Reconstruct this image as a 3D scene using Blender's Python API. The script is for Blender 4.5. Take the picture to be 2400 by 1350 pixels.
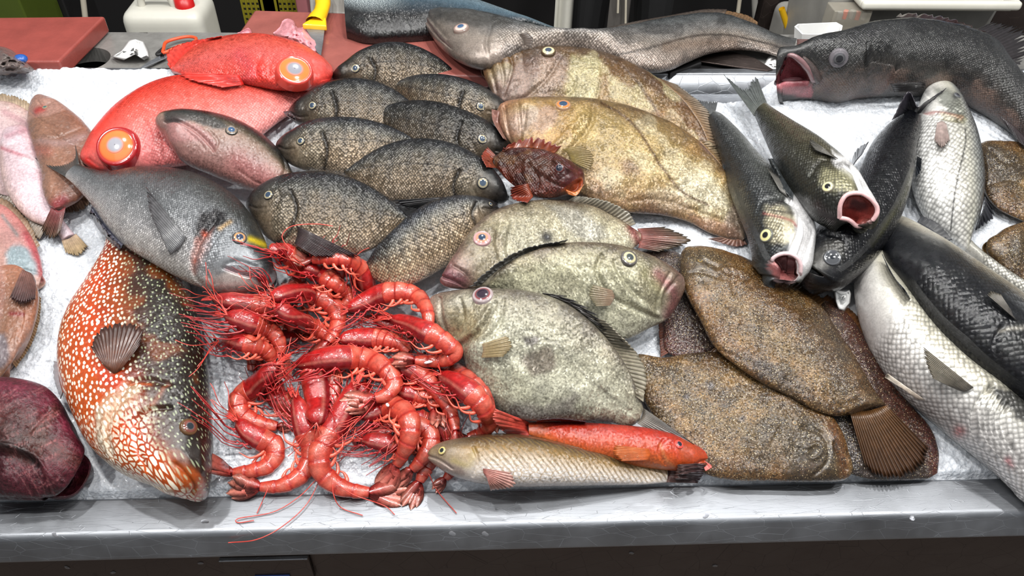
import bpy, math, random
import numpy as np
from mathutils import Vector, Matrix, Euler
random.seed(7); np.random.seed(7)
for o in list(bpy.data.objects): bpy.data.objects.remove(o)
SC = bpy.context.scene
COL = SC.collection

# ------------------------------------------------------------------ camera, world, lights, exposure
FPX = 1813.0
CAM_P = np.array([0.0, 0.0, 1.72])
rot = Matrix.Rotation(math.radians(-3.5), 3, 'Z') @ Matrix.Rotation(math.radians(90 - 43), 3, 'X') @ Matrix.Rotation(math.radians(1.75), 3, 'Z')
RM = np.array(rot)
cd = bpy.data.cameras.new('camera'); cam = bpy.data.objects.new('camera', cd); COL.objects.link(cam)
cd.sensor_fit = 'HORIZONTAL'; cd.sensor_width = 36; cd.lens = FPX / 2400 * 36; cd.clip_start = .05
cam.matrix_world = Matrix.Translation(Vector(CAM_P)) @ rot.to_4x4()
SC.camera = cam
SC.view_settings.view_transform = 'Standard'; SC.view_settings.look = 'None'
SC.view_settings.gamma = 1; SC.view_settings.use_curve_mapping = False
SC.view_settings.exposure = 0.06
W = bpy.data.worlds.new('world'); SC.world = W; W.use_nodes = True
W.node_tree.nodes['Background'].inputs[0].default_value = (.95, .97, 1, 1)
W.node_tree.nodes['Background'].inputs[1].default_value = .28
LK = 1.0
def area(name, loc, target, size, power, col=(1, 1, 1), sy=None):
    l = bpy.data.lights.new(name, 'AREA'); l.energy = power; l.size = size; l.color = col
    if sy: l.shape = 'RECTANGLE'; l.size_y = sy
    o = bpy.data.objects.new(name, l); COL.objects.link(o); o.location = loc
    o.rotation_euler = (Vector(target) - Vector(loc)).to_track_quat('-Z', 'Y').to_euler()
    return o
for x, y, p in [(-1.25, .45, 14), (-.75, 1.0, 13), (-.25, .5, 14), (.25, 1.05, 13), (.65, .5, 14), (1.1, 1.0, 13), (1.5, .45, 13), (0, 1.9, 10)]:
    area('stall_lamp', (x, y, 2.75), (x * .5, 1.0, .85), .07, p * LK, (1, .985, .96))
area('hall_ceiling_light', (0, -1.0, 3.3), (0, 1, .8), 4.0, 15 * LK, (.95, .98, 1), 1.6)
area('hall_ceiling_light', (0, 2.9, 3.3), (0, 1.1, .8), 4.5, 5 * LK, (.95, .98, 1), 2.2)

# ------------------------------------------------------------------ frames and projection
class Frame:
    def __init__(s, O, deg):
        a = math.radians(deg); s.O = np.array(O, float)
        s.ex = np.array([1., 0, 0]); s.ey = np.array([0, math.cos(a), math.sin(a)]); s.n = np.array([0, -math.sin(a), math.cos(a)])
    def world(s, u, v, h):
        u, v, h = np.broadcast_arrays(u, v, h)
        return s.O + u[..., None] * s.ex + v[..., None] * s.ey + h[..., None] * s.n
    def uvh(s, P):
        q = P - s.O
        return q @ s.ex, q @ s.ey, q @ s.n
    def px(s, p, h=0.0):                     # picture point at height h above this surface -> u, v
        p = np.asarray(p, float); h = np.asarray(h, float)
        d = np.stack([p[..., 0] - 1200, -(p[..., 1] - 675), -FPX * np.ones(p.shape[:-1])], -1) @ RM.T
        t = (((s.O - CAM_P) @ s.n) + h) / (d @ s.n)
        P = CAM_P + t[..., None] * d
        q = P - s.O
        return q @ s.ex, q @ s.ey
    def at(s, x, y, h=0.0):
        u, v = s.px(np.array([x, y], float), h); return s.world(u, v, np.array(h, float))
    def scale(s, x, y, h=0.0):               # metres per pixel along u
        a, _ = s.px(np.array([x - 5., y]), h); b, _ = s.px(np.array([x + 5., y]), h)
        return abs(float(b - a)) / 10
def proj(P):
    q = (P - CAM_P) @ RM
    return np.stack([1200 + FPX * q[..., 0] / -q[..., 2], 675 - FPX * q[..., 1] / -q[..., 2]], -1)
ICE = Frame((0, .5852, .80), 15)
TAB = Frame((0, 1.37, 1.0), 0)
def on_y(x, y, Y):                           # picture point on the vertical plane at depth Y
    d = RM @ np.array([x - 1200, -(y - 675), -FPX]); t = (Y - CAM_P[1]) / d[1]
    return CAM_P + t * d

# ------------------------------------------------------------------ height map of what already lies on the ice
HC = .004; HU0, HV0 = -1.3, -.2; HN, HM = 650, 400
HMAP = np.zeros((HN, HM)); _v = HV0 + (np.arange(HM) + .5) * HC
HMAP[:, _v < 0] = np.where(_v[_v < 0] > -.064, (-.004 - _v[_v < 0] * .2588) / .966, -.05)
def hget(u, v):
    i = np.clip(((u - HU0) / HC).astype(int), 0, HN - 1); j = np.clip(((v - HV0) / HC).astype(int), 0, HM - 1)
    return HMAP[i, j]
def hput(u, v, h):
    i = np.clip(((u - HU0) / HC).astype(int), 1, HN - 2).ravel(); j = np.clip(((v - HV0) / HC).astype(int), 1, HM - 2).ravel(); h = h.ravel()
    for a, b in ((0, 0), (1, 0), (0, 1), (-1, 0), (0, -1)): np.maximum.at(HMAP, (i + a, j + b), h)
def drape(p, off=0.0, fr=None):              # picture points -> u, v, h of the first surface of the pile met from above
    p = np.asarray(p, float); h = np.full(p.shape[:-1], -1.0); done = np.zeros(p.shape[:-1], bool)
    for k in np.arange(.30, -.02, -.004):
        u, v = ICE.px(p, np.full(h.shape, k)); hit = (~done) & (hget(u, v) >= k); h[hit] = k; done |= hit
    h[~done] = -.004
    for _ in range(3):
        u, v = ICE.px(p, h); g = hget(u, v); h = np.where(np.abs(g - h) < .008, .5 * h + .5 * g, h)
    h = h + off; u, v = ICE.px(p, h)
    return u, v, h

# ------------------------------------------------------------------ small maths
def lin(c):
    c = np.asarray(c, float) / 255.
    return np.where(c <= .04045, c / 12.92, ((c + .055) / 1.055) ** 2.4)
def catmull(P, n=16):
    P = np.asarray(P, float)
    if len(P) < 3:
        t = np.linspace(0, 1, n * 2)[:, None]; return P[0] * (1 - t) + P[-1] * t
    Q = np.vstack([2 * P[0] - P[1], P, 2 * P[-1] - P[-2]]); out = []
    for i in range(1, len(Q) - 2):
        t = np.linspace(0, 1, n, endpoint=False)[:, None]
        a, b, c, d = Q[i - 1], Q[i], Q[i + 1], Q[i + 2]
        out.append(.5 * (2 * b + (c - a) * t + (2 * a - 5 * b + 4 * c - d) * t * t + (3 * b - a - 3 * c + d) * t ** 3))
    out.append(P[-1:]); return np.vstack(out)
def resample(P, tau, smooth=True):
    Q = catmull(P) if smooth else np.asarray(P, float)
    d = np.concatenate([[0], np.cumsum(np.linalg.norm(np.diff(Q, axis=0), axis=1))]); d /= d[-1]
    return np.stack([np.interp(tau, d, Q[:, k]) for k in range(Q.shape[1])], -1)
def segdist(P, L):                           # distance of points to a polyline
    best = np.full(len(P), 1e9); L = np.asarray(L, float)
    for a, b in zip(L[:-1], L[1:]):
        ab = b - a; t = np.clip(((P - a) @ ab) / max(ab @ ab, 1e-9), 0, 1)
        best = np.minimum(best, np.linalg.norm(P - a - t[:, None] * ab, axis=1))
    return best
def polysd(P, L):                            # signed distance, positive inside
    L = np.asarray(L, float); L2 = np.vstack([L, L[:1]]); d = segdist(P, L2)
    ins = np.zeros(len(P), bool)
    for a, b in zip(L2[:-1], L2[1:]):
        c = ((a[1] > P[:, 1]) != (b[1] > P[:, 1])); den = (b[1] - a[1]) if b[1] != a[1] else 1e-9
        ins ^= c & (P[:, 0] < (b[0] - a[0]) * (P[:, 1] - a[1]) / den + a[0])
    return np.where(ins, d, -d)
def _h(i, j, s):
    x = np.sin(i * 127.1 + j * 311.7 + s * 74.7) * 43758.5453
    return x - np.floor(x)
def vnoise(x, y, s=0, oct=3):
    r = 0; amp = 1; tot = 0
    for o in range(oct):
        i, j = np.floor(x), np.floor(y); fx, fy = x - i, y - j
        fx = fx * fx * (3 - 2 * fx); fy = fy * fy * (3 - 2 * fy)
        a, b, c, d = _h(i, j, s + o), _h(i + 1, j, s + o), _h(i, j + 1, s + o), _h(i + 1, j + 1, s + o)
        r = r + amp * ((a * (1 - fx) + b * fx) * (1 - fy) + (c * (1 - fx) + d * fx) * fy); tot += amp
        amp *= .55; x = x * 2.03 + 5.1; y = y * 2.03 + 3.7
    return r / tot
def sstep(a, b, x):
    t = np.clip((x - a) / (b - a), 0, 1); return t * t * (3 - 2 * t)

# ------------------------------------------------------------------ mesh helpers
def raw_mesh(name, V, F, col=None, uv=None, smooth=True):
    me = bpy.data.meshes.new(name)
    V = np.asarray(V, float)
    if isinstance(F, np.ndarray) and F.ndim == 2:
        k = F.shape[1]; me.vertices.add(len(V)); me.vertices.foreach_set('co', V.astype(np.float32).ravel())
        me.loops.add(F.size); me.loops.foreach_set('vertex_index', F.astype(np.int32).ravel())
        me.polygons.add(len(F)); me.polygons.foreach_set('loop_start', np.arange(0, F.size, k, dtype=np.int32))
        me.polygons.foreach_set('loop_total', np.full(len(F), k, dtype=np.int32))
        me.update(calc_edges=True); me.validate()
    else:
        me.from_pydata([tuple(v) for v in V], [], [tuple(int(i) for i in f) for f in F]); me.update()
    if smooth: me.polygons.foreach_set('use_smooth', np.ones(len(me.polygons), bool))
    if uv is not None:
        L = me.uv_layers.new(name='UVMap'); idx = np.zeros(len(me.loops), np.int32); me.loops.foreach_get('vertex_index', idx)
        L.data.foreach_set('uv', np.asarray(uv, np.float32)[idx].ravel())
    if col is not None:
        c = np.asarray(col, np.float32)
        if c.ndim == 1: c = np.tile(c, (len(V), 1))
        a = me.color_attributes.new('Col', 'FLOAT_COLOR', 'POINT')
        a.data.foreach_set('color', np.hstack([c, np.ones((len(c), 1), np.float32)]).astype(np.float32).ravel())
    return me
def tagit(o, label=None, cat=None, group=None, kind=None):
    if label: o['label'] = label
    if cat: o['category'] = cat
    if group: o['group'] = group
    if kind: o['kind'] = kind
    return o
def root(name, loc, label, cat, group=None):
    o = bpy.data.objects.new(name, None); COL.objects.link(o); o.location = Vector(loc); o.empty_display_size = .02
    return tagit(o, label, cat, group)
def absloc(o):
    p = np.array(o.location[:], float)
    while o.parent: o = o.parent; p = p + np.array(o.location[:], float)
    return p
def part(name, V, F, mat, parent=None, col=None, uv=None, smooth=True, label=None):
    V = np.asarray(V, float)
    if parent is None: L = np.array([(V[:, 0].min() + V[:, 0].max()) / 2, (V[:, 1].min() + V[:, 1].max()) / 2, V[:, 2].min()])
    else: L = absloc(parent)
    me = raw_mesh(name, V - L, F, col, uv, smooth)
    o = bpy.data.objects.new(name, me); COL.objects.link(o)
    if parent is None: o.location = Vector(L)
    else: o.parent = parent
    if mat: me.materials.append(mat)
    if label: o['label'] = label
    return o
def gridfaces(n, m, wrap=False, off=0):      # n rows, m columns
    i = np.arange(n - 1)[:, None]; j = np.arange(m if wrap else m - 1)[None]
    a = i * m + j; b = i * m + (j + 1) % m; c = (i + 1) * m + (j + 1) % m; d = (i + 1) * m + j
    return np.stack([a, b, c, d], -1).reshape(-1, 4) + off
def tube_arr(P, r, k=6, n0=None):
    P = np.asarray(P, float); N = len(P); r = np.broadcast_to(np.asarray(r, float), (N,))
    T = np.gradient(P, axis=0); T /= np.linalg.norm(T, axis=1)[:, None] + 1e-12
    up = np.array([0, 0, 1.]) if n0 is None else n0
    S = np.cross(T, up); S /= np.linalg.norm(S, axis=1)[:, None] + 1e-9; U = np.cross(S, T)
    a = np.arange(k) * 2 * np.pi / k
    V = P[:, None] + r[:, None, None] * (np.cos(a)[None, :, None] * S[:, None] + np.sin(a)[None, :, None] * U[:, None])
    return V.reshape(-1, 3), gridfaces(N, k, True)
class Acc:                                   # gathers quads for one mesh
    def __init__(s): s.V = []; s.F = []; s.C = []; s.n = 0
    def add(s, V, F, c):
        V = np.asarray(V); c = np.asarray(c, float)
        s.V.append(V); s.F.append(np.asarray(F) + s.n); s.C.append(c if c.ndim == 2 else np.tile(c, (len(V), 1))); s.n += len(V)
    def part(s, name, mat, parent=None, **k):
        return part(name, np.vstack(s.V), np.vstack(s.F), mat, parent, col=np.vstack(s.C), **k)
def obj_bm(name, bm, mat, parent=None, bevel=0, seg=2, smooth=False, label=None):
    me = bpy.data.meshes.new(name); bm.to_mesh(me); bm.free()
    V = np.array([v.co[:] for v in me.vertices]); o = bpy.data.objects.new(name, me); COL.objects.link(o)
    if parent is None: L = np.array([(V[:, 0].min() + V[:, 0].max()) / 2, (V[:, 1].min() + V[:, 1].max()) / 2, V[:, 2].min()]); o.location = Vector(L)
    else: L = absloc(parent); o.parent = parent
    me.transform(Matrix.Translation(-Vector(L)))
    if smooth:
        for p in me.polygons: p.use_smooth = True
    me.materials.append(mat)
    if bevel:
        b = o.modifiers.new('bevel', 'BEVEL'); b.width = bevel; b.segments = seg; b.limit_method = 'ANGLE'
        for p in me.polygons: p.use_smooth = True
        w = o.modifiers.new('wn', 'WEIGHTED_NORMAL')
    if label: o['label'] = label
    return o
import bmesh
def prism(name, poly, thick, mat, parent=None, bevel=.002, label=None, dirv=(0, 0, -1), seg=2, smooth=False):
    bm = bmesh.new(); d = Vector(dirv).normalized() * thick
    a = [bm.verts.new(Vector(p)) for p in poly]; b = [bm.verts.new(Vector(p) + d) for p in poly]
    n = len(a); bm.faces.new(a); bm.faces.new(b[::-1])
    for i in range(n): bm.faces.new((a[i], b[i], b[(i + 1) % n], a[(i + 1) % n]))
    bmesh.ops.recalc_face_normals(bm, faces=bm.faces)
    return obj_bm(name, bm, mat, parent, bevel, seg, smooth, label)
def box(name, c, s, mat, parent=None, bevel=.003, rz=0, label=None, seg=2, taper=1.0):
    bm = bmesh.new(); bmesh.ops.create_cube(bm, size=1)
    for v in bm.verts:
        k = taper if v.co.z < 0 else 1
        v.co = Vector((v.co.x * s[0] * k, v.co.y * s[1] * k, v.co.z * s[2]))
        if rz: v.co.rotate(Euler((0, 0, rz)))
        v.co += Vector(c)
    return obj_bm(name, bm, mat, parent, bevel, seg, False, label)

# ------------------------------------------------------------------ node helpers
class NT:
    def __init__(s, name):
        s.m = bpy.data.materials.new(name); s.m.use_nodes = True; s.t = s.m.node_tree; s.b = s.t.nodes['Principled BSDF']
    def n(s, typ, **k):
        x = s.t.nodes.new(typ)
        for a, v in k.items(): setattr(x, a, v)
        return x
    def l(s, a, b): s.t.links.new(a, b)
    def set(s, sock, v):
        if isinstance(v, bpy.types.NodeSocket): s.l(v, sock)
        else: sock.default_value = v
    def math(s, op, a, b=0, clamp=False):
        x = s.n('ShaderNodeMath', operation=op, use_clamp=clamp); s.set(x.inputs[0], a); s.set(x.inputs[1], b); return x.outputs[0]
    def mix(s, f, a, b, typ='MIX'):
        x = s.n('ShaderNodeMix', data_type='RGBA', blend_type=typ); s.set(x.inputs[0], f)
        for i, v in ((6, a), (7, b)):
            if not isinstance(v, bpy.types.NodeSocket): v = (*lin(v), 1) if max(v) > 3 else (*v[:3], 1)
            s.set(x.inputs[i], v)
        return x.outputs[2]
    def ramp(s, f, st):
        x = s.n('ShaderNodeValToRGB'); e = x.color_ramp.elements
        while len(e) < len(st): e.new(.5)
        for q, (p, c) in zip(e, st): q.position = p; q.color = (c, c, c, 1) if np.isscalar(c) else (*lin(c), 1)
        s.l(f, x.inputs[0]); return x.outputs[0]
    def noise(s, v, sc, det=3, rough=.55, dim='3D'):
        x = s.n('ShaderNodeTexNoise', noise_dimensions=dim); s.l(v, x.inputs['Vector']); x.inputs['Scale'].default_value = sc
        x.inputs['Detail'].default_value = det; x.inputs['Roughness'].default_value = rough; return x.outputs[0]
    def voro(s, v, sc, rnd=1.0, feat='F1', out='Distance', dim='2D'):
        x = s.n('ShaderNodeTexVoronoi', voronoi_dimensions=dim, feature=feat); s.l(v, x.inputs['Vector']); x.inputs['Scale'].default_value = sc
        x.inputs['Randomness'].default_value = rnd; return x.outputs[out]
    def map(s, v, rot=0, sc=(1, 1, 1), loc=(0, 0, 0)):
        x = s.n('ShaderNodeMapping'); s.l(v, x.inputs[0]); x.inputs['Rotation'].default_value = (0, 0, rot); x.inputs['Scale'].default_value = sc
        x.inputs['Location'].default_value = loc; return x.outputs[0]
    def bump(s, h, st, dist, nrm=None):
        x = s.n('ShaderNodeBump'); x.inputs['Strength'].default_value = st; x.inputs['Distance'].default_value = dist; s.l(h, x.inputs['Height'])
        if nrm: s.l(nrm, x.inputs['Normal'])
        return x.outputs[0]
    def P(s, **k):
        for a, v in k.items(): s.set(s.b.inputs[a.replace('_', ' ')], v)
        return s.m
    def coord(s, w='Object'): return s.n('ShaderNodeTexCoord').outputs[w]
    def col(s): return s.n('ShaderNodeAttribute', attribute_name='Col').outputs['Color']
def skin(name, ss=.0035, sb=.5, sc=.25, mot=.25, ms=60, rough=.3, wet=.5, grain=.0003, speck=0, spc=(230, 225, 200), dspeck=0, dcol=(30, 22, 12), special=None, lump=0.0, glit=.35, cen=1.0, metal=0.0):
    t = NT(name); uv = t.coord('UV'); ob = t.coord('Object'); an = t.n('ShaderNodeAttribute', attribute_name='Col'); c = an.outputs['Color']; sm = an.outputs['Alpha']
    n1 = t.noise(ob, ms, 5, .6)
    c = t.mix(1, c, t.ramp(n1, [(.3, 1 - mot), (.7, 1 + mot * .0)]), 'MULTIPLY') if mot else c
    n2 = t.noise(ob, ms * 8, 3, .6)
    c = t.mix(1, c, t.ramp(n2, [(.38, 1 - mot * 1.0), (.6, 1.0)]), 'MULTIPLY') if mot else c
    if mot: c = t.mix(1, c, t.ramp(t.noise(ob, ms * .35, 3, .6), [(.35, 1 - mot * .8), (.6, 1.0)]), 'MULTIPLY')
    h = None
    if special == 'wrasse':
        # pale drops and worm-like lines on the orange and brown skin; colour factors come from the painted attribute
        wv = t.map(uv, 0, (1, 1.5, 1)); nz = t.n('ShaderNodeTexNoise'); t.l(uv, nz.inputs['Vector']); nz.inputs['Scale'].default_value = 70
        add = t.n('ShaderNodeVectorMath', operation='MULTIPLY_ADD'); t.l(nz.outputs['Color'], add.inputs[0]); add.inputs[1].default_value = (.006, .006, 0); t.l(wv, add.inputs[2])
        sep = t.n('ShaderNodeSeparateXYZ'); t.l(uv, sep.inputs[0])
        vd = t.voro(add.outputs[0], 105, .75); 
        spots = t.ramp(vd, [(.22, 1.0), (.33, 0.0)])
        ve = t.voro(add.outputs[0], 112, .9, 'DISTANCE_TO_EDGE')
        cells = t.ramp(ve, [(.13, 0.0), (.21, 1.0)])
        hd = t.ramp(sep.outputs[0], [(.09, 1.0), (.16, 0.0)])
        lo = t.n('ShaderNodeAttribute', attribute_name='belly').outputs['Fac']
        f = t.mix(t.math('MULTIPLY', hd, lo), t.mix(lo, t.math('MULTIPLY', t.ramp(vd, [(.12, 1.0), (.24, 0.0)]), .55), spots), cells)
        c = t.mix(f, c, t.mix(lo, (165, 175, 140), (238, 226, 205)))
    if special == 'weever':
        # thin slanting brown bars breaking into a net of pale marks lower down
        wv = t.n('ShaderNodeTexWave', wave_type='BANDS', bands_direction='X'); mp = t.map(uv, -.75, (1, 1, 1)); t.l(mp, wv.inputs[0]); wv.inputs['Scale'].default_value = 52
        wv.inputs['Distortion'].default_value = 2.2; wv.inputs['Detail'].default_value = 2; wv.inputs['Detail Scale'].default_value = 2
        f = t.ramp(wv.outputs[1], [(.5, 0.0), (.72, 1.0)]); sep = t.n('ShaderNodeSeparateXYZ'); t.l(uv, sep.inputs[0])
        msk = t.n('ShaderNodeAttribute', attribute_name='belly').outputs['Fac']; lo = t.ramp(t.math('ADD', sep.outputs[1], .03), [(.012, 1.0), (.036, 0.0)])
        c = t.mix(t.math('MULTIPLY', lo, t.math('MULTIPLY', msk, .8)), c, (232, 226, 222))
        c = t.mix(t.math('MULTIPLY', f, t.math('MULTIPLY', msk, t.math('SUBTRACT', .85, t.math('MULTIPLY', lo, .5)))), c, (96, 76, 38))
        vd = t.voro(t.map(uv, .5, (1, 1.9, 1)), 95, 1, 'DISTANCE_TO_EDGE'); c = t.mix(t.math('MULTIPLY', t.ramp(vd, [(.05, 1.0), (.13, 0.0)]), t.math('MULTIPLY', msk, t.math('MULTIPLY', lo, .55))), c, (150, 118, 60))
    if special == 'speckle':
        sp = t.noise(t.map(uv, .3, (1, 2.2, 1)), 420, 3, .7, '2D')
        f = t.n('ShaderNodeAttribute', attribute_name='belly').outputs['Fac']
        c = t.mix(t.math('MULTIPLY', t.ramp(sp, [(.5, 0.0), (.58, 1.0)]), f), c, (196, 205, 205))
    if ss:
        mp = t.map(uv, math.pi / 4, (1 / ss, .86 / ss, 1)); vd = t.voro(mp, 1, .34)
        k = t.ramp(vd, [(.12, 1.0), (.62, (1 - sc) / cen)]); c = t.mix(sm, c, t.mix(1, k, (cen, cen, cen), 'MULTIPLY'), 'MULTIPLY'); hh = t.math('MULTIPLY', t.ramp(vd, [(.0, 1.0), (.65, 0.0)]), sm)  # scale pattern; centres brightened in colour to imitate glints
        h = t.bump(hh, sb, ss * .35)
    if speck:
        v = t.voro(ob, 330, 1, dim='3D'); c = t.mix(t.math('MULTIPLY', t.ramp(v, [(.14, 1.0), (.22, 0.0)]), speck), c, spc)
    if dspeck:
        v = t.voro(ob, 210, 1, dim='3D'); c = t.mix(t.math('MULTIPLY', t.ramp(v, [(.25, 1.0), (.36, 0.0)]), dspeck), c, dcol)
    g = t.noise(ob, 700, 3, .7); h = t.bump(g, .5, grain, h)
    if lump: h = t.bump(t.noise(ob, 90, 3, .6), .6, lump, h)
    if glit:
        rc = t.voro(t.map(uv, math.pi / 4, (1 / (ss or .0022), .86 / (ss or .0022), 1)), 1, .34 if ss else .9, out='Color')
        vs = t.n('ShaderNodeVectorMath', operation='SUBTRACT'); t.l(rc, vs.inputs[0]); vs.inputs[1].default_value = (.5, .5, .5)
        vm = t.n('ShaderNodeVectorMath', operation='SCALE'); t.l(vs.outputs[0], vm.inputs[0]); t.l(t.math('MULTIPLY', t.math('ADD', t.math('MULTIPLY', sm, .7), .3), glit), vm.inputs['Scale'])
        va = t.n('ShaderNodeVectorMath', operation='ADD'); t.l(h, va.inputs[0]); t.l(vm.outputs[0], va.inputs[1]); vn = t.n('ShaderNodeVectorMath', operation='NORMALIZE'); t.l(va.outputs[0], vn.inputs[0]); h = vn.outputs[0]
    wn = t.noise(ob, 45, 3, .6)
    t.P(Metallic=metal, Base_Color=c, Normal=h, Roughness=t.ramp(wn, [(.35, rough * .7), (.65, min(1, rough * 1.25))]), Specular_IOR_Level=.4, Coat_Weight=wet, Coat_Roughness=.07)
    cb = t.bump(t.noise(ob, 420, 3, .65), .8, .0022)
    t.l(cb, t.b.inputs['Coat Normal'])
    return t.m
def plain(name, c, rough=.5, metal=0, mot=.12, ms=20, bump=0, bs=200, coat=0, **k):
    t = NT(name); ob = t.coord('Object'); n1 = t.noise(ob, ms, 4, .6)
    cc = t.mix(1, c, t.ramp(n1, [(.3, 1 - mot), (.7, 1.0)]), 'MULTIPLY')
    t.P(Base_Color=cc, Roughness=rough, Metallic=metal, Coat_Weight=coat, **k)
    if bump: t.l(t.bump(t.noise(ob, bs, 3, .6), .5, bump), t.b.inputs['Normal'])
    return t.m
def vmat(name, rough=.3, coat=.3, mot=.15, ms=200, bump=.0003, sss=0, alpha=1):
    t = NT(name); ob = t.coord('Object'); c = t.mix(1, t.col(), t.ramp(t.noise(ob, ms, 3, .6), [(.3, 1 - mot), (.7, 1.0)]), 'MULTIPLY')
    t.P(Base_Color=c, Roughness=rough, Coat_Weight=coat, Coat_Roughness=.1, Alpha=alpha)
    if bump: t.l(t.bump(t.noise(ob, ms * 2, 3, .6), .5, bump), t.b.inputs['Normal'])
    if sss: t.P(Subsurface_Weight=sss, Subsurface_Scale=.004); t.b.inputs['Subsurface Radius'].default_value = (1, .3, .15)
    return t.m

# ------------------------------------------------------------------ materials shared by the animals
M = {}
M['bream'] = skin('bream_skin', .0034, .45, .55, .35, 45, .3, .3, cen=1.7, metal=.35, glit=.5)
M['alfonsino'] = skin('alfonsino_skin', .0042, .4, .22, .2, 40, .3, .35, glit=.45, cen=1.1)
M['gilthead'] = skin('gilthead_skin', .003, .4, .35, .25, 70, .3, .3, cen=1.25, metal=.3, glit=.4)
M['smooth'] = skin('smooth_skin', 0, 0, 0, .25, 45, .3, .5)
M['bass'] = skin('bass_skin', .0046, .4, .55, .2, 50, .28, .3, cen=1.35, metal=.3, glit=.35)
M['bassbig'] = skin('large_bass_skin', .0062, .35, .5, .15, 45, .28, .3, cen=1.2, metal=.2, glit=.3)
M['hake'] = skin('hake_skin', .0045, .5, .45, .3, 50, .3, .4, cen=1.35, metal=.25)
M['grouper'] = skin('grouper_skin', .0034, .6, .45, .35, 60, .35, .4, speck=.25, spc=(150, 145, 135), cen=1.3)
M['dory'] = skin('dory_skin', 0, 0, 0, .42, 42, .3, .5, grain=.0004, lump=.0006, metal=.15, glit=.5)
M['flat'] = skin('flatfish_skin', .0022, .4, .35, .45, 60, .26, .7, speck=.8, spc=(196, 176, 134), dspeck=.75, lump=.0008, cen=1.3, glit=.6, metal=.12)
M['pale'] = skin('pale_flatfish_skin', 0, 0, 0, .22, 30, .3, .6, lump=.0012)
M['wrasse'] = skin('wrasse_skin', 0, .4, .1, .18, 40, .28, .45, special='wrasse')
M['weever'] = skin('weever_skin', 0, 0, 0, .2, 60, .3, .4, special='weever')
M['tunatail'] = skin('speckled_skin', 0, 0, 0, .2, 40, .3, .35, special='speckle')
M['scorpion'] = skin('scorpionfish_skin', .0035, .7, .3, .5, 90, .4, .35, dspeck=.4, lump=.003)
M['meat'] = skin('dark_meat', 0, 0, 0, .5, 45, .45, .2, grain=.0008, lump=.004)
M['eye'] = vmat('fish_eye', .12, .5, .05, 300, 0)
M['mouth'] = vmat('fish_mouth', .25, .5, .25, 120, .0006)
M['finclear'] = vmat('thin_fin', .3, .3, .2, 250, .0003, alpha=.6)
M['fin'] = vmat('fish_fin', .32, .35, .45, 120, .0003, alpha=.93)
M['shell'] = vmat('prawn_shell', .25, .45, .42, 130, .0012)
M['leg'] = vmat('prawn_leg', .3, .3, .1, 200, 0)

TOPN, BOTN = 84, 18
_th = np.concatenate([np.linspace(0, np.pi, TOPN, endpoint=False), np.linspace(np.pi, 2 * np.pi, BOTN, endpoint=False)])
DEF_T = [(0, .12), (.04, .42), (.12, .75), (.3, 1), (.5, .95), (.75, .6), (.92, .28), (1, .16)]
FLAT_T = [(0, .25), (.05, .6), (.15, .9), (.4, 1), (.8, .8), (1, .4)]
GAM, GAIN = 1.3, .86
class Fish: pass
GROUPS = {'black_bream': 'black bream in the heap', 'john_dory': 'john dories in the middle', 'sea_bass': 'sea bass on the right', 'flatfish': 'flatfish on the ice', 'flounder': 'flounders on the ice', 'alfonsino': 'red large-eyed fish at the back left'}
def settle(u, v, un, t, s, soft):            # lowest plane the body can lie on
    D = np.maximum(hget(u, v) - soft, 0) - un; D = D.ravel(); t = np.broadcast_to(t, u.shape).ravel(); s = np.broadcast_to(s, u.shape).ravel()
    sel = np.linspace(0, len(D) - 1, min(900, len(D))).astype(int); D, t, s = D[sel], t[sel], s[sel]
    best = (1e9, 0, 0, 0)
    for b in np.linspace(-.08, .08, 33):
        for c in np.linspace(-.065, .065, 27):
            a = np.percentile(D - b * t - c * s, 95); o = a + b * .5 + abs(b) * .05 + abs(c) * .06
            if o < best[0]: best = (o, a, b, c)
    return best[1:]
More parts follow.
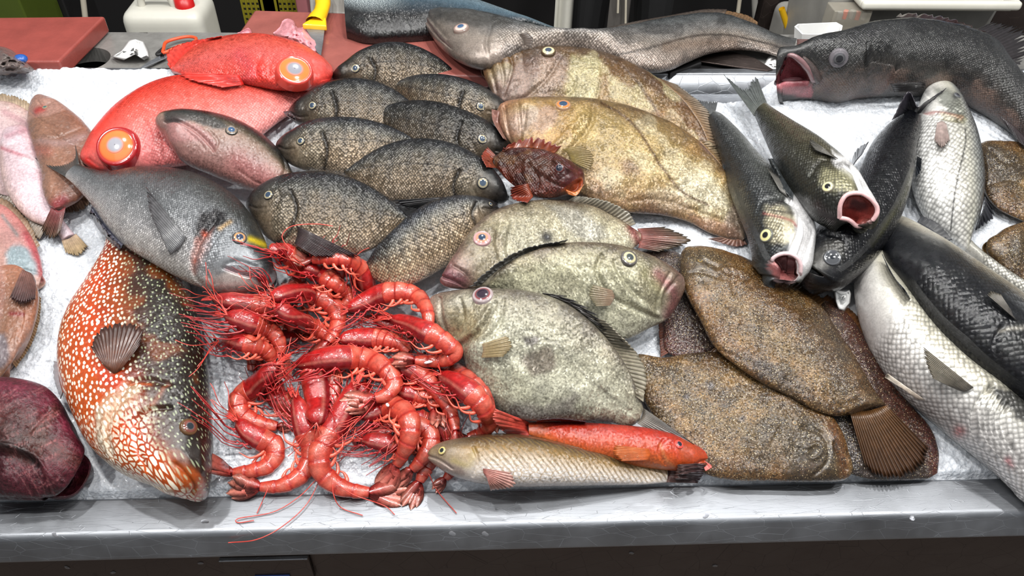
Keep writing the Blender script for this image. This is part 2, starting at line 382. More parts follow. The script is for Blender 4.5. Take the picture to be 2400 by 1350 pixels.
def fish(name, label, back, belly, thick, mat, cat='fish', group=None, fr=ICE, base=None, tp=DEF_T, paint=(), relief=(), ns=240, sq=1.0, shear=0, shl=.14,
         soft=.006, attr=None, head_ring=False, lumps=0.0, put=True, body='body', seed=0, edge=1.0, head=.24, noscale=(), fit=True):
    f = Fish(); f.fr = fr
    q = np.linspace(0, 1, ns); tau = .55 * q + .45 * (1 - np.cos(q * np.pi)) / 2 if not head_ring else q
    A = resample(back, tau); B = resample(belly, tau)
    T = thick * np.interp(tau, *zip(*tp)); w = np.linalg.norm(A - B, axis=1); wr = w / w.max()
    T = np.minimum(T, np.maximum(w, 2) * fr.scale(*A[ns // 2]) * .5 * edge)
    T = np.convolve(np.pad(T, 4, 'edge'), np.ones(9) / 9, 'valid')
    ct, st = np.cos(_th), np.sin(_th)
    cs = np.sign(ct) * np.abs(ct) ** sq; sn = np.sign(st) * np.abs(st) ** (1.0 if sq >= 1 else sq)
    def build(b0, b1, bt):
        hm = b0 + b1 * tau + T * .85; sw = bt * np.sqrt(wr)
        hA = hm + sw; hB = hm - sw
        ua, va = fr.px(A, hA); ub, vb = fr.px(B, hB)
        return hm, hA, hB, ua, va, ub, vb
    def solid(b):
        hm, hA, hB, ua, va, ub, vb = build(*b)
        PA, PB = fr.world(ua, va, hA), fr.world(ub, vb, hB)
        C = (PA + PB) / 2; Hh = (PA - PB) / 2
        ax = np.gradient(C, axis=0); ax /= np.linalg.norm(ax, axis=1)[:, None] + 1e-12
        nn = np.cross(Hh, ax); nn /= np.linalg.norm(nn, axis=1)[:, None] + 1e-12
        nn *= np.sign(nn @ fr.n)[:, None]
        k = 7; nn = np.stack([np.convolve(np.pad(nn[:, i], k, 'edge'), np.ones(2 * k + 1) / (2 * k + 1), 'valid') for i in range(3)], 1)
        nn /= np.linalg.norm(nn, axis=1)[:, None]
        V = C[:, None] + Hh[:, None] * cs[None, :, None] + nn[:, None] * (T[:, None] * sn[None])[..., None]
        return V, C, Hh, nn, ax, hm
    if base is None:
        b = (0, 0, 0)
        for _ in range(3):
            hm, hA, hB, ua, va, ub, vb = build(*b)
            k = np.cos(np.linspace(.05, np.pi - .05, 25))[None]
            U = (ua + ub)[:, None] / 2 + (ua - ub)[:, None] / 2 * k; Vv = (va + vb)[:, None] / 2 + (va - vb)[:, None] / 2 * k
            un = T[:, None] * (.85 - np.sqrt(1 - k ** 2))
            b = settle(U[::4], Vv[::4], un[::4], tau[::4, None], k * np.sqrt(wr[::4, None]), soft)
    else: b = tuple(base) + (0,) * (3 - len(base))
    f.b = b
    A0, B0 = A.copy(), B.copy(); f.A, f.B = A0, B0
    for it in range(5):      # fit the rounded body so that its outline, not its middle plane, follows the traced outline
        V, C, Hh, nn, ax, hm = solid(b)
        if it == 4 or not fit: break
        q_ = proj(V.reshape(-1, 3)).reshape(ns, -1, 2); mid = (A0 + B0) / 2; dd = A0 - B0; ln = np.linalg.norm(dd, axis=1) + 1e-6; dd = dd / ln[:, None]
        e = ((q_ - mid[:, None]) * dd[:, None]).sum(-1); o1 = e.max(1) - ln / 2; o2 = -e.min(1) - ln / 2
        kk = 5; o1, o2 = [np.convolve(np.pad(np.clip(x, -30, ln * .45), kk, 'edge'), np.ones(2 * kk + 1) / (2 * kk + 1), 'valid') for x in (o1, o2)]
        A -= dd * (o1 * .8)[:, None]; B += dd * (o2 * .8)[:, None]
    if shear:
        fac = np.clip(1 - tau / shl, 0, 1) ** 1.5
        V = V + (ax[:, None] * (shear * fac[:, None] * np.maximum(sn, 0)[None])[..., None])
    S = np.broadcast_to(ct[None], (ns, len(_th))); Tt = np.broadcast_to(tau[:, None], S.shape); up = np.broadcast_to(np.maximum(sn, 0)[None] ** .4, S.shape)
    Vf = V.reshape(-1, 3); px = proj(Vf); Sf, Tf, Uf = S.ravel(), Tt.ravel(), up.ravel()
    dis = np.zeros(len(Vf)); vdis = np.zeros(len(Vf))
    for r in relief:
        if r[0] == 'pv': vdis = vdis + r[3] * sstep(-r[2], r[2], polysd(px, catmull(list(r[1]) + [r[1][0]], 5)[:-1])) * (Uf > .05); continue
        if r[0] == 'l': dis += -r[3] * np.exp(-(segdist(px, catmull(r[1], 6)) / r[2]) ** 2)
        elif r[0] == 'p': dis += r[3] * sstep(-r[2], r[2], polysd(px, catmull(list(r[1]) + [r[1][0]], 5)[:-1]))
        elif r[0] == 'step': # raised plate: poly, soft, height
            sd = polysd(px, catmull(list(r[1]) + [r[1][0]], 5)[:-1]); dis += r[3] * sstep(0, r[2], sd) - r[3] * .6 * np.exp(-((sd + r[2] * .4) / (r[2] * .5)) ** 2)
    Lm = np.concatenate([[0], np.cumsum(np.linalg.norm(np.diff(C, axis=0), axis=1))])
    uvx = np.broadcast_to(Lm[:, None], S.shape).ravel(); uvy = 0
    rg_ = np.concatenate([np.zeros((ns, 1)), np.cumsum(np.linalg.norm(np.diff(V.reshape(ns, -1, 3), axis=1), axis=2), 1)], 1); uvy = (rg_[:, TOPN // 2][:, None] - rg_).ravel()
    if lumps: dis += lumps * (vnoise(uvx * 40, uvy * 40, seed, 3) - .5)
    nf = np.broadcast_to(nn[:, None], V.shape).reshape(-1, 3)
    Vf = Vf + nf * (dis * Uf)[:, None]
    gv = Vf.reshape(ns, -1, 3); gn = np.cross(np.gradient(gv, axis=0), np.roll(gv, -1, 1) - np.roll(gv, 1, 1)).reshape(-1, 3); gn /= np.linalg.norm(gn, axis=1)[:, None] + 1e-12
    vw = CAM_P - Vf; vw /= np.linalg.norm(vw, axis=1)[:, None]
    if np.mean(((gn * nf).sum(1))[Uf > .6]) < 0: gn = -gn
    facing = (gn * vw).sum(1); Vf = Vf - vw * (vdis * (facing > -.05))[:, None]
    col = np.tile(lin((128, 128, 128)), (len(Vf), 1)); bell = np.zeros(len(Vf))
    for p in paint:
        k = p[0]
        if k == 's':
            xs = np.array([a for a, _ in p[1]]); cc = np.array([lin(c) for _, c in p[1]]); jit = (vnoise(uvx * 55, uvy * 55, 3 + seed) - .5) * (p[2] if len(p) > 2 else .25)
            x = np.clip(Sf + jit, -1, 1); col = np.stack([np.interp(x, xs, cc[:, i]) for i in range(3)], 1); continue
        if k == 't': wgt = sstep(p[1], p[2], Tf) if p[1] < p[2] else 1 - sstep(p[2], p[1], Tf)
        elif k == 'l': wgt = np.exp(-(segdist(px, catmull(p[1], 6)) / p[2]) ** 2)
        elif k == 'p': wgt = sstep(-p[2], p[2], polysd(px, catmull(list(p[1]) + [p[1][0]], 5)[:-1]) + (vnoise(px[:, 0] / 14, px[:, 1] / 14, 5) - .5) * p[2] * 1.6)
        elif k == 'n': wgt = sstep(p[2], p[2] + .12, vnoise(uvx * p[1], uvy * p[1], 11 + seed))
        elif k == 'd': wgt = sum(np.exp(-(np.hypot(px[:, 0] - a, px[:, 1] - b2) / p[2]) ** 2) for a, b2 in p[1]); wgt = np.clip(wgt, 0, 1)
        elif k == 'bars':   # bars across the body: list of t, width
            wgt = sum(np.exp(-((Tf - a) / p[2]) ** 2) for a in p[1]) * sstep(-.9, .3, Sf)
        wgt = (np.clip(wgt, 0, 1) * p[4])[:, None]
        col = col * (1 - wgt) + lin(p[3]) * wgt
    col = GAIN * col ** GAM; msk = sstep(head - .03, head + .03, Tf + (Sf * .04)) * sstep(1.0, .93, Tf)
    for pl in noscale: msk = msk * (1 - sstep(-6, 6, polysd(px, catmull(list(pl) + [pl[0]], 5)[:-1])))
    # faces
    F = gridfaces(ns, len(_th), True)
    R0 = np.arange(len(_th)); cap = []
    VV = [Vf]; CC = [col]; UU = [np.stack([uvx, uvy], 1)]
    nv = len(Vf); ne = len(_th)
    tips = [(ns - 1, nv)] if head_ring else [(0, nv), (ns - 1, nv + 1)]
    for ring, idx in tips:
        seg = Vf[ring * ne:(ring + 1) * ne]; VV.append(seg.mean(0)[None]); CC.append(col[ring * ne][None]); UU.append(UU[0][ring * ne][None])
        a = ring * ne + R0; b2 = ring * ne + (R0 + 1) % ne
        cap.append(np.stack([a, b2, np.full(ne, idx)], 1))
    Vall = np.vstack(VV)
    faces = [tuple(x) for x in F]; Call = np.vstack(CC); Uall = np.vstack(UU)
    tri = np.vstack(cap); F4 = np.vstack([F, np.stack([tri[:, 0], tri[:, 1], tri[:, 2], tri[:, 2]], 1)])
    cen = C[int(ns * .45)]; hb = fr.world(*[np.array(x) for x in (fr.uvh(cen)[0], fr.uvh(cen)[1], 0.0)])
    group = group or GROUPS.get(name)
    f.root = root(name, hb if fr is ICE else (cen[0], cen[1], fr.O[2]), label, cat, group)
    L = absloc(f.root); me = bpy.data.meshes.new(body); me.vertices.add(len(Vall)); me.vertices.foreach_set('co', (Vall - L).astype(np.float32).ravel())
    tot = np.concatenate([np.full(len(F), 4), np.full(len(tri), 3)]).astype(np.int32); idx = np.concatenate([F.ravel(), tri.ravel()]).astype(np.int32)
    me.loops.add(len(idx)); me.loops.foreach_set('vertex_index', idx); me.polygons.add(len(tot))
    me.polygons.foreach_set('loop_start', np.concatenate([[0], np.cumsum(tot)[:-1]]).astype(np.int32)); me.polygons.foreach_set('loop_total', tot)
    me.update(calc_edges=True); me.polygons.foreach_set('use_smooth', np.ones(len(tot), bool))
    ul = me.uv_layers.new(name='UVMap'); ul.data.foreach_set('uv', Uall[idx].astype(np.float32).ravel())
    ca = me.color_attributes.new('Col', 'FLOAT_COLOR', 'POINT'); ca.data.foreach_set('color', np.hstack([Call, np.concatenate([msk, np.zeros(len(Call) - len(msk))])[:, None]]).astype(np.float32).ravel())
    if attr is not None:
        g = np.clip(attr(Sf, Tf, px), 0, 1); g = np.concatenate([g, np.full(len(Call) - len(g), g[0])])
        at = me.attributes.new('belly', 'FLOAT', 'POINT'); at.data.foreach_set('value', g.astype(np.float32))
    me.materials.append(M[mat])
    o = bpy.data.objects.new(body, me); COL.objects.link(o); o.parent = f.root; f.body = o
    # outward normals
    bm = bmesh.new(); bm.from_mesh(me); bmesh.ops.recalc_face_normals(bm, faces=bm.faces); bm.to_mesh(me); bm.free()
    tm = (np.tile(_th, ns) < np.pi) & (facing > .06)
    f.top = Vf[tm]; f.toppx = proj(f.top); f.topn = gn[tm]; f.axv = np.repeat(ax, ne, 0)[tm]; f.C = C; f.hm = hm; f.ax = ax; f.nn = nn; f.T = T; f.ring0 = Vf[:ne]; f.sn = sn
    f.gridV = V.reshape(ns, ne, 3); f.name = name
    if put and fr is ICE:
        u, v, h = fr.uvh(Vf[np.tile(_th, ns) < np.pi]); hput(u, v, h)
    return f
def near(f, x, y):
    d = np.hypot(f.toppx[:, 0] - x, f.toppx[:, 1] - y); i = int(np.argmin(d)); return f.top[i], f.topn[i], f.axv[i], float(d[i])
def local_normal(f, x, y, r):
    d = np.hypot(f.toppx[:, 0] - x, f.toppx[:, 1] - y); P = f.top[d < max(r, 8)]
    if len(P) < 8: return near(f, x, y)[1]
    q = P - P.mean(0); n = np.linalg.svd(q, full_matrices=False)[2][2]
    return n if n @ (CAM_P - P.mean(0)) > 0 else -n
def eye(f, x, y, r, pupil=(35, 45, 55), iris=(190, 170, 120), rim=(60, 50, 45), pr=.5, ir=.8, bulge=.45, sink=.1, label=None, name='eye', tilt=None):
    p, n, a, _ = near(f, x, y); n = local_normal(f, x, y, r * 1.2)
    if tilt is not None: n = n + np.array(tilt); n /= np.linalg.norm(n)
    R = r * f.fr.scale(x, y, f.fr.uvh(p)[2])
    a = a - n * (a @ n); a /= np.linalg.norm(a); b = np.cross(n, a)
    NR, NA = 16, 32; rho = np.linspace(0.02, 1.0, NR); th = np.arange(NA) * 2 * np.pi / NA
    prof = bulge * np.sqrt(np.clip(1 - (rho * .96) ** 2, 0, 1)) + .10 * np.exp(-((rho - .93) / .07) ** 2) - sink
    V = p + R * (rho[:, None, None] * (np.cos(th)[None, :, None] * a + np.sin(th)[None, :, None] * b) + prof[:, None, None] * n)
    base = p + R * (1.12 * (np.cos(th)[:, None] * a + np.sin(th)[:, None] * b) - (sink + .35) * n)
    V = np.vstack([V.reshape(-1, 3), base])
    cp, ci, cr = lin(pupil), lin(iris), lin(rim)
    c = []
    for q in rho:
        w1 = float(sstep(pr - .05, pr + .05, q)); w2 = float(sstep(ir - .06, ir + .08, q)); cc = cp * (1 - w1) + ci * w1
        if abs(q - pr) < .06: cc = cc * .75 + .05
        c.append(cc * (1 - w2) + cr * w2)
    c = np.repeat(np.array(c), NA, 0); c = np.vstack([c, np.tile(cr * .8, (NA, 1))])
    k0 = max(2, int(np.searchsorted(rho, pr)) + 1)
    eo = part(name, V, gridfaces(NR + 1, NA, True), M['eye'], f.root, col=c, label=label)
    Vp = V[:k0 * NA] + n * R * .012; m = len(Vp); Vp = np.vstack([Vp, (p + R * (bulge - sink + .012) * n)[None]]); j = np.arange(NA)
    Fl = gridfaces(k0, NA, True).tolist() + [[int(x), int((x + 1) % NA), m] for x in j]
    part('pupil', Vp, Fl, M['eye'], eo, col=np.vstack([c[:k0 * NA], cp[None]]))
    return eo
def fin(f, name, base, edge, c0, c1, rays=16, mode='out', lift=.004, he=None, hb=None, amp=.0007, jag=.12, rows=10, stripe=.35, label=None, parent=None, curl=0.0, thick=.0009, ray_c=None, mat='fin'):
    n = rays * 4 + 1; q = np.linspace(0, 1, n); Bp = resample(base, q); Ep = resample(edge, q)
    ray = .5 + .5 * np.cos(q * rays * 2 * np.pi)
    Ep = Bp + (Ep - Bp) * (1 - jag * (1 - ray) * (.6 + .4 * np.sin(q * 37)))[:, None]
    k = np.linspace(0, 1, rows)[:, None, None]; P = Bp[None] * (1 - k) + Ep[None] * k; kk = k[..., 0]
    if mode == 'on':
        if f.fr is ICE:
            u, v, h = drape(P, .0015)
            ker = 9
            h = np.stack([np.convolve(np.pad(r, ker, 'edge'), np.ones(2 * ker + 1) / (2 * ker + 1), 'valid') for r in h])
            h = np.stack([np.convolve(np.pad(c, 2, 'edge'), np.ones(5) / 5, 'valid') for c in h.T]).T
        else:
            h = np.array([[f.fr.uvh(near(f, *p)[0])[2] for p in r] for r in P[::max(1, rows // 5)]]); h = np.full(P.shape[:-1], h.max())
        h = h + lift * np.sin(kk * 1.6) + .0025 * np.minimum(1, kk * 5)
    else:
        if hb is None:
            mid = (f.A + f.B) / 2; i = [int(np.argmin(np.linalg.norm(f.C2 - p, axis=1))) if hasattr(f, 'C2') else int(np.argmin(np.minimum(np.linalg.norm(f.A - p, axis=1), np.linalg.norm(f.B - p, axis=1)))) for p in Bp]
            hb_ = np.array([f.hm[j] for j in i])
        else: hb_ = np.full(n, hb)
        if he is None:
            if f.fr is ICE: he_ = np.maximum(drape(Ep, .003)[2], hb_ * .3) + lift
            else: he_ = hb_ * .6 + lift
        else: he_ = np.full(n, he)
        he_ = np.convolve(np.pad(he_, 6, 'edge'), np.ones(13) / 13, 'valid')
        h = hb_[None] * (1 - kk) + he_[None] * kk + curl * np.sin(kk * np.pi)
        if f.fr is ICE:      # keep clear of what lies under the membrane
            u, v = f.fr.px(P, h); h = np.maximum(h, hget(u, v) * (kk > .25) + .001 * 0) if hb is None and he is None else h
    h = h + amp * (ray[None] - .5) * 2 * np.minimum(1, kk * 3 + .2)
    u, v = f.fr.px(P, h); V = f.fr.world(u, v, h).reshape(-1, 3)
    rc = lin(ray_c) if ray_c is not None else None
    w = (ray[None] ** 1.5 * stripe * np.ones_like(kk))[..., None]
    c = lin(c0) * (1 - k) + lin(c1) * k
    c = (c * np.ones((rows, n, 1))) ** 1.15; c = c * (1 - w) + (rc if rc is not None else c * .35) * w
    o = part(name, V, gridfaces(rows, n), M[mat], parent or f.root, col=c.reshape(-1, 3), uv=np.stack(np.broadcast_arrays(q[None] * rays, kk), -1).reshape(-1, 2), label=label)
    md = o.modifiers.new('thickness', 'SOLIDIFY'); md.thickness = thick; md.offset = 0
    return o
def mouth(f, depth=.03, lip=(200, 160, 160), inner=(170, 95, 95), deep=(70, 25, 28), lipr=.004, squeeze=.8, label=None):
    R = f.ring0; c = R.mean(0); ne = len(R); back = f.ax[:6].mean(0)
    steps = [(-.1, 1.04, 1.0, lip), (-1.2, 1.0, .99, lip), (-1.6, .93, .95, lip), (-1.0, .87, .9, lip), (0.6, .84, .86, inner), (2.2, .82, .84, inner)]
    V = []; Cc = []
    for d, k, _, cc in steps: V.append(c + (R - c) * k + back * d * lipr); Cc.append(np.tile(lin(cc), (ne, 1)))
    for i in range(1, 10):
        q = i / 9; k = .82 * (1 - q ** 2 * (1 - .25)) * (1 + .03 * math.sin(i * 2.5)); V.append(c + (R - c) * k + back * (2.2 * lipr + q * depth)); Cc.append(np.tile(lin(inner) * (1 - q) + lin(deep) * q, (ne, 1)))
    V.append(c + (R - c) * .02 + back * (2.2 * lipr + depth)); Cc.append(np.tile(lin(deep), (ne, 1)))
    V = np.vstack(V); Cc = np.vstack(Cc)
    V = V + (vnoise(V[:, 0] * 180, V[:, 2] * 180 + V[:, 1] * 90, 4)[:, None] - .5) * .0012
    o = part('mouth', V, gridfaces(len(V) // ne, ne, True), M['mouth'], f.root, col=Cc, label=label)
    return o
def strip(f, name, pts, rpx, c, mat='mouth', off=.0, flat=1.0, parent=None, label=None, taper=True):   # a soft ridge lying on the body
    Q = resample(pts, np.linspace(0, 1, 40)); P = np.array([near(f, *p)[0] + near(f, *p)[1] * off for p in Q])
    for _ in range(2): P[1:-1] = (P[:-2] + P[1:-1] * 2 + P[2:]) / 4
    r = rpx * f.fr.scale(*Q[20]); k = np.linspace(0, 1, 40); rr = r * (np.sin(np.pi * np.clip(k, .03, .97)) ** .5 if taper else 1) * np.ones(40)
    V, F = tube_arr(P, rr, 10, f.fr.n)
    return part(name, V, F, M[mat], parent or f.root, col=np.tile(lin(c), (len(V), 1)), label=label)

# ================================================================== the stall
def steel(name, c=(158, 161, 166), rough=.42, brush=(1, 60, 60), st=.15):
    t = NT(name); ob = t.coord('Object'); mp = t.map(ob, 0, brush); n = t.noise(mp, 30, 4, .6); sm = t.noise(ob, 9, 4, .6)
    sc = t.voro(t.map(ob, .7, (1, 9, 1)), 22, 1, 'DISTANCE_TO_EDGE', 'Distance', '3D')
    scr = t.ramp(sc, [(.0, 1.0), (.012, 0.0)])
    t.P(Base_Color=t.mix(1, c, t.ramp(sm, [(.3, .8), (.7, 1.0)]), 'MULTIPLY'), Metallic=1.0, Roughness=t.math('ADD', t.ramp(sm, [(.3, rough * .8), (.7, rough * 1.4)]), t.math('MULTIPLY', scr, .25)))
    t.l(t.bump(scr, .35, .0006, t.bump(n, st, .0004)), t.b.inputs['Normal']); return t.m
M['steel'] = steel('brushed_steel'); M['steeldark'] = steel('dull_shaded_steel', (92, 82, 78), .42)  # darker steel; the counter panel's shade is put into this colour
M['counter'] = plain('wet_counter', (150, 148, 144), .3, .35, .3, 30, .0008, 150)
M['board'] = plain('red_cutting_board', (146, 68, 60), .42, 0, .22, 24, .0008, 260, coat=.25)
M['board2'] = plain('bloody_cutting_board', (146, 82, 74), .4, 0, .3, 14, .0008, 260, coat=.3)
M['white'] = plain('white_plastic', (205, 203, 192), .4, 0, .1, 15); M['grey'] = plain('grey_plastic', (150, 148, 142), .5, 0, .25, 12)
M['redp'] = plain('red_plastic', (190, 24, 26), .35); M['yellow'] = plain('yellow_plastic', (236, 186, 28), .3, coat=.3)
M['black'] = plain('black_rubber', (16, 15, 16), .6); M['dark'] = plain('dark_wall', (14, 12, 13), .8); M['green'] = plain('green_plastic', (70, 84, 20), .5)
M['yg'] = plain('yellow_green_plastic', (120, 112, 22), .5); M['orange'] = plain('orange_plastic', (226, 78, 40), .35); M['paper'] = plain('paper', (228, 228, 226), .8, 0, .06, 30)
M['leaf'] = plain('leaf', (110, 168, 56), .4); M['pinkmeat'] = skin('pink_flesh', 0, 0, 0, .18, 40, .3, .5, lump=.002); M['blue'] = plain('blue_plastic', (36, 84, 160), .3)
M['cloth'] = plain('black_cloth', (18, 18, 20), .85, 0, .2, 40); M['apron'] = plain('grey_apron', (88, 84, 80), .7, 0, .15, 12); M['cord'] = plain('cord', (196, 188, 170), .8)
M['clear'] = plain('clear_plastic', (170, 164, 150), .2, Alpha=.45); M['skinh'] = plain('skin', (206, 152, 124), .5); M['pinkp'] = plain('pink_plastic', (150, 92, 96), .5); M['print'] = plain('blue_print', (60, 84, 150), .6)
t = NT('crushed_ice'); ob = t.coord('Object'); n1 = t.noise(ob, 220, 4, .7); n2 = t.noise(ob, 26, 4, .6); vv = t.voro(ob, 240, 1, dim='3D')
c = t.mix(1, (212, 216, 222), t.ramp(n2, [(.3, .9), (.6, 1.0)]), 'MULTIPLY'); c = t.mix(1, c, t.ramp(n1, [(.3, .78), (.55, 1.0)]), 'MULTIPLY')
t.P(Base_Color=c, Roughness=.35, Specular_IOR_Level=.6, Coat_Weight=.3, Coat_Roughness=.08, Normal=t.bump(vv, .7, .0016, t.bump(n1, .8, .0016)), Subsurface_Weight=.35, Subsurface_Scale=.006); t.b.inputs['Subsurface Radius'].default_value = (.8, .9, 1)
M['ice'] = t.m
# ---- ice bed
nu, nvv = 1000, 400; uu = np.linspace(-1.12, 1.12, nu); vv_ = np.linspace(0.0, .832, nvv); U_, V_ = np.meshgrid(uu, vv_)
H_ = -.002 + .010 * (vnoise(U_ * 9, V_ * 9, 1, 3) - .5) + .007 * (vnoise(U_ * 60, V_ * 60, 2, 3) - .5) + .0045 * (vnoise(U_ * 230, V_ * 230, 3, 2) - .5)
back = sstep(.66, .79, V_); lowmid = sstep(-.32, -.2, U_) * sstep(.62, .5, U_)
H_ += back * (.012 * (1 - lowmid) - .03 * lowmid) + back * .012 * (vnoise(U_ * 35, V_ * 35, 7, 3) - .5)
H_ += -.012 * sstep(.012, 0, V_) - .035 * sstep(.805, .832, V_) - .02 * lowmid * sstep(.75, .79, V_)
Vw = ICE.world(U_, V_, H_).reshape(-1, 3)
o = part('crushed_ice', Vw, gridfaces(nvv, nu), M['ice']); tagit(o, 'crushed white ice filling the sloping steel tray', 'ice', kind='stuff')
# ---- tray: flange, lip and panel along the front, rims behind and at the sides
def sweep(name, prof, x0, x1, mat, parent=None, lbl=None):   # profile in (y, z) swept along x
    pr = np.asarray(prof, float); xs = np.linspace(x0, x1, 40)
    V = np.stack([np.broadcast_to(xs[:, None], (40, len(pr))), np.broadcast_to(pr[None, :, 0], (40, len(pr))), np.broadcast_to(pr[None, :, 1], (40, len(pr)))], -1).reshape(-1, 3)
    return part(name, V, gridfaces(40, len(pr)), mat, parent, label=lbl)
fy, fz = ICE.O[1], ICE.O[2]
tray = root('display_tray', (0, fy, fz), 'sloping stainless steel display tray with a bright front lip', 'tray')
def arc(cy, cz, r, a0, a1, n=8): return [(cy + r * math.cos(a), cz + r * math.sin(a)) for a in np.radians(np.linspace(a0, a1, n))]
prof = [(fy + .004, fz - .05), (fy + .002, fz - .012)] + arc(fy - .004, fz - .010, .006, 0, 90) + arc(fy - .047, fz - .014, .010, 90, 165) + [(fy - .0665, fz - .040)] + arc(fy - .0620, fz - .042, .005, 180, 270) + [(fy - .02, fz - .046), (fy + .004, fz - .05)]
sweep('front_lip', prof, -1.2, 1.2, M['steel'], tray)
by, bz = ICE.world(np.array(0.), np.array(.80), np.array(.0))[1:]
sweep('back_rim', [(by - .012, bz - .05), (by - .004, bz + .002)] + arc(by + .002, bz + .002, .004, 180, 90, 5) + [(by + .018, bz + .006), (by + .02, bz - .0)], -1.2, 1.2, M['steel'], tray)
part('tray_floor', ICE.world(np.array([-1.2, 1.2, 1.2, -1.2]), np.array([0, 0, .8, .8]), np.array([-.03] * 4)), [(0, 1, 2, 3)], M['steel'], tray, smooth=False)
for s in (-1, 1): box('side_rim', (s * 1.19, (fy + by) / 2, (fz + bz) / 2 - .02), (.01, by - fy, .3), M['steel'], tray, .002)
base = root('counter_base', (0, fy + .1, 0), 'steel counter front darkened for shade, below the bright lip, holding a price card frame', 'counter')
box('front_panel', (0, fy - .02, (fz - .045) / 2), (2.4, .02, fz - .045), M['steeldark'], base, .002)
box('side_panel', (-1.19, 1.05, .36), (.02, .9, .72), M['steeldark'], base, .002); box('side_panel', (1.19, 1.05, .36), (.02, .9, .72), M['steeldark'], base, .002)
# price card frame on the panel
yy = fy - .034; a = on_y(515, 1306, yy); b = on_y(722, 1300, yy); 
card = root('card_holder', ((a[0] + b[0]) / 2, yy, a[2] - .07), 'small card holder with a bright top edge on the counter front', 'card holder')
box('frame', ((a[0] + b[0]) / 2, yy, a[2] - .035), (b[0] - a[0], .006, .07), M['steeldark'], card, .001); box('top_edge', ((a[0] + b[0]) / 2, yy - .004, a[2]), (b[0] - a[0], .006, .003), M['steel'], card, .001)
p1 = on_y(637, 1347, yy - .004); box('price_card', (p1[0], yy - .004, p1[2] - .012), (.05, .002, .02), M['print'], card, .0005)
# ---- back counter with a round scrap hole
def on_z(x, y, z): return TAB.at(x, y, z - 1.0)
zc = 1.0; y0, y1 = by + .012, on_z(400, 76, zc)[1]; hc = on_z(192, 140, zc); hr = .052
cnt = root('back_counter', (0, (y0 + y1) / 2, zc), 'narrow grey steel work counter behind the ice with a round scrap hole', 'counter')
bm = bmesh.new(); K = 48; ang = np.arange(K) * 2 * np.pi / K
x0h, x1h = hc[0] - .09, hc[0] + .09
ring = [bm.verts.new((hc[0] + hr * math.cos(a), min(max(hc[1] + hr * math.sin(a), y0 + .004), y1 - .004), zc)) for a in ang]
out = []
for a in ang:
    dx, dy = math.cos(a), math.sin(a); k = 1e9
    for lim, dd in (((x1h - hc[0]) if dx > 0 else (x0h - hc[0]), dx), ((y1 - hc[1]) if dy > 0 else (y0 - hc[1]), dy)):
        if abs(dd) > 1e-6: k = min(k, lim / dd)
    out.append(bm.verts.new((hc[0] + dx * k, hc[1] + dy * k, zc)))
for i in range(K): bm.faces.new((ring[i], ring[(i + 1) % K], out[(i + 1) % K], out[i]))
low = [bm.verts.new(v.co - Vector((0, 0, .03))) for v in ring]
for i in range(K): bm.faces.new((ring[i], low[i], low[(i + 1) % K], ring[(i + 1) % K]))
for xa, xb in ((-1.3, x0h), (x1h, 1.3)): bm.faces.new([bm.verts.new(p) for p in ((xa, y0, zc), (xb, y0, zc), (xb, y1, zc), (xa, y1, zc))])
bm.faces.new([bm.verts.new(p) for p in ((-1.3, y1, zc), (1.3, y1, zc), (1.3, y1, zc - .04), (-1.3, y1, zc - .04))])
obj_bm('worktop', bm, M['counter'], cnt)
for sx in (-1.15, 0, 1.15): box('leg', (sx, y1 - .05, .48), (.04, .04, .96), M['steeldark'], cnt, .003)
part('scrap_bin', *tube_arr(np.array([[hc[0], hc[1], zc - .03], [hc[0], hc[1], zc - .35]]), .07, 24, np.array([0, 1., 0])), M['black'], cnt)
# ---- boards
def slab(name, px, z, th, mat, label, cat, bevel=.004):
    o = prism(name, [on_z(x, y, z) for x, y in px], th, mat, None, bevel); return tagit(o, label, cat)
slab('cutting_board', [(-120, 41), (246, 37), (138, 143), (-330, 146)], 1.036, .034, M['board'], 'red-brown cutting board at the back left by the scrap hole', 'cutting board', .005)
slab('cutting_board', [(596, 22), (830, 30), (1140, 30), (1150, 176), (500, 176), (556, 80)], 1.03, .028, M['board2'], 'red-brown cutting board under the yellow-handled knife and the hake', 'cutting board', .006)
slab('stone_slab', [(724, -14), (840, -14), (840, 30), (728, 27)], 1.022, .02, M['grey'], 'pale grey slab edge behind the red-brown board', 'slab')
# ---- knife
zk = 1.034
kn = root('filleting_knife', on_z(740, 60, zk), 'broad-bladed knife with bright yellow handle on the cutting board', 'knife')
prism('blade', [on_z(x, y, zk + .006) for x, y in ((712, 58), (762, 58), (757, 100), (752, 132), (742, 120), (730, 90))], .0022, M['steel'], kn, .0006, label='steel blade')
V, F = tube_arr(np.array([on_z(x, y, zk + z_) for x, y, z_ in ((738, 54, .010), (744, 42, .012), (752, 28, .014), (757, 12, .016), (756, -10, .018), (752, -30, .018))]), np.array([.019, .018, .015, .0155, .017, .013]), 14, np.array([0, 0, 1.]))
V[:, 2] = zk + .012 + (V[:, 2] - zk - .012) * .75; part('handle', V, F, M['yellow'], kn, label='yellow plastic handle')
prism('guard', [on_z(x, y, zk + .016) for x, y in ((707, 56), (716, 50), (734, 39), (764, 40), (765, 60))], .012, M['yellow'], kn, .003)
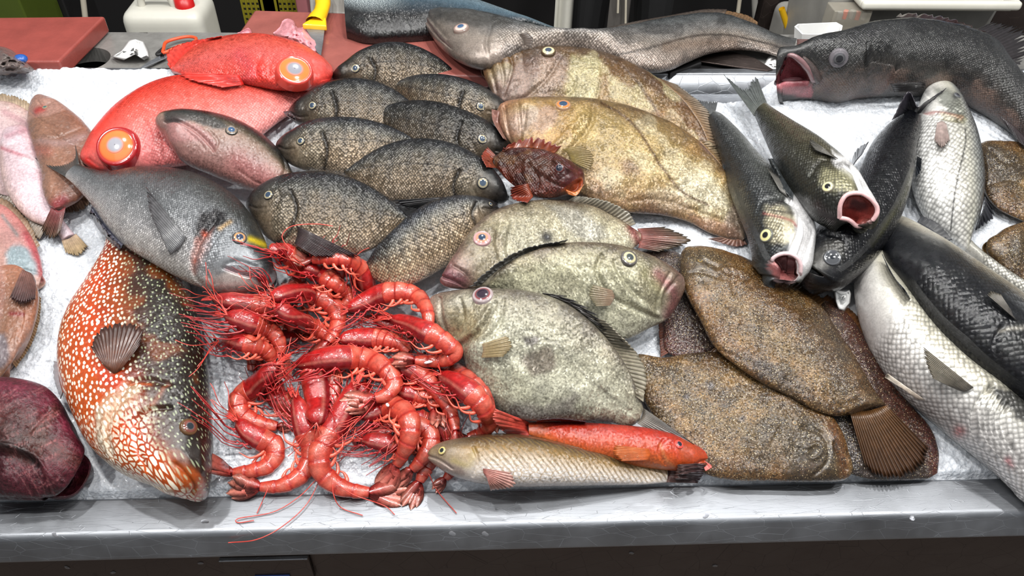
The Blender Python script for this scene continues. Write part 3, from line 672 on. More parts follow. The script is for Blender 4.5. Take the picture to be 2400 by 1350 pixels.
# ---- pink flesh scraps
def blob(name, px, z, th, mat, label, cat, c, seed=0, parent=None):
    L = np.array(px, float); cen = L.mean(0); n = 40; E_ = resample(np.vstack([L, L[:1]]), np.linspace(0, 1, n + 1)[:-1]); k = np.linspace(1, 0.02, 14)
    P_ = cen + (E_[None] - cen) * k[:, None, None]; hh = z + th * (1 - k ** 2.5)[:, None] + th * .9 * (vnoise(P_[..., 0] / 9, P_[..., 1] / 6, seed, 2) - .5) * (1 - k[:, None] * .6)
    P3 = np.array([[on_z(P_[i, j, 0], P_[i, j, 1], hh[i, j]) for j in range(n)] for i in range(14)])
    low = P3[0].copy(); low[:, 2] = z; V = np.vstack([low, P3.reshape(-1, 3)])
    cc = lin(c)[None] * (.75 + .5 * vnoise(V[:, 0] * 60, V[:, 1] * 60, seed + 3)[:, None]); o = part(name, V, gridfaces(15, n, True), mat, parent, col=np.clip(cc, 0, 1)); return tagit(o, label, cat) if label else o
blob('flesh_scrap', [(640, 78), (655, 66), (662, 50), (676, 43), (690, 50), (694, 64), (712, 66), (736, 88), (748, 108), (742, 124), (720, 118), (690, 100), (660, 92)], 1.032, .022, M['pinkmeat'], 'folded pale pink flesh scrap on the board beside the knife', 'scrap', (232, 158, 166), 3)
blob('flesh_scrap', [(556, 78), (570, 71), (582, 66), (590, 74), (586, 80), (565, 82)], 1.032, .008, M['pinkmeat'], 'small pink flesh crumb on the board behind the red fish', 'scrap', (222, 140, 150), 5)
# ---- scissors
sc = root('scissors', on_z(410, 118, 1.004), 'open scissors with orange and black handles on the grey counter', 'scissors')
for k, (px, m, r_, nm) in enumerate((([(384, 112), (388, 100), (408, 92), (440, 86), (460, 90), (452, 100), (420, 108), (384, 124)], M['orange'], .0032, 'handle_ring'), ([(384, 122), (372, 128), (368, 126), (384, 112)], M['black'], .003, 'handle_neck'), ([(392, 118), (430, 108), (470, 108)], M['black'], .0035, 'lower_handle'))):
    C = resample(px + ([px[0]] if k == 0 else []), np.linspace(0, 1, 40)); V, F = tube_arr(np.array([on_z(x, y, 1.008 + .003 * (k == 0)) for x, y in C]), r_, 8, np.array([0, 0, 1.])); part(nm, V, F, m, sc)
prism('blade', [on_z(x, y, 1.008) for x, y in ((380, 128), (392, 134), (350, 152), (318, 166), (345, 146))], .002, M['steel'], sc, .0004); prism('blade', [on_z(x, y, 1.006) for x, y in ((384, 126), (394, 130), (360, 150), (335, 160), (350, 146))], .0016, M['steel'], sc, .0004)
V, F = tube_arr(np.array([on_z(380, 131, 1.006), on_z(380, 131, 1.011)]), .0035, 12, np.array([0, 1., 0])); part('pivot', V, F, M['steel'], sc)
# ---- crumpled papers
def crumple(name, px, z, hgt, mat, label, seed, cat='paper', onice=False):
    rg = np.random.RandomState(seed); L = np.array(px, float); cen = L.mean(0); V = []; n = len(L)
    at = (lambda x, y, h: ICE.at(x, y, z + h)) if onice else (lambda x, y, h: on_z(x, y, z + h))
    for k, hh in ((1, .1), (.78, .75), (.5, .45), (.25, 1.0), (0, .7)):
        for i, p in enumerate(L): q = cen + (p - cen) * k + (rg.rand(2) - .5) * 5 * k; V.append(at(q[0], q[1], hgt * hh * (.3 + 1.0 * rg.rand())))
    V = np.array(V); o = part(name, V, gridfaces(5, n, True), mat, smooth=False); md = o.modifiers.new('thickness', 'SOLIDIFY'); md.thickness = .0006; return tagit(o, label, cat)
crumple('crumpled_paper', [(258, 133), (282, 121), (300, 97), (318, 90), (334, 96), (345, 120), (352, 132), (336, 139), (318, 130), (292, 139)], 1.003, .024, M['paper'], 'crumpled white paper scrap on the grey counter by the scissors', 4)
crumple('paper_slip', [(1788, 152), (1800, 136), (1818, 124), (1832, 138), (1842, 156), (1838, 166), (1810, 166), (1796, 162)], 1.004, .008, M['paper'], 'white printed paper slip beside the steel blade and gaping fish', 8)
o = crumple('crumpled_paper', [(1952, 678), (1968, 682), (1992, 678), (1996, 690), (1990, 712), (1978, 728), (1966, 726), (1958, 706)], .012, .02, M['paper'], 'small crumpled white paper tucked between bass and flounder', 9, onice=True)
blob('leaf', [(1591, 160), (1606, 150), (1624, 142), (1626, 150), (1612, 158), (1622, 166), (1600, 170)], 1.004, .006, M['leaf'], 'small green leaf scrap under the hake', 'leaf', (110, 170, 60), 9)
# big knife blade lying at right
kn = root('large_knife', on_z(1720, 145, 1.004), 'wide dull steel knife blade under the hake tail', 'knife')
prism('blade', [on_z(x, y, 1.016) for x, y in ((1628, 141), (1660, 122), (1720, 121), (1770, 136), (1812, 162), (1800, 165), (1720, 155))], .003, M['steeldark'], kn, .0008)
prism('handle', [on_z(x, y, 1.018) for x, y in ((1560, 150), (1640, 130), (1646, 146), (1570, 172))], .014, M['black'], kn, .004)
prism('dark_mat', [on_z(x, y, 1.006) for x, y in ((1560, 130), (1700, 130), (1840, 160), (1800, 176), (1560, 176))], .004, M['black'], None, .001); tagit(bpy.data.objects['dark_mat'], 'black rubber mat on the counter under the hake tail', 'mat')
# fish head and blue cap, far left
blob('fish_head', [(-30, 110), (0, 108), (30, 118), (44, 130), (62, 146), (80, 166), (40, 172), (-40, 172)], 1.034, .03, M['pinkmeat'], 'grey fish head piece lying on the left board', 'fish', (120, 108, 104), 12)
bm = bmesh.new(); bmesh.ops.create_uvsphere(bm, u_segments=20, v_segments=12, radius=.011); bmesh.ops.scale(bm, vec=(1.1, 1, .7), verts=bm.verts); bmesh.ops.translate(bm, vec=Vector(on_z(48, 138, 1.05)), verts=bm.verts); o = obj_bm('blue_cap', bm, M['blue'], smooth=True); tagit(o, 'small blue cap behind the fish head on the left board', 'cap')
# ---- jerrycans
def jerry(label, pa, pb, top, Y, mat, capx, dim=1.0, dp=.15):
    a, b = on_y(pa, top, Y), on_y(pb, top, Y); w = b[0] - a[0]; cx = (a[0] + b[0]) / 2; zt = a[2]; hgt = .26
    r = root('jerrycan', (cx, Y + dp / 2, zt - hgt), label, 'jerrycan')
    bm = bmesh.new(); bmesh.ops.create_cube(bm, size=1)
    for v in bm.verts: v.co = Vector((cx + v.co.x * w, Y + dp / 2 + v.co.y * dp, zt - hgt / 2 + v.co.z * hgt))
    bmesh.ops.bevel(bm, geom=[e for e in bm.edges], offset=.035, segments=6, profile=.6, affect='EDGES'); obj_bm('body', bm, mat, r, smooth=True)
    C = catmull([(cx - w * .28, Y + dp * .35, zt - .012), (cx - w * .25, Y + dp * .35, zt + .022), (cx - w * .1, Y + dp * .35, zt + .027), (cx + w * .08, Y + dp * .35, zt + .024), (cx + w * .14, Y + dp * .35, zt - .010)], 8)
    V, F = tube_arr(C, .009, 12, np.array([0, 1., 0])); part('handle', V, F, mat, r)
    x = cx + w * capx; z0 = zt - .006; V, F = tube_arr(np.array([[x, Y + dp * .35, z0], [x, Y + dp * .35, z0 + .028], [x, Y + dp * .35, z0 + .0285]]), [.024, .022, .0005], 20, np.array([0, 1., 0])); part('cap', V, F, M['redp'], r, label='red screw cap', smooth=False)
jerry('white plastic jerrycan with a red cap behind the counter at back left', 273, 466, 34, 1.85, M['white'], .26)
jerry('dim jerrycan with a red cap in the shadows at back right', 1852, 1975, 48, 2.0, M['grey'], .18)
# ---- things behind at the left
def post(name, px, Y, r_, m, label, cat='pole'):
    V, F = tube_arr(np.array([on_y(x, y, Y) for x, y in px]), r_, 12, np.array([0, 1., 0])); o = part(name, V, F, m); return tagit(o, label, cat)
post('pole', [(20, -60), (36, 60), (46, 140)], 2.3, .008, M['cord'], 'pale thin pole at the far back left corner')
post('pole', [(188, -60), (202, 60), (212, 140)], 2.3, .008, M['cord'], 'pale thin pole midway behind the left cutting board')
post('pole', [(1742, -60), (1728, 40), (1718, 130)], 2.5, .007, M['cord'], 'slanting pale pole in the dark behind the hake tail')
post('table_leg', [(1767, -60), (1771, 70), (1773, 190)], 2.4, .010, M['grey'], 'upright grey metal leg behind the hake tail', 'table leg')
def backbox(name, x0, x1, yt, Y, dep, hgt, m, label, cat):
    a, b = on_y(x0, yt, Y), on_y(x1, yt, Y); c = ((a[0] + b[0]) / 2, Y + dep / 2, a[2] - hgt / 2); o = box(name, c, (b[0] - a[0], dep, hgt), m, None, .006); return tagit(o, label, cat)
backbox('crate', -60, 28, -40, 2.2, .2, .5, M['green'], 'green crate in the far left back corner', 'crate')
backbox('box', 92, 132, -40, 2.4, .2, .6, M['black'], 'dark upright box behind the left board', 'box')
cr = root('crate', on_y(625, 90, 2.1), 'yellow-green slatted crate behind the middle cutting board', 'crate')
a, b = on_y(552, -60, 2.1), on_y(682, -60, 2.1); zb = on_y(600, 130, 2.1)[2]
for z_ in np.linspace(zb, a[2], 17)[:-1]: box('slat', ((a[0] + b[0]) / 2, 2.1, z_), (b[0] - a[0], .006, .006), M['yg'], cr, 0)
for x_ in np.linspace(a[0], b[0], 13): box('bar', (x_, 2.1, (a[2] + zb) / 2), (.005 if abs(x_ - (a[0] + b[0]) / 2) > .02 else .03, .008, a[2] - zb), M['yg'], cr, 0)
box('inner_wall', ((a[0] + b[0]) / 2, 2.22, (a[2] + zb) / 2), (b[0] - a[0], .01, a[2] - zb), M['black'], cr, 0)
backbox('tub', 684, 712, -40, 2.05, .1, .4, M['pinkp'], 'dull pink tub edge beside the slatted crate', 'tub')
# ---- right background: bins, lids, trays
bn = root('storage_bin', on_y(2150, 95, 1.62), 'dirty white plastic bin behind the gaping grey fish', 'bin')
a, b = on_y(1950, 5, 1.66), on_y(2362, 5, 1.66); wz = a[2]
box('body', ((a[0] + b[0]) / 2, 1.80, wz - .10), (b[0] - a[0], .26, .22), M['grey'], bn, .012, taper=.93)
tr = root('white_tray', on_y(2200, 26, 1.6), 'white rimmed plastic tray stacked on the bin, holding a blue lid', 'tray')
a, b = on_y(2018, 22, 1.60), on_y(2392, 22, 1.60); zt = a[2]
box('base', ((a[0] + b[0]) / 2, 1.74, zt - .002), (b[0] - a[0] - .02, .26, .012), M['white'], tr, .004)
box('rim', ((a[0] + b[0]) / 2, 1.605, zt + .008), (b[0] - a[0], .018, .02), M['white'], tr, .008, seg=4); box('rim', (a[0] + .008, 1.74, zt + .008), (.018, .27, .02), M['white'], tr, .008, seg=4); box('rim', (b[0] - .008, 1.74, zt + .008), (.018, .27, .02), M['white'], tr, .008, seg=4)
a, b = on_y(2262, 4, 1.64), on_y(2420, 4, 1.64); o = box('container_lid', ((a[0] + b[0]) / 2, 1.72, a[2] + .004), (b[0] - a[0], .14, .012), M['blue'], None, .005); tagit(o, 'blue lid lying on the white tray', 'lid')
def dish(name, px, z, m, label, cat='dish', hgt=.03):
    L = [on_z(x, y, z + hgt) for x, y in px]; c = np.mean(L, 0); n = len(L); V = L + [c + (p - c) * .93 for p in L] + [c + (p - c) * .8 - np.array([0, 0, hgt]) for p in L] + [c + (p - c) * .86 - np.array([0, 0, hgt]) for p in L]
    V = np.array(V); F = [(i, (i + 1) % n, n + (i + 1) % n, n + i) for i in range(n)] + [(n + i, n + (i + 1) % n, 2 * n + (i + 1) % n, 2 * n + i) for i in range(n)] + [tuple(2 * n + i for i in range(n))] + [(i, (i + 1) % n, 3 * n + (i + 1) % n, 3 * n + i) for i in range(n)] + [tuple(3 * n + i for i in range(n))]
    o = part(name, V, F, m, smooth=False); return tagit(o, label, cat)
dish('foam_dish', [(1862, 62), (1870, 56), (1960, 52), (1975, 60), (1970, 82), (1880, 80)], 1.0, M['paper'], 'small white dish between the hake tail and the bin')
c1 = on_y(2000, 40, 1.62); ct = root('clear_box', (c1[0], 1.63, c1[2] - .05), 'clear plastic box with brown scraps by the bin corner', 'container')
box('wall', (c1[0] - .01, 1.63, c1[2] - .01), (.085, .05, .06), M['clear'], ct, .003)
for i in range(5): box('scrap', (c1[0] - .03 + .014 * i, 1.625 + .004 * (i % 2), c1[2] + .002 * (i % 3)), (.012, .01, .02), M['orange'] if i % 2 else M['grey'], ct, .002, rz=i)
post('hose', [(1832, 20), (1840, 45), (1848, 70), (1850, 100)], 1.9, .008, M['yellow'], 'short yellow hose piece beside the dim jerrycan', 'hose')
backbox('post', 1806, 1846, -60, 2.15, .05, .6, M['steeldark'], 'dark grey square post behind the hake tail', 'post')
backbox('cabinet', 2352, 2520, -20, 1.75, .4, .5, M['steeldark'], 'grey-green steel cabinet at the far back right', 'cabinet')
# ---- person in black trousers and a grey apron, standing behind the counter
def person():
    Y = 2.45; cx = on_y(1450, 40, Y)[0]; s = .97
    R_ = root('person', (cx, Y, 0), 'person in black trousers and grey apron standing behind the counter', 'person')
    jl = on_y(1378, 60, Y)[0] - cx; jr = on_y(1520, 60, Y)[0] - cx
    pts = {'pel': (0, 0, .95), 'wa': (0, 0, 1.10), 'ch': (0, -.01, 1.34), 'nk': (0, 0, 1.48), 'hd': (0, -.01, 1.58), 'top': (0, 0, 1.70), 'sl': (-.19, 0, 1.42), 'el': (-.24, -.05, 1.14), 'hl': (-.18, -.22, .98), 'sr': (.19, 0, 1.42), 'er': (.24, -.05, 1.14), 'hr': (.18, -.22, .98),
           'l1': (jl, 0, .88), 'l2': (jl * 1.08, -.02, .50), 'l3': (jl * 1.1, .02, .09), 'l4': (jl * 1.15, -.13, .04), 'r1': (jr, 0, .88), 'r2': (jr * 1.08, -.02, .50), 'r3': (jr * 1.1, .02, .09), 'r4': (jr * 1.15, -.13, .04)}
    ed = [('pel', 'wa'), ('wa', 'ch'), ('ch', 'nk'), ('nk', 'hd'), ('hd', 'top'), ('ch', 'sl'), ('sl', 'el'), ('el', 'hl'), ('ch', 'sr'), ('sr', 'er'), ('er', 'hr'), ('pel', 'l1'), ('l1', 'l2'), ('l2', 'l3'), ('l3', 'l4'), ('pel', 'r1'), ('r1', 'r2'), ('r2', 'r3'), ('r3', 'r4')]
    rr = {'pel': .13, 'wa': .12, 'ch': .14, 'nk': .055, 'hd': .09, 'top': .07, 'sl': .06, 'el': .045, 'hl': .035, 'sr': .06, 'er': .045, 'hr': .035, 'l1': .095, 'l2': .065, 'l3': .045, 'l4': .035, 'r1': .095, 'r2': .065, 'r3': .045, 'r4': .035}
    K = list(pts); me = bpy.data.meshes.new('body'); me.from_pydata([pts[k] for k in K], [(K.index(a), K.index(b)) for a, b in ed], []); o = bpy.data.objects.new('body', me); COL.objects.link(o); o.parent = R_
    m = o.modifiers.new('skin', 'SKIN'); 
    for i, k in enumerate(K): me.skin_vertices[0].data[i].radius = (rr[k], rr[k] * .85)
    me.skin_vertices[0].data[0].use_root = True
    o.modifiers.new('sub', 'SUBSURF').levels = 2; o.modifiers['sub'].render_levels = 2; me.materials.append(M['cloth'])
    # apron hanging in front, its cords in the middle
    n = 24; V = []
    for i in range(12):
        z = 1.3 - i * .06
        for j in range(n): a = (j / (n - 1) - .5); V.append((cx + a * .46, Y - .17 + abs(a) ** 2 * .35 + .006 * math.sin(j * 1.9), z))
    V = np.array(V); V2 = V[(V[:, 2] > .6)]
    # narrow bib split in the middle so that both trouser legs stay visible
    xa = on_y(1426, 30, Y - .16)[0]; xb = on_y(1474, 30, Y - .16)[0]
    W_ = np.array([[x, Y - .16 + .004 * math.sin(k * 2.2), z] for z in np.linspace(1.25, .55, 12) for k, x in enumerate(np.linspace(xa, xb, 10))]); o = part('apron', W_, gridfaces(12, 10), M['apron'], R_); o.modifiers.new('t', 'SOLIDIFY').thickness = .003
    xa = on_y(1300, 30, Y - .1)[0]; xb = on_y(1342, 30, Y - .1)[0]; W_ = np.array([[x, Y - .1 + .02 * math.sin(k), z] for z in np.linspace(1.25, .5, 12) for k, x in enumerate(np.linspace(xa, xb, 8))]); o = part('apron_side', W_, gridfaces(12, 8), M['white'], R_); o.modifiers.new('t', 'SOLIDIFY').thickness = .003
    for px in ([(1450, -60), (1449, 0), (1448, 30)], [(1467, -60), (1467, 0), (1466, 62)]):
        V, F = tube_arr(np.array([on_y(x, y, Y - .18) for x, y in px]), .0035, 8, np.array([0, 1., 0])); part('cord', V, F, M['cord'], R_)
    V, F = tube_arr(np.array([[cx, Y - .01, 1.60], [cx, Y, 1.66], [cx, Y + .01, 1.72], [cx, Y + .01, 1.745]]), [.098, .10, .08, .01], 20, np.array([0, 1., 0])); part('hair', V, F, M['black'], R_)
person()
# ---- room
def quad(name, P_, m): o = part(name, np.array(P_, float), [(0, 1, 2, 3)], m, smooth=False); return tagit(o, kind='structure')
quad('floor', [(-3, -2.5, 0), (3, -2.5, 0), (3, 3.4, 0), (-3, 3.4, 0)], plain('dark_floor', (120, 112, 106), .4, 0, .3, 6))
quad('wall_back', [(-3, 3.4, 0), (3, 3.4, 0), (3, 3.4, 2.2), (-3, 3.4, 2.2)], M['dark'])
# ice crumb and loose bits of shell
o = part('plastic_sheet', np.array([ICE.at(x, y, .008) for x, y in ((1925, 690), (1965, 660), (2000, 670), (2010, 745), (1985, 738), (1950, 712))]), [(0, 1, 2, 3, 4, 5)], plain('sheet', (140, 140, 142), .3)); tagit(o, 'grey plastic sheet under the crumpled paper', 'sheet')

# water drops on the steel
M['water'] = plain('water', (240, 240, 245), .05, 0, 0, 10); M['water'].node_tree.nodes['Principled BSDF'].inputs['Transmission Weight'].default_value = .9
def drop(P_, n, r, seed):
    rg = np.random.RandomState(seed); n = np.array(n, float); n /= np.linalg.norm(n); a = np.cross(n, [0.1, .2, 1.]); a /= np.linalg.norm(a); b_ = np.cross(n, a); th = np.arange(20) * np.pi / 10; k = np.linspace(1, .02, 7)
    w = 1 + .25 * np.sin(th * 2 + rg.rand() * 6) + .1 * np.sin(th * 3)
    V = P_ + r * (k[:, None, None] * w[None, :, None] * (np.cos(th)[None, :, None] * a + np.sin(th)[None, :, None] * b_) + (.35 * np.sqrt(1.0001 - k ** 2))[:, None, None] * n)
    o = part('water_drop', V.reshape(-1, 3), gridfaces(7, 20, True), M['water']); tagit(o, 'small clear water drop clinging to the steel', 'water drop', 'water drops on the steel')
for k, (x, y) in enumerate([(129, 1253), (1060, 1250), (1137, 1251), (2138, 1214), (1655, 1209), (480, 1222)]):
    drop(on_y(x, y, fy - .0645), (0, -1, .35), .004, k)
for k, (x, y) in enumerate([(157, 1330), (265, 1342), (470, 1320), (636, 1267), (684, 1282), (1288, 1265), (1676, 1326), (1480, 1296)]):
    drop(on_y(x, y, fy - .0305), (0, -1, 0), .0035, 20 + k)

# ================================================================== fish on the ice, from the lowest layer up
# ---- pale flatfish, left edge
f = fish('flatfish', 'pale flatfish at the top left edge with a fringed fin', [(-130, 300), (-60, 245), (0, 236), (50, 250), (95, 288), (130, 350), (140, 420)], [(-130, 300), (-100, 380), (-50, 430), (20, 460), (90, 460), (140, 425)], .012, 'pale', tp=FLAT_T,
         paint=[('s', [(-1, (205, 180, 178)), (0, (222, 200, 205)), (.85, (228, 205, 200)), (1, (205, 170, 160))]), ('n', 18, .55, (225, 205, 215), .6), ('l', [(10, 262), (60, 290), (120, 340)], 9, (196, 150, 160), .5)], lumps=.003)
fin(f, 'dorsal_fin', [(-60, 246), (0, 238), (50, 252), (82, 278)], [(-70, 225), (5, 219), (62, 236), (76, 262)], (200, 180, 160), (178, 158, 130), 22, jag=.3, he=.012, hb=.01)
f = fish('flatfish', 'pinkish white flatfish lying belly side up with its tail fan on bare ice', [(12, 312), (30, 297), (60, 296), (85, 325), (102, 375), (112, 430), (128, 480), (152, 520), (176, 550)],
         [(12, 312), (2, 350), (2, 400), (14, 445), (38, 485), (70, 515), (105, 530), (132, 545), (146, 565)], .014, 'pale', tp=FLAT_T,
         paint=[('s', [(-1, (214, 188, 180)), (-.5, (230, 208, 212)), (.4, (232, 212, 218)), (1, (215, 175, 178))]), ('n', 22, .6, (236, 222, 228), .7), ('l', [(0, 345), (40, 360), (70, 372), (110, 400)], 4, (205, 110, 125), .6), ('l', [(15, 318), (60, 305)], 8, (190, 140, 150), .6), ('l', [(60, 375), (95, 385)], 10, (235, 240, 240), .6)],
         relief=[('l', [(14, 320), (60, 330), (88, 345)], 4, .0015), ('l', [(5, 350), (50, 372), (90, 400)], 3, .001)], lumps=.003)
fin(f, 'anal_fin', [(2, 420), (30, 470), (70, 515), (110, 532)], [(-14, 440), (22, 505), (62, 542), (92, 562)], (186, 172, 158), (140, 125, 108), 24, jag=.2, he=.006, hb=.01)
fin(f, 'tail_fin', [(144, 562), (160, 560), (178, 548)], [(155, 594), (185, 600), (206, 578)], (215, 190, 165), (196, 172, 132), 10, jag=.18, he=.004, hb=.008, amp=.001)
f = fish('flounder', 'small pinkish brown flounder with its tail fan towards the front', [(92, 226), (128, 234), (165, 258), (200, 290), (225, 330), (228, 385), (212, 435), (185, 468), (152, 486)],
         [(92, 226), (72, 245), (64, 285), (73, 330), (84, 365), (96, 405), (99, 445), (110, 475), (128, 492)], .017, 'pale', base=(.024, .004, 0), tp=FLAT_T,
         paint=[('s', [(-1, (150, 118, 98)), (-.4, (170, 132, 112)), (.4, (160, 122, 105)), (1, (172, 122, 100))]), ('n', 14, .5, (196, 160, 148), .7), ('l', [(85, 260), (100, 255)], 8, (190, 60, 60), .8), ('l', [(95, 330), (150, 335), (200, 320)], 10, (190, 165, 165), .5), ('l', [(130, 480), (150, 470)], 14, (176, 78, 90), .8), ('l', [(80, 350), (110, 355)], 14, (190, 120, 110), .5)],
         relief=[('l', [(70, 262), (110, 290), (160, 300)], 3, .0022), ('l', [(80, 320), (130, 322), (190, 300)], 3, .002), ('l', [(88, 236), (100, 250), (118, 240)], 3, .002), ('l', [(110, 300), (150, 330), (190, 345)], 3, .002)], lumps=.005)
fin(f, 'tail_fin', [(122, 484), (138, 494), (154, 484)], [(96, 540), (112, 560), (128, 560), (140, 545)], (176, 96, 100), (120, 100, 78), 14, jag=.22, stripe=.6, lift=.004, amp=.0012)
fin(f, 'dorsal_fin', [(150, 486), (185, 468), (212, 435)], [(156, 500), (196, 492), (226, 455)], (165, 130, 110), (120, 100, 82), 12, jag=.3, he=.006, hb=.01)
eye(f, 106, 252, 7, pupil=(60, 90, 90), iris=(130, 120, 95), rim=(140, 100, 85))
f = fish('flatfish', 'pink and blue-grey flatfish at the left edge above the brown one', [(-160, 580), (-60, 490), (0, 478), (50, 518), (86, 578), (100, 630), (96, 660)], [(-160, 580), (-120, 690), (-40, 740), (40, 720), (82, 690), (96, 664)], .016, 'pale', tp=FLAT_T,
         paint=[('s', [(-1, (175, 140, 125)), (0, (200, 165, 155)), (.6, (215, 170, 165)), (1, (205, 140, 135))]), ('p', [(12, 590), (45, 572), (80, 600), (88, 640), (30, 640)], 10, (160, 180, 186), .9), ('l', [(60, 550), (90, 610), (97, 640)], 9, (190, 90, 100), .8), ('l', [(5, 505), (40, 550)], 5, (130, 150, 150), .6)],
         relief=[('l', [(0, 640), (50, 632), (95, 640)], 4, .003), ('l', [(20, 530), (70, 590)], 4, .0015)], lumps=.004)
fin(f, 'dorsal_fin', [(-30, 480), (5, 482), (50, 520), (86, 582)], [(-30, 462), (12, 466), (62, 512), (94, 575)], (180, 150, 130), (150, 126, 100), 20, jag=.3, he=.012, hb=.013)
f = fish('flatfish', 'brown flatfish at the left edge with a dark ribbed pectoral fin', [(-160, 760), (-80, 660), (-10, 628), (40, 622), (78, 655), (90, 695), (80, 750), (60, 800), (28, 850), (6, 880)],
         [(-160, 760), (-140, 860), (-90, 915), (-40, 925), (-10, 905), (0, 890)], .02, 'pale', tp=FLAT_T,
         paint=[('s', [(-1, (140, 105, 85)), (0, (150, 118, 98)), (.6, (168, 126, 104)), (1, (186, 134, 108))]), ('n', 16, .5, (188, 158, 146), .6), ('l', [(25, 735), (55, 737)], 5, (150, 30, 45), .8), ('p', [(-10, 780), (15, 790), (20, 850), (-10, 860)], 8, (140, 140, 150), .7), ('l', [(0, 620), (5, 700), (-10, 770)], 8, (190, 150, 140), .6)],
         relief=[('l', [(35, 700), (55, 730), (45, 800)], 4, .002), ('l', [(10, 640), (30, 700)], 4, .002), ('l', [(60, 740), (40, 830)], 10, -.002)], lumps=.005)
fin(f, 'pectoral_fin', [(52, 632), (74, 642), (84, 660)], [(22, 700), (50, 712), (82, 702)], (160, 120, 110), (70, 45, 45), 11, mode='on', lift=.005, stripe=.55, amp=.001, ray_c=(50, 30, 32))
fin(f, 'dorsal_fin', [(88, 690), (80, 750), (60, 800), (28, 850)], [(97, 700), (92, 755), (72, 812), (38, 862)], (176, 140, 112), (165, 135, 100), 26, jag=.2, he=.006, hb=.014)

# ---- dark red block of fish meat
f = fish('meat_block', 'dark red block of cut fish meat in the near left corner', [(-60, 880), (0, 884), (60, 890), (112, 906), (142, 935), (160, 970), (178, 1010), (172, 1060), (140, 1120)],
         [(-60, 1175), (0, 1169), (40, 1169), (104, 1169), (118, 1160), (130, 1145), (136, 1132)], .05, 'meat', cat='meat', tp=[(0, .95), (.4, 1), (.75, .8), (1, .25)], sq=.75, edge=2, base=(.0, .0, 0), head_ring=False,
         paint=[('s', [(-1, (104, 40, 56)), (-.1, (120, 44, 62)), (.1, (128, 66, 62)), (.5, (150, 62, 86)), (1, (156, 66, 92))]), ('n', 25, .5, (92, 32, 46), .6), ('p', [(0, 985), (60, 1010), (110, 960), (150, 945), (120, 1000), (95, 1070), (60, 1080), (0, 1050)], 10, (116, 78, 60), .6), ('l', [(0, 1040), (40, 1050), (90, 1085)], 8, (56, 34, 30), .8)] + [('l', [(x, y), (x + 14, y - 5), (x + 30, y - 14)], 1.5, (214, 150, 150), .6) for x, y in [(random.uniform(0, 130), random.uniform(905, 1150)) for _ in range(34)]] +
         [('l', [(5 + i * 28, 1070 + i * 6), (40 + i * 22, 1110), (70 + i * 20, 1160)], 1.6, (190, 130, 130), .5) for i in range(4)] + [('l', [(10 + i * 30, 900 + i * 6), (60 + i * 22, 940 + i * 4)], 1.6, (185, 110, 130), .4) for i in range(4)],
         relief=[('p', [(-80, 1046), (45, 1060), (96, 1090), (116, 1190), (-80, 1190)], 5, -.012), ('l', [(0, 1040), (45, 1052), (94, 1084), (118, 1160)], 6, -.006), ('l', [(0, 985), (60, 1012), (112, 962)], 6, .003), ('l', [(60, 1012), (95, 1060)], 5, .003)], lumps=.008)

# ---- alfonsinos
RED = [('s', [(-1, (238, 168, 164)), (-.5, (238, 160, 154)), (0, (236, 132, 122)), (.5, (234, 98, 82)), (1, (226, 66, 50))])]
f = fish('alfonsino', 'large-eyed red fish in front, its head down to the left', [(203, 372), (205, 345), (218, 310), (245, 270), (285, 232), (335, 200), (390, 180), (450, 174), (520, 180), (600, 192), (680, 206), (735, 206), (765, 203)],
         [(203, 372), (206, 390), (228, 402), (280, 402), (340, 398), (420, 390), (500, 375), (590, 335), (650, 290), (700, 255), (745, 222), (765, 212)], .034, 'alfonsino', group=None,
         paint=RED + [('t', .30, .12, (228, 60, 44), .5), ('p', [(340, 300), (420, 290), (420, 380), (330, 385)], 14, (232, 128, 128), .6), ('l', [(203, 375), (230, 398), (300, 400)], 9, (205, 32, 22), .8), ('l', [(560, 240), (660, 240), (740, 222)], 22, (236, 150, 146), .4)],
         relief=[('l', [(338, 285), (352, 320), (350, 390)], 4, .0022), ('l', [(372, 300), (385, 340), (380, 395)], 4, .003), ('l', [(208, 372), (240, 392), (300, 396)], 4, .0025), ('l', [(300, 275), (345, 290), (360, 340)], 5, .0015), ('l', [(320, 250), (360, 262), (400, 300), (420, 380)], 4, .002)])
eye(f, 278, 345, 50, (150, 150, 158), (240, 116, 60), (150, 26, 30), .36, .76, .42, .05)
fin(f, 'tail_fin', [(758, 202), (764, 207), (760, 213)], [(800, 180), (808, 200), (800, 225)], (226, 70, 60), (228, 90, 80), 8, he=.03)
f = fish('alfonsino', 'large-eyed red fish behind, snout pointing right at the knife', [(775, 176), (754, 142), (718, 110), (672, 90), (612, 78), (552, 80), (500, 90), (462, 104), (428, 130), (404, 164)],
         [(775, 176), (773, 198), (756, 208), (715, 213), (660, 213), (600, 205), (540, 196), (470, 190), (404, 172)], .036, 'alfonsino',
         paint=[('s', [(-1, (230, 92, 80)), (-.4, (234, 124, 118)), (.2, (236, 116, 100)), (1, (228, 78, 60))]), ('l', [(605, 155), (612, 175)], 16, (226, 60, 34), .8), ('l', [(560, 130), (590, 165), (575, 190)], 18, (222, 100, 108), .6), ('l', [(775, 178), (755, 205)], 8, (200, 40, 40), .5)],
         relief=[('l', [(612, 128), (600, 160), (612, 200)], 4, .003), ('l', [(640, 135), (630, 165), (645, 200)], 4, .002), ('l', [(775, 182), (752, 188), (738, 205)], 3, .003), ('l', [(732, 143), (736, 150)], 4, .002)])
eye(f, 690, 168, 42, (130, 130, 138), (240, 112, 56), (186, 60, 50), .42, .8, .3, .02)
fin(f, 'pectoral_fin', [(560, 176), (568, 190), (572, 198)], [(414, 168), (440, 186), (520, 205)], (224, 50, 40), (230, 84, 74), 10, mode='on', lift=.004, stripe=.4, ray_c=(205, 40, 34))
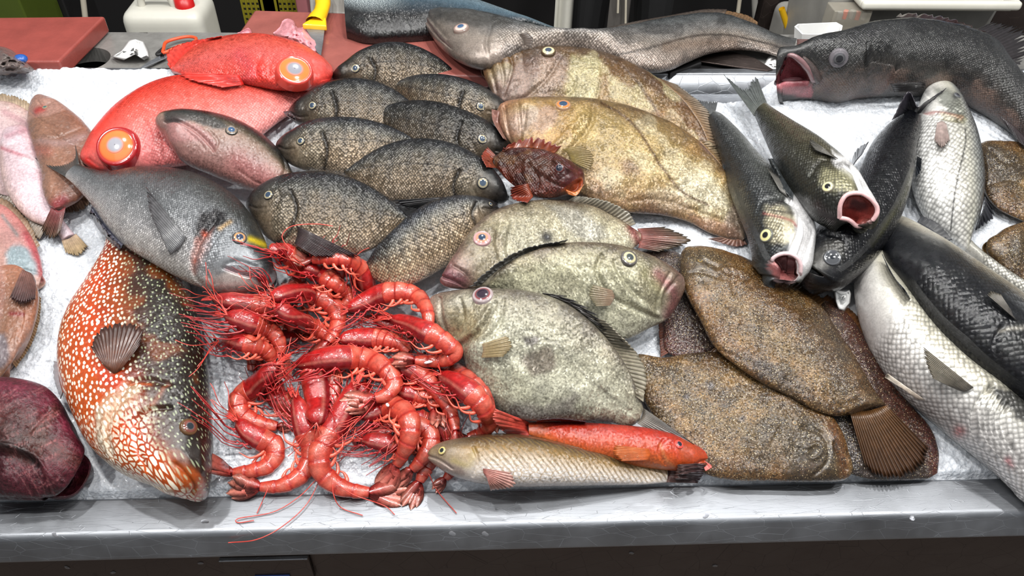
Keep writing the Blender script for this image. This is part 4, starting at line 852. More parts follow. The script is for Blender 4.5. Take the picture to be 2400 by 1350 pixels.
fin(f, 'dorsal_fin', [(404, 168), (430, 132), (470, 104), (520, 88)], [(392, 150), (394, 118), (440, 98), (520, 84)], (226, 60, 46), (228, 90, 76), 14, lift=.01, jag=.2, ray_c=(205, 40, 34))

# ---- grey fish with a pale belly face between the red fish and the bream
f = fish('grey_fish', 'smooth fish with dark back and blushing pale face, mouth shut, snout left', [(384, 292), (386, 274), (402, 262), (440, 258), (490, 262), (545, 276), (595, 300), (640, 335), (672, 375), (692, 415), (704, 448)],
         [(384, 292), (386, 320), (402, 352), (430, 382), (490, 408), (550, 432), (610, 452), (655, 460), (690, 460)], .036, 'smooth', tp=[(0, .25), (.05, .55), (.2, .9), (.5, 1), (1, .6)],
         paint=[('s', [(-1, (168, 128, 122)), (-.3, (172, 142, 134)), (.25, (168, 146, 132)), (.5, (95, 86, 68)), (.72, (50, 50, 48)), (1, (46, 48, 48))], .12), ('p', [(388, 284), (420, 276), (465, 295), (505, 330), (500, 350), (470, 330), (400, 330)], 8, (186, 140, 138), .8), ('p', [(384, 285), (390, 262), (440, 256), (500, 275), (540, 300), (500, 300), (450, 285)], 5, (70, 72, 72), .85), ('l', [(560, 380), (600, 400), (640, 430)], 30, (190, 120, 120), .55), ('l', [(500, 262), (580, 290), (640, 335)], 7, (150, 105, 105), .6)],
         relief=[('l', [(388, 286), (410, 281), (450, 300), (480, 325), (502, 352)], 3.5, .005), ('l', [(502, 352), (510, 330), (490, 305)], 3, .003), ('l', [(640, 440), (668, 400), (660, 360)], 4, .004), ('l', [(560, 400), (610, 430), (650, 420)], 4, .002), ('l', [(430, 300), (470, 335), (480, 350)], 3, .002)])
eye(f, 543, 306, 14, (50, 75, 105), (120, 105, 90), (60, 55, 48), .55, .8)

# ---- eight black bream
def bream(label, back, belly, ey, er, flip, dark=1.0, cheek=None, gill=None, extra=(), pec=None, eyec=(150, 140, 110), **k):
    d = lambda c: tuple(min(255, x * 1.25 * dark) for x in c)
    P = [('s', [(-1, d((150, 138, 124))), (-.5, d((128, 114, 96))), (0, d((112, 102, 88))), (.45, d((88, 86, 80))), (.8, d((54, 56, 60))), (1, d((36, 38, 44)))], .3),
         ('bars', [.3, .4, .5, .6, .7, .8], .018, d((52, 50, 50)), .45), ('t', .26, .06, d((30, 30, 34)), .92)]
    if cheek: P.append(('p', cheek, 8, d((128, 120, 106)), .65))
    if gill: P.append(('l', gill, 4, (24, 20, 24), .8))  # dark line puts the gill groove's shade into the skin colour
    R = ([('l', gill, 5, .004)] if gill else [])
    nx, ny = back[0]; s = flip
    R += [('l', [(nx, ny + 4), (nx + s * 16, ny + 10), (nx + s * 34, ny + 8)], 3, .002), ('l', [(ey[0] + s * 18, ey[1] - 20), (ey[0] + s * 26, ey[1] + 5), (ey[0] + s * 14, ey[1] + 30)], 4, .0016)]
    lat = [(A * .62 + B * .38) for A, B in zip(resample(back, np.linspace(.25, .95, 10)), resample(belly, np.linspace(.25, .95, 10)))]
    P.append(('l', lat, 2.0, d((50, 46, 44)), .55)); P += list(extra)
    f = fish('black_bream', label, back, belly, .028, 'bream', group=None, paint=P, relief=R, sq=.95, **k)
    eye(f, ey[0], ey[1], er, (45, 60, 78), eyec, (30, 28, 30), .55, .78, .4)
    if pec: fin(f, 'pectoral_fin', pec[0], pec[1], (70, 62, 64), (60, 46, 50), 12, mode='on', lift=.004, stripe=.4)
    return f
bream('black bream at the very back, snout touching the red fish', [(776, 182), (790, 165), (812, 142), (845, 118), (885, 102), (930, 98), (975, 107), (1018, 128), (1050, 152), (1072, 175)],
      [(776, 182), (788, 194), (830, 205), (885, 215), (960, 218), (1030, 204), (1072, 181)], (833, 160), 11, 1, .85, cheek=[(850, 170), (875, 160), (880, 195), (850, 200)], gill=[(868, 135), (880, 165), (872, 200)], base=(.012, .0, .015))
f = bream('black bream facing right, directly under the rearmost bream', [(1176, 252), (1158, 222), (1120, 196), (1070, 179), (1020, 173), (965, 178), (920, 195)], [(1176, 252), (1170, 285), (1120, 305), (1050, 300), (980, 268), (918, 204)], (1127, 250), 11, -1, .95, gill=[(1085, 215), (1075, 250), (1085, 285)], base=(0.018, 0.004, 0.018))
f = bream('black bream facing left with a jutting pale lip, upper left of the heap', [(686, 264), (702, 236), (735, 207), (782, 188), (832, 182), (882, 190), (925, 210), (965, 240), (990, 262)], [(686, 264), (690, 284), (715, 300), (780, 318), (860, 326), (940, 312), (990, 275)], (733, 248), 11, 1, .85, cheek=[(745, 262), (775, 245), (778, 290), (740, 290)], gill=[(778, 215), (788, 255), (780, 300)], base=(0.026, 0.004, 0.018), extra=[('l', [(674, 262), (700, 280)], 8, (120, 95, 95), .7)])
fin(f, 'mouth', [(688, 258), (690, 264), (692, 272)], [(664, 262), (672, 272), (694, 284)], (80, 68, 70), (110, 95, 98), 4, jag=0, stripe=.2, lift=.004)
f = bream('black bream facing right with the darkest head, its snout at the spiny fish', [(1196, 345), (1176, 312), (1138, 280), (1085, 255), (1025, 238), (965, 235), (912, 246), (866, 268)], [(1196, 345), (1188, 364), (1150, 378), (1090, 390), (1000, 375), (920, 325), (865, 276)], (1130, 325), 12, -1, .68, cheek=[(1055, 325), (1090, 320), (1090, 370), (1055, 365)], gill=[(1080, 285), (1070, 325), (1084, 365)], base=(0.034, 0.004, 0.018))
f = bream('brownish bream facing left, beside the pale-faced grey fish', [(654, 340), (678, 313), (722, 285), (775, 274), (835, 275), (892, 288), (940, 308), (980, 332)], [(654, 340), (668, 375), (702, 396), (760, 408), (850, 412), (930, 385), (980, 342)], (705, 330), 11, 1, 1.05, cheek=[(700, 350), (750, 340), (755, 395), (700, 395)], gill=[(755, 310), (766, 350), (760, 395)], base=(0.042, 0.004, 0.018))
f = bream('black bream facing right in the middle of the heap, whole back showing', [(1192, 468), (1178, 425), (1142, 380), (1100, 352), (1050, 332), (990, 324), (932, 331), (872, 355), (808, 400)], [(1192, 468), (1166, 478), (1110, 480), (1040, 477), (960, 478), (895, 468), (845, 440), (806, 408)], (1132, 430), 14, -1, .9, cheek=[(1060, 420), (1110, 405), (1118, 470), (1060, 472)], gill=[(1075, 400), (1062, 435), (1072, 475)], base=(0.05, 0.004, 0.018))
fin(f, 'pectoral_fin', [(1040, 462), (1038, 470), (1030, 478)], [(920, 470), (935, 482), (985, 492)], (52, 50, 52), (40, 38, 42), 8, mode='on', lift=.004)
f = bream('black bream facing left with a raised dark pectoral fin', [(586, 478), (610, 440), (652, 414), (710, 402), (772, 403), (832, 420), (890, 450), (935, 486), (958, 510)], [(586, 478), (600, 520), (628, 560), (684, 588), (760, 604), (830, 598), (900, 570), (956, 518)], (630, 458), 13, 1, .95, cheek=[(640, 490), (680, 465), (688, 540), (645, 555)], gill=[(680, 445), (694, 490), (676, 545), (650, 568)], base=(0.058, 0.002, 0.018))
fin(f, 'pectoral_fin', [(694, 528), (698, 545), (690, 572)], [(845, 602), (800, 604), (742, 602)], (78, 68, 70), (70, 44, 48), 14, mode='on', lift=.008, stripe=.45)
f = bream('pale-bellied bream lying tail down above the prawns', [(1168, 480), (1135, 464), (1084, 457), (1030, 465), (980, 488), (930, 530), (885, 575), (858, 618)], [(1168, 480), (1152, 520), (1122, 560), (1080, 600), (1020, 640), (962, 668), (912, 668), (880, 655), (862, 626)], (1150, 478), 6, -1, 1.25, gill=[(1118, 475), (1108, 500), (1118, 530)], base=(0.055, -0.015, 0.022), extra=[('l', [(860, 615), (880, 600), (910, 560)], 10, (40, 38, 40), .7)])

# ---- ballan wrasse, head down (placed before the silver bream that lies on its tail)
def wrasse():
    f = fish('wrasse', 'big orange and brown wrasse with pale net pattern, head down at the steel lip', [(484, 1166), (494, 1140), (498, 1085), (496, 1010), (490, 910), (478, 815), (464, 740), (446, 672), (430, 620), (390, 575), (330, 545), (290, 540)],
         [(470, 1168), (425, 1160), (350, 1138), (285, 1112), (240, 1078), (205, 1040), (176, 985), (150, 920), (138, 860), (142, 790), (162, 735), (196, 685), (234, 628), (266, 572)], .06, 'wrasse', ns=360, sq=.95, soft=.012, tp=[(0, .25), (.05, .5), (.15, .85), (.35, 1), (.6, .9), (.85, .6), (1, .35)],
         attr=lambda S, T, px: sstep(.3, -.1, S + .12 * sstep(.35, .2, T) + .3 * (vnoise(px[:, 0] / 30, px[:, 1] / 30, 3) - .5)),
         paint=[('s', [(-1, (216, 120, 40)), (-.25, (210, 92, 24)), (0, (160, 72, 22)), (.2, (92, 52, 24)), (.5, (52, 38, 22)), (1, (40, 32, 20))], .3), ('t', .7, 1, (150, 64, 34), .4), ('n', 20, .55, (190, 110, 30), .35), ('p', [(225, 950), (285, 900), (330, 905), (300, 950), (260, 1000), (262, 1060), (235, 1040)], 12, (206, 196, 168), .6),
                ('l', [(230, 960), (232, 1030), (262, 1075)], 7, (186, 200, 186), .5), ('p', [(412, 1085), (470, 1110), (478, 1160), (420, 1150), (400, 1110)], 10, (206, 110, 34), .8), ('l', [(245, 880), (275, 900), (262, 860)], 14, (220, 80, 20), .7), ('l', [(262, 868), (300, 895), (350, 900)], 5, (200, 100, 24), .8), ('l', [(390, 900), (345, 960), (300, 950)], 5, (168, 92, 26), .7), ('l', [(240, 1078), (310, 1118), (400, 1152)], 7, (226, 222, 200), .7)],
         relief=[('l', [(396, 900), (350, 890), (300, 900), (262, 960), (250, 1020), (262, 1068)], 6, .006), ('l', [(400, 955), (350, 960), (318, 985), (318, 1040), (345, 1100)], 5, .005), ('l', [(238, 1076), (300, 1112), (380, 1146)], 5, .004), ('l', [(440, 1168), (455, 1140), (425, 1100), (410, 1088)], 4, .004), ('l', [(472, 1040), (478, 1100)], 10, -.003)])
    eye(f, 443, 1000, 21, (36, 44, 50), (110, 60, 50), (84, 56, 30), .42, .72, .5)
    fin(f, 'pectoral_fin', [(248, 862), (266, 874), (282, 868)], [(212, 812), (234, 772), (285, 756), (334, 768), (328, 808)], (120, 72, 46), (74, 50, 44), 16, mode='on', lift=.008, stripe=.35, label='dark pectoral fin with blue-grey spots')
    fin(f, 'dorsal_fin', [(232, 632), (198, 684), (166, 732), (146, 780)], [(224, 636), (186, 684), (152, 734), (140, 778)], (120, 60, 30), (84, 44, 28), 16, he=.02, jag=.2)
    fin(f, 'pelvic_fin', [(140, 850), (140, 885), (148, 920)], [(126, 846), (126, 885), (142, 935)], (150, 72, 36), (110, 50, 34), 7, he=.02, jag=.2)
    return f

# ---- cuckoo wrasse and weever on the steel lip side
def front_pair():
    f = fish('red_wrasse', 'slim orange red fish lying behind the striped one, tail fan at the prawns', [(1668, 1074), (1640, 1052), (1602, 1030), (1565, 1014), (1500, 1000), (1400, 992), (1320, 989), (1270, 988), (1238, 990)],
         [(1668, 1082), (1655, 1098), (1600, 1104), (1540, 1100), (1450, 1090), (1350, 1062), (1290, 1038), (1240, 1020)], .026, 'smooth', base=(.004, .006, 0), sq=.95,
         paint=[('s', [(-1, (222, 130, 70)), (-.4, (218, 104, 54)), (.2, (206, 76, 44)), (1, (176, 52, 38))], .4), ('t', .3, .1, (204, 62, 48), .7), ('n', 20, .56, (190, 110, 60), .5), ('l', [(1250, 990), (1330, 992), (1400, 994)], 4, (60, 34, 44), .6), ('l', [(1548, 1040), (1560, 1075), (1580, 1095)], 4, (226, 160, 110), .6)],
         relief=[('l', [(1556, 1030), (1545, 1055), (1560, 1088)], 4, .003), ('l', [(1668, 1078), (1645, 1080), (1630, 1090)], 3, .003)])
    eye(f, 1592, 1042, 11, (38, 36, 44), (205, 60, 50), (190, 70, 56), .55, .8, .5)
    fin(f, 'tail_fin', [(1242, 990), (1236, 1004), (1244, 1020)], [(1160, 958), (1156, 985), (1190, 1022)], (216, 84, 70), (222, 110, 96), 12, jag=.06, lift=.004, amp=.001)
    fin(f, 'dorsal_fin', [(1256, 990), (1310, 989), (1370, 991)], [(1262, 984), (1312, 981), (1374, 988)], (210, 80, 60), (60, 36, 50), 14, lift=.008, he=.045)
    fin(f, 'pectoral_fin', [(1520, 1052), (1524, 1066), (1520, 1078)], [(1440, 1044), (1436, 1062), (1456, 1080)], (226, 120, 60), (222, 130, 70), 10, mode='on', lift=.003)
    fin(f, 'lip', [(1650, 1080), (1658, 1088), (1650, 1096)], [(1666, 1090), (1668, 1096), (1654, 1104)], (216, 100, 96), (222, 120, 110), 3, jag=0, stripe=.1, he=.04, hb=.04)
    f = fish('weever', 'long mottled brown and white fish lying along the steel lip', [(1002, 1066), (1024, 1042), (1055, 1031), (1100, 1024), (1160, 1021), (1225, 1024), (1295, 1036), (1370, 1054), (1450, 1072), (1520, 1083), (1562, 1089)],
         [(1002, 1068), (1018, 1088), (1045, 1108), (1085, 1124), (1130, 1134), (1200, 1141), (1300, 1140), (1400, 1138), (1500, 1136), (1562, 1131)], .028, 'weever', sq=.95, base=(.034, -.028, .004), ns=320,
         attr=lambda S, T, px: sstep(.17, .3, T) * sstep(1.0, .6, S) * sstep(-1.05, -.7, S),
         paint=[('s', [(-1, (226, 218, 214)), (-.5, (216, 204, 188)), (-.05, (184, 160, 120)), (.3, (168, 138, 88)), (.6, (112, 92, 66)), (1, (96, 82, 62))], .2), ('t', .22, .1, (150, 136, 118), .7), ('p', [(1005, 1070), (1040, 1078), (1100, 1110), (1060, 1112)], 8, (176, 158, 150), .8), ('l', [(1062, 1080), (1100, 1090), (1110, 1060)], 8, (176, 160, 96), .5)],
         relief=[('l', [(1002, 1068), (1030, 1078), (1060, 1098)], 3, .003), ('l', [(1110, 1048), (1120, 1080), (1108, 1115)], 4, .0025)])
    eye(f, 1037, 1056, 11, (30, 34, 36), (190, 176, 110), (110, 92, 66), .5, .8, .4)
    fin(f, 'pectoral_fin', [(1132, 1098), (1134, 1110), (1142, 1120)], [(1200, 1108), (1206, 1140), (1150, 1150)], (196, 130, 120), (214, 168, 156), 10, mode='on', lift=.003, stripe=.25)
    fin(f, 'tail_fin', [(1562, 1090), (1566, 1110), (1562, 1130)], [(1655, 1086), (1650, 1108), (1636, 1132)], (120, 90, 84), (84, 56, 60), 12, lift=.004, stripe=.5, amp=.001)
    fin(f, 'dorsal_fin', [(1100, 1025), (1160, 1022), (1225, 1025), (1320, 1042), (1440, 1070)], [(1106, 1020), (1165, 1016), (1230, 1020), (1325, 1038), (1445, 1067)], (110, 90, 60), (90, 72, 50), 24, he=.02)


# ---- flatfish heap, right of centre (lowest first)
FB = [('s', [(-1, (146, 110, 66)), (-.3, (150, 128, 92)), (.3, (148, 124, 86)), (1, (138, 102, 58))], .6), ('n', 14, .52, (106, 90, 64), .6), ('n', 34, .55, (184, 150, 100), .5), ('n', 26, .62, (70, 54, 34), .5)]
f = fish('flatfish', 'dark reddish brown flatfish mostly hidden behind the pale dory, ragged fin edge left', [(1480, 600), (1530, 580), (1585, 590), (1640, 640), (1680, 720), (1720, 800), (1740, 850)], [(1480, 600), (1520, 660), (1550, 700), (1556, 760), (1560, 820), (1620, 850), (1700, 860)], .012, 'flat', tp=FLAT_T,
         paint=[('s', [(-1, (120, 62, 40)), (-.5, (100, 62, 48)), (0, (84, 66, 58)), (1, (84, 62, 50))])])
fin(f, 'anal_fin', [(1560, 690), (1562, 750), (1568, 826)], [(1546, 690), (1543, 760), (1548, 838)], (125, 64, 40), (110, 60, 36), 22, he=.006, hb=.01, stripe=.5)
f = fish('flatfish', 'dark flatfish under the others, its edge along the near right of the heap', [(1925, 700), (1990, 740), (2045, 820), (2090, 895), (2140, 955), (2182, 1005), (2200, 1060), (2197, 1108)], [(1925, 700), (1880, 780), (1880, 900), (1910, 1010), (1960, 1090), (2030, 1122), (2110, 1126), (2170, 1124)], .014, 'flat', tp=FLAT_T,
         paint=[('s', [(-1, (84, 66, 54)), (0, (92, 72, 56)), (1, (112, 62, 44))], .5), ('l', [(2180, 1000), (2200, 1060), (2195, 1110)], 18, (112, 48, 40), .6)], lumps=.003)
fin(f, 'dorsal_fin', [(1925, 702), (1990, 742), (2045, 822), (2090, 897)], [(1940, 690), (2004, 735), (2062, 818), (2104, 890)], (118, 78, 46), (104, 70, 40), 30, he=.008, hb=.012, stripe=.4)
f = fish('flatfish', 'broad olive brown flatfish with its head at the steel lip, under the other flounder', [(1990, 1098), (1980, 1030), (1950, 975), (1900, 925), (1840, 880), (1770, 850), (1700, 826), (1620, 828), (1560, 838), (1500, 830)],
         [(1990, 1098), (1976, 1126), (1900, 1130), (1800, 1128), (1720, 1126), (1650, 1108), (1590, 1050), (1540, 990), (1500, 920), (1490, 850)], .02, 'flat', tp=FLAT_T,
         paint=FB + [('l', [(1950, 1000), (1975, 1060), (1980, 1110)], 14, (140, 88, 44), .6), ('n', 9, .55, (88, 80, 70), .5), ('p', [(1700, 840), (1780, 860), (1840, 900), (1760, 880)], 12, (92, 78, 66), .6), ('d', [(1610, 930), (1665, 905), (1740, 980)], 9, (120, 130, 150), .5)],
         relief=[('l', [(1880, 1000), (1930, 1020), (1940, 1080), (1900, 1120)], 5, .003), ('l', [(1955, 1040), (1985, 1100)], 4, .004), ('l', [(1890, 1050), (1915, 1040), (1925, 1060), (1905, 1075), (1890, 1060)], 4, -.003), ('l', [(1830, 1000), (1810, 1050), (1830, 1110)], 5, .002)], lumps=.006)
fin(f, 'dorsal_fin', [(1700, 828), (1640, 830), (1580, 838), (1545, 842)], [(1680, 806), (1610, 828), (1540, 846), (1520, 836)], (96, 76, 52), (78, 62, 44), 24, he=.016, hb=.016, stripe=.45)
eye(f, 1862, 992, 6, (70, 70, 60), (130, 112, 84), (110, 88, 60))
f = fish('flounder', 'long speckled brown flounder on top of the heap, tail fan at the steel lip', [(1600, 592), (1640, 578), (1700, 590), (1765, 612), (1820, 650), (1880, 685), (1930, 725), (1970, 785), (2010, 850), (2045, 910), (2075, 952)],
         [(1600, 592), (1592, 622), (1602, 680), (1640, 750), (1670, 808), (1715, 850), (1780, 895), (1850, 930), (1910, 962), (1960, 975), (1994, 968)], .024, 'flat', tp=FLAT_T, ns=300,
         paint=FB + [('l', [(1720, 650), (1850, 740), (1960, 850), (2030, 940)], 40, (128, 92, 50), .7), ('n', 20, .55, (96, 84, 66), .4), ('p', [(1900, 700), (1960, 780), (2000, 850), (1960, 850), (1900, 760)], 10, (112, 96, 78), .6), ('p', [(1700, 820), (1800, 880), (1950, 960), (1800, 850)], 14, (96, 84, 80), .6), ('l', [(1600, 600), (1595, 640), (1640, 660)], 14, (104, 84, 40), .5)],
         relief=[('l', [(1720, 660), (1850, 750), (1960, 850), (2030, 945)], 36, -.007), ('l', [(1600, 640), (1650, 636), (1700, 660)], 4, .003), ('l', [(1630, 600), (1700, 640), (1720, 690)], 5, .003), ('l', [(1690, 632), (1720, 640), (1750, 650)], 6, -.004), ('l', [(1690, 820), (1780, 860), (1860, 900)], 4, .002)], lumps=.006)
f.C2 = (f.A + f.B) / 2
fin(f, 'tail_fin', [(1992, 966), (2035, 962), (2078, 950)], [(2030, 1098), (2062, 1118), (2110, 1122), (2160, 1095), (2176, 1050)], (118, 84, 50), (84, 56, 34), 20, he=.02, amp=.0016, stripe=.45, jag=.06)
fin(f, 'anal_fin', [(1675, 815), (1740, 868), (1830, 922), (1905, 960), (1985, 968)], [(1662, 826), (1722, 886), (1815, 940), (1900, 974), (1986, 984)], (120, 88, 56), (100, 72, 48), 40, he=.016, hb=.02, stripe=.4)
fin(f, 'dorsal_fin', [(1820, 652), (1880, 688), (1932, 728), (1972, 788), (2010, 852)], [(1832, 640), (1894, 676), (1948, 716), (1990, 780), (2026, 848)], (112, 84, 50), (96, 66, 36), 34, he=.012, hb=.018, stripe=.4)
eye(f, 1640, 612, 6, (60, 60, 50), (120, 100, 60), (100, 80, 44))

# ---- brown flatfish, right edge
f = fish('flatfish', 'brown speckled flatfish at the right edge below the grouper', [(2290, 345), (2310, 330), (2360, 330), (2440, 335), (2520, 350)], [(2290, 345), (2300, 400), (2308, 450), (2340, 490), (2400, 520), (2480, 560), (2540, 520)], .018, 'flat', tp=FLAT_T,
         paint=FB + [('n', 12, .5, (90, 76, 58), .6)], relief=[('l', [(2320, 350), (2360, 380), (2400, 370)], 5, .004), ('l', [(2320, 430), (2370, 420), (2420, 440)], 5, .003)], lumps=.008)
f = fish('flatfish', 'dark speckled flatfish peeking out at the right edge behind the bass', [(2318, 580), (2335, 548), (2370, 528), (2430, 515), (2500, 520)], [(2318, 580), (2330, 620), (2360, 648), (2420, 670), (2500, 660)], .02, 'flat', tp=FLAT_T,
         paint=FB + [('l', [(2322, 575), (2350, 540), (2400, 522)], 8, (140, 110, 60), .7)], lumps=.006)

# ---- wreckfish / grouper at the back right
f = fish('grouper', 'huge dark grey fish at the back right with its pink mouth gaping', [(1850, 126), (1880, 104), (1915, 84), (1960, 70), (2012, 52), (2062, 42), (2112, 38), (2175, 46), (2245, 62), (2300, 88), (2328, 130), (2352, 160), (2400, 184), (2470, 210)],
         [(1806, 230), (1828, 235), (1880, 235), (1930, 238), (1985, 242), (2040, 234), (2120, 230), (2200, 230), (2262, 238), (2312, 256), (2350, 275), (2375, 295), (2400, 318), (2470, 360)], .075, 'grouper', tp=[(0, .8), (.05, .85), (.15, .95), (.3, 1), (.6, .85), (.85, .5), (1, .35)], base=(.0, .0, .0), sq=.85, edge=1.1, soft=.01, head=.08, ns=420,
         paint=[('s', [(-1, (150, 130, 120)), (-.93, (98, 92, 88)), (-.75, (80, 79, 78)), (.2, (74, 75, 76)), (.7, (60, 62, 65)), (1, (62, 66, 70))], .2), ('n', 22, .55, (42, 42, 44), .6), ('p', [(1925, 190), (2000, 195), (2030, 225), (1960, 236), (1910, 225)], 14, (150, 118, 96), .5),
                ('l', [(1905, 95), (1960, 105), (2040, 90)], 26, (36, 38, 42), .6), ('l', [(1890, 160), (1920, 190), (1940, 215)], 8, (120, 90, 98), .6), ('l', [(2260, 240), (2340, 265), (2400, 310)], 14, (110, 84, 82), .4), ('l', [(1990, 230), (2060, 215), (2095, 170)], 6, (140, 108, 100), .6), ('p', [(1836, 152), (1845, 133), (1865, 146), (1885, 168), (1899, 194), (1902, 226), (1864, 224), (1830, 216), (1812, 212), (1822, 182)], 3, (214, 136, 144), 1), ('p', [(1856, 165), (1880, 180), (1892, 210), (1866, 210), (1856, 190)], 8, (140, 60, 70), .7), ('l', [(1830, 208), (1850, 214), (1885, 212)], 7, (214, 160, 164), .8), ('l', [(1806, 228), (1830, 222), (1812, 212)], 7, (30, 28, 30), .9)],
         relief=[('pv', [(1836, 152), (1845, 133), (1865, 146), (1885, 168), (1899, 194), (1902, 226), (1864, 224), (1830, 216), (1812, 212), (1822, 182)], 4, .045), ('l', [(2036, 130), (2032, 180), (2040, 215)], 7, .012), ('l', [(2036, 138), (2070, 146), (2106, 150)], 6, .010), ('l', [(2106, 150), (2090, 185), (2060, 218), (2000, 238)], 6, .012), ('step', [(2036, 100), (2075, 108), (2106, 150), (2088, 186), (2050, 212), (2040, 170)], 6, .006), ('l', [(1895, 140), (1915, 175), (1925, 215)], 6, .007), ('l', [(1905, 130), (1935, 170), (1940, 212)], 5, .004)], lumps=.004)
strip(f, 'lower_lip', [(1838, 152), (1824, 182), (1810, 212), (1830, 221), (1864, 228), (1902, 230)], 4.5, (96, 60, 64), 'mouth', .002)
strip(f, 'chin', [(1808, 226), (1815, 216), (1832, 224), (1856, 231)], 6, (34, 32, 34), 'mouth', .001)
strip(f, 'tongue', [(1836, 206), (1856, 206), (1884, 214)], 9, (214, 150, 156), 'mouth', .0, label='pale pink tongue')
strip(f, 'upper_lip', [(1840, 140), (1852, 128), (1876, 142), (1898, 168), (1908, 198), (1910, 226)], 7, (128, 96, 98), 'mouth', .001)
eye(f, 1966, 136, 21, (30, 30, 34), (60, 60, 64), (96, 92, 96), .42, .62, .6, .05)
strip(f, 'jaw_plate', [(1880, 132), (1902, 158), (1918, 190), (1922, 224)], 9, (84, 72, 70), 'grouper', .0)
fin(f, 'spiny_dorsal_fin', [(2100, 40), (2160, 45), (2230, 58), (2290, 84)], [(2110, 31), (2165, 32), (2235, 44), (2312, 74)], (66, 52, 54), (80, 60, 60), 11, jag=.55, stripe=.5, lift=.02)
fin(f, 'soft_dorsal_fin', [(2282, 72), (2315, 110), (2335, 150), (2348, 165)], [(2330, 50), (2400, 70), (2412, 110), (2392, 150)], (58, 52, 54), (50, 46, 48), 18, jag=.45, stripe=.6, lift=.03)
fin(f, 'pectoral_fin', [(2086, 196), (2092, 206), (2096, 216)], [(2172, 192), (2168, 206), (2150, 216)], (60, 54, 54), (50, 46, 48), 10, mode='on', lift=.006)
fin(f, 'anal_fin', [(2340, 270), (2370, 290), (2400, 318)], [(2372, 312), (2395, 340), (2430, 360)], (70, 60, 62), (56, 48, 52), 10, lift=.006)

# ---- John Dories, back two (brown and yellow)
DB = [('s', [(-1, (172, 146, 100)), (-.4, (186, 164, 118)), (.3, (176, 152, 108)), (.8, (138, 112, 72)), (1, (110, 84, 52))], .5)]
f = fish('john_dory', 'brown marbled flat fish behind the big yellow one, mouth stretched open left', [(1136, 168), (1133, 138), (1172, 121), (1230, 111), (1290, 106), (1360, 110), (1420, 122), (1480, 146), (1540, 182), (1598, 232), (1640, 290), (1664, 345)],
         [(1136, 168), (1150, 212), (1172, 245), (1250, 262), (1350, 300), (1450, 345), (1540, 372), (1610, 378), (1662, 360)], .024, 'dory', ns=300, base=(.046, -.026, .022),
         paint=[('s', [(-1, (150, 118, 78)), (-.4, (168, 142, 98)), (.3, (158, 130, 84)), (.8, (122, 94, 56)), (1, (92, 70, 44))], .5), ('n', 12, .5, (126, 92, 46), .6), ('n', 20, .57, (206, 196, 160), .7), ('p', [(1340, 130), (1402, 140), (1408, 170), (1395, 230), (1330, 225), (1330, 170)], 9, (212, 204, 164), .75), ('t', .2, .02, (132, 92, 66), .7),
                ('n', 8, .55, (168, 152, 160), .4), ('l', [(1420, 130), (1470, 165), (1520, 230), (1560, 300)], 4, (104, 78, 50), .7), ('p', [(1480, 280), (1560, 250), (1640, 330), (1600, 370)], 14, (140, 96, 46), .5)],
         relief=[('l', [(1142, 140), (1158, 190), (1168, 240)], 5, .004), ('l', [(1170, 130), (1180, 185), (1172, 225)], 5, .004), ('l', [(1195, 128), (1200, 160), (1180, 225)], 4, .003), ('l', [(1315, 130), (1280, 185), (1220, 235), (1180, 245)], 5, .004), ('l', [(1320, 150), (1350, 190), (1330, 220), (1290, 215)], 5, .003), ('l', [(1400, 118), (1410, 170), (1400, 230)], 3, .002)], lumps=.006)
eye(f, 1286, 122, 17, (50, 60, 75), (205, 195, 150), (70, 54, 36), .48, .78, .45)
fin(f, 'dorsal_fin', [(1540, 182), (1598, 232), (1640, 290), (1662, 345)], [(1590, 200), (1650, 248), (1684, 300), (1694, 352)], (150, 120, 84), (205, 195, 180), 26, jag=.15, lift=.006, stripe=.65, amp=.0016, ray_c=(90, 62, 40))
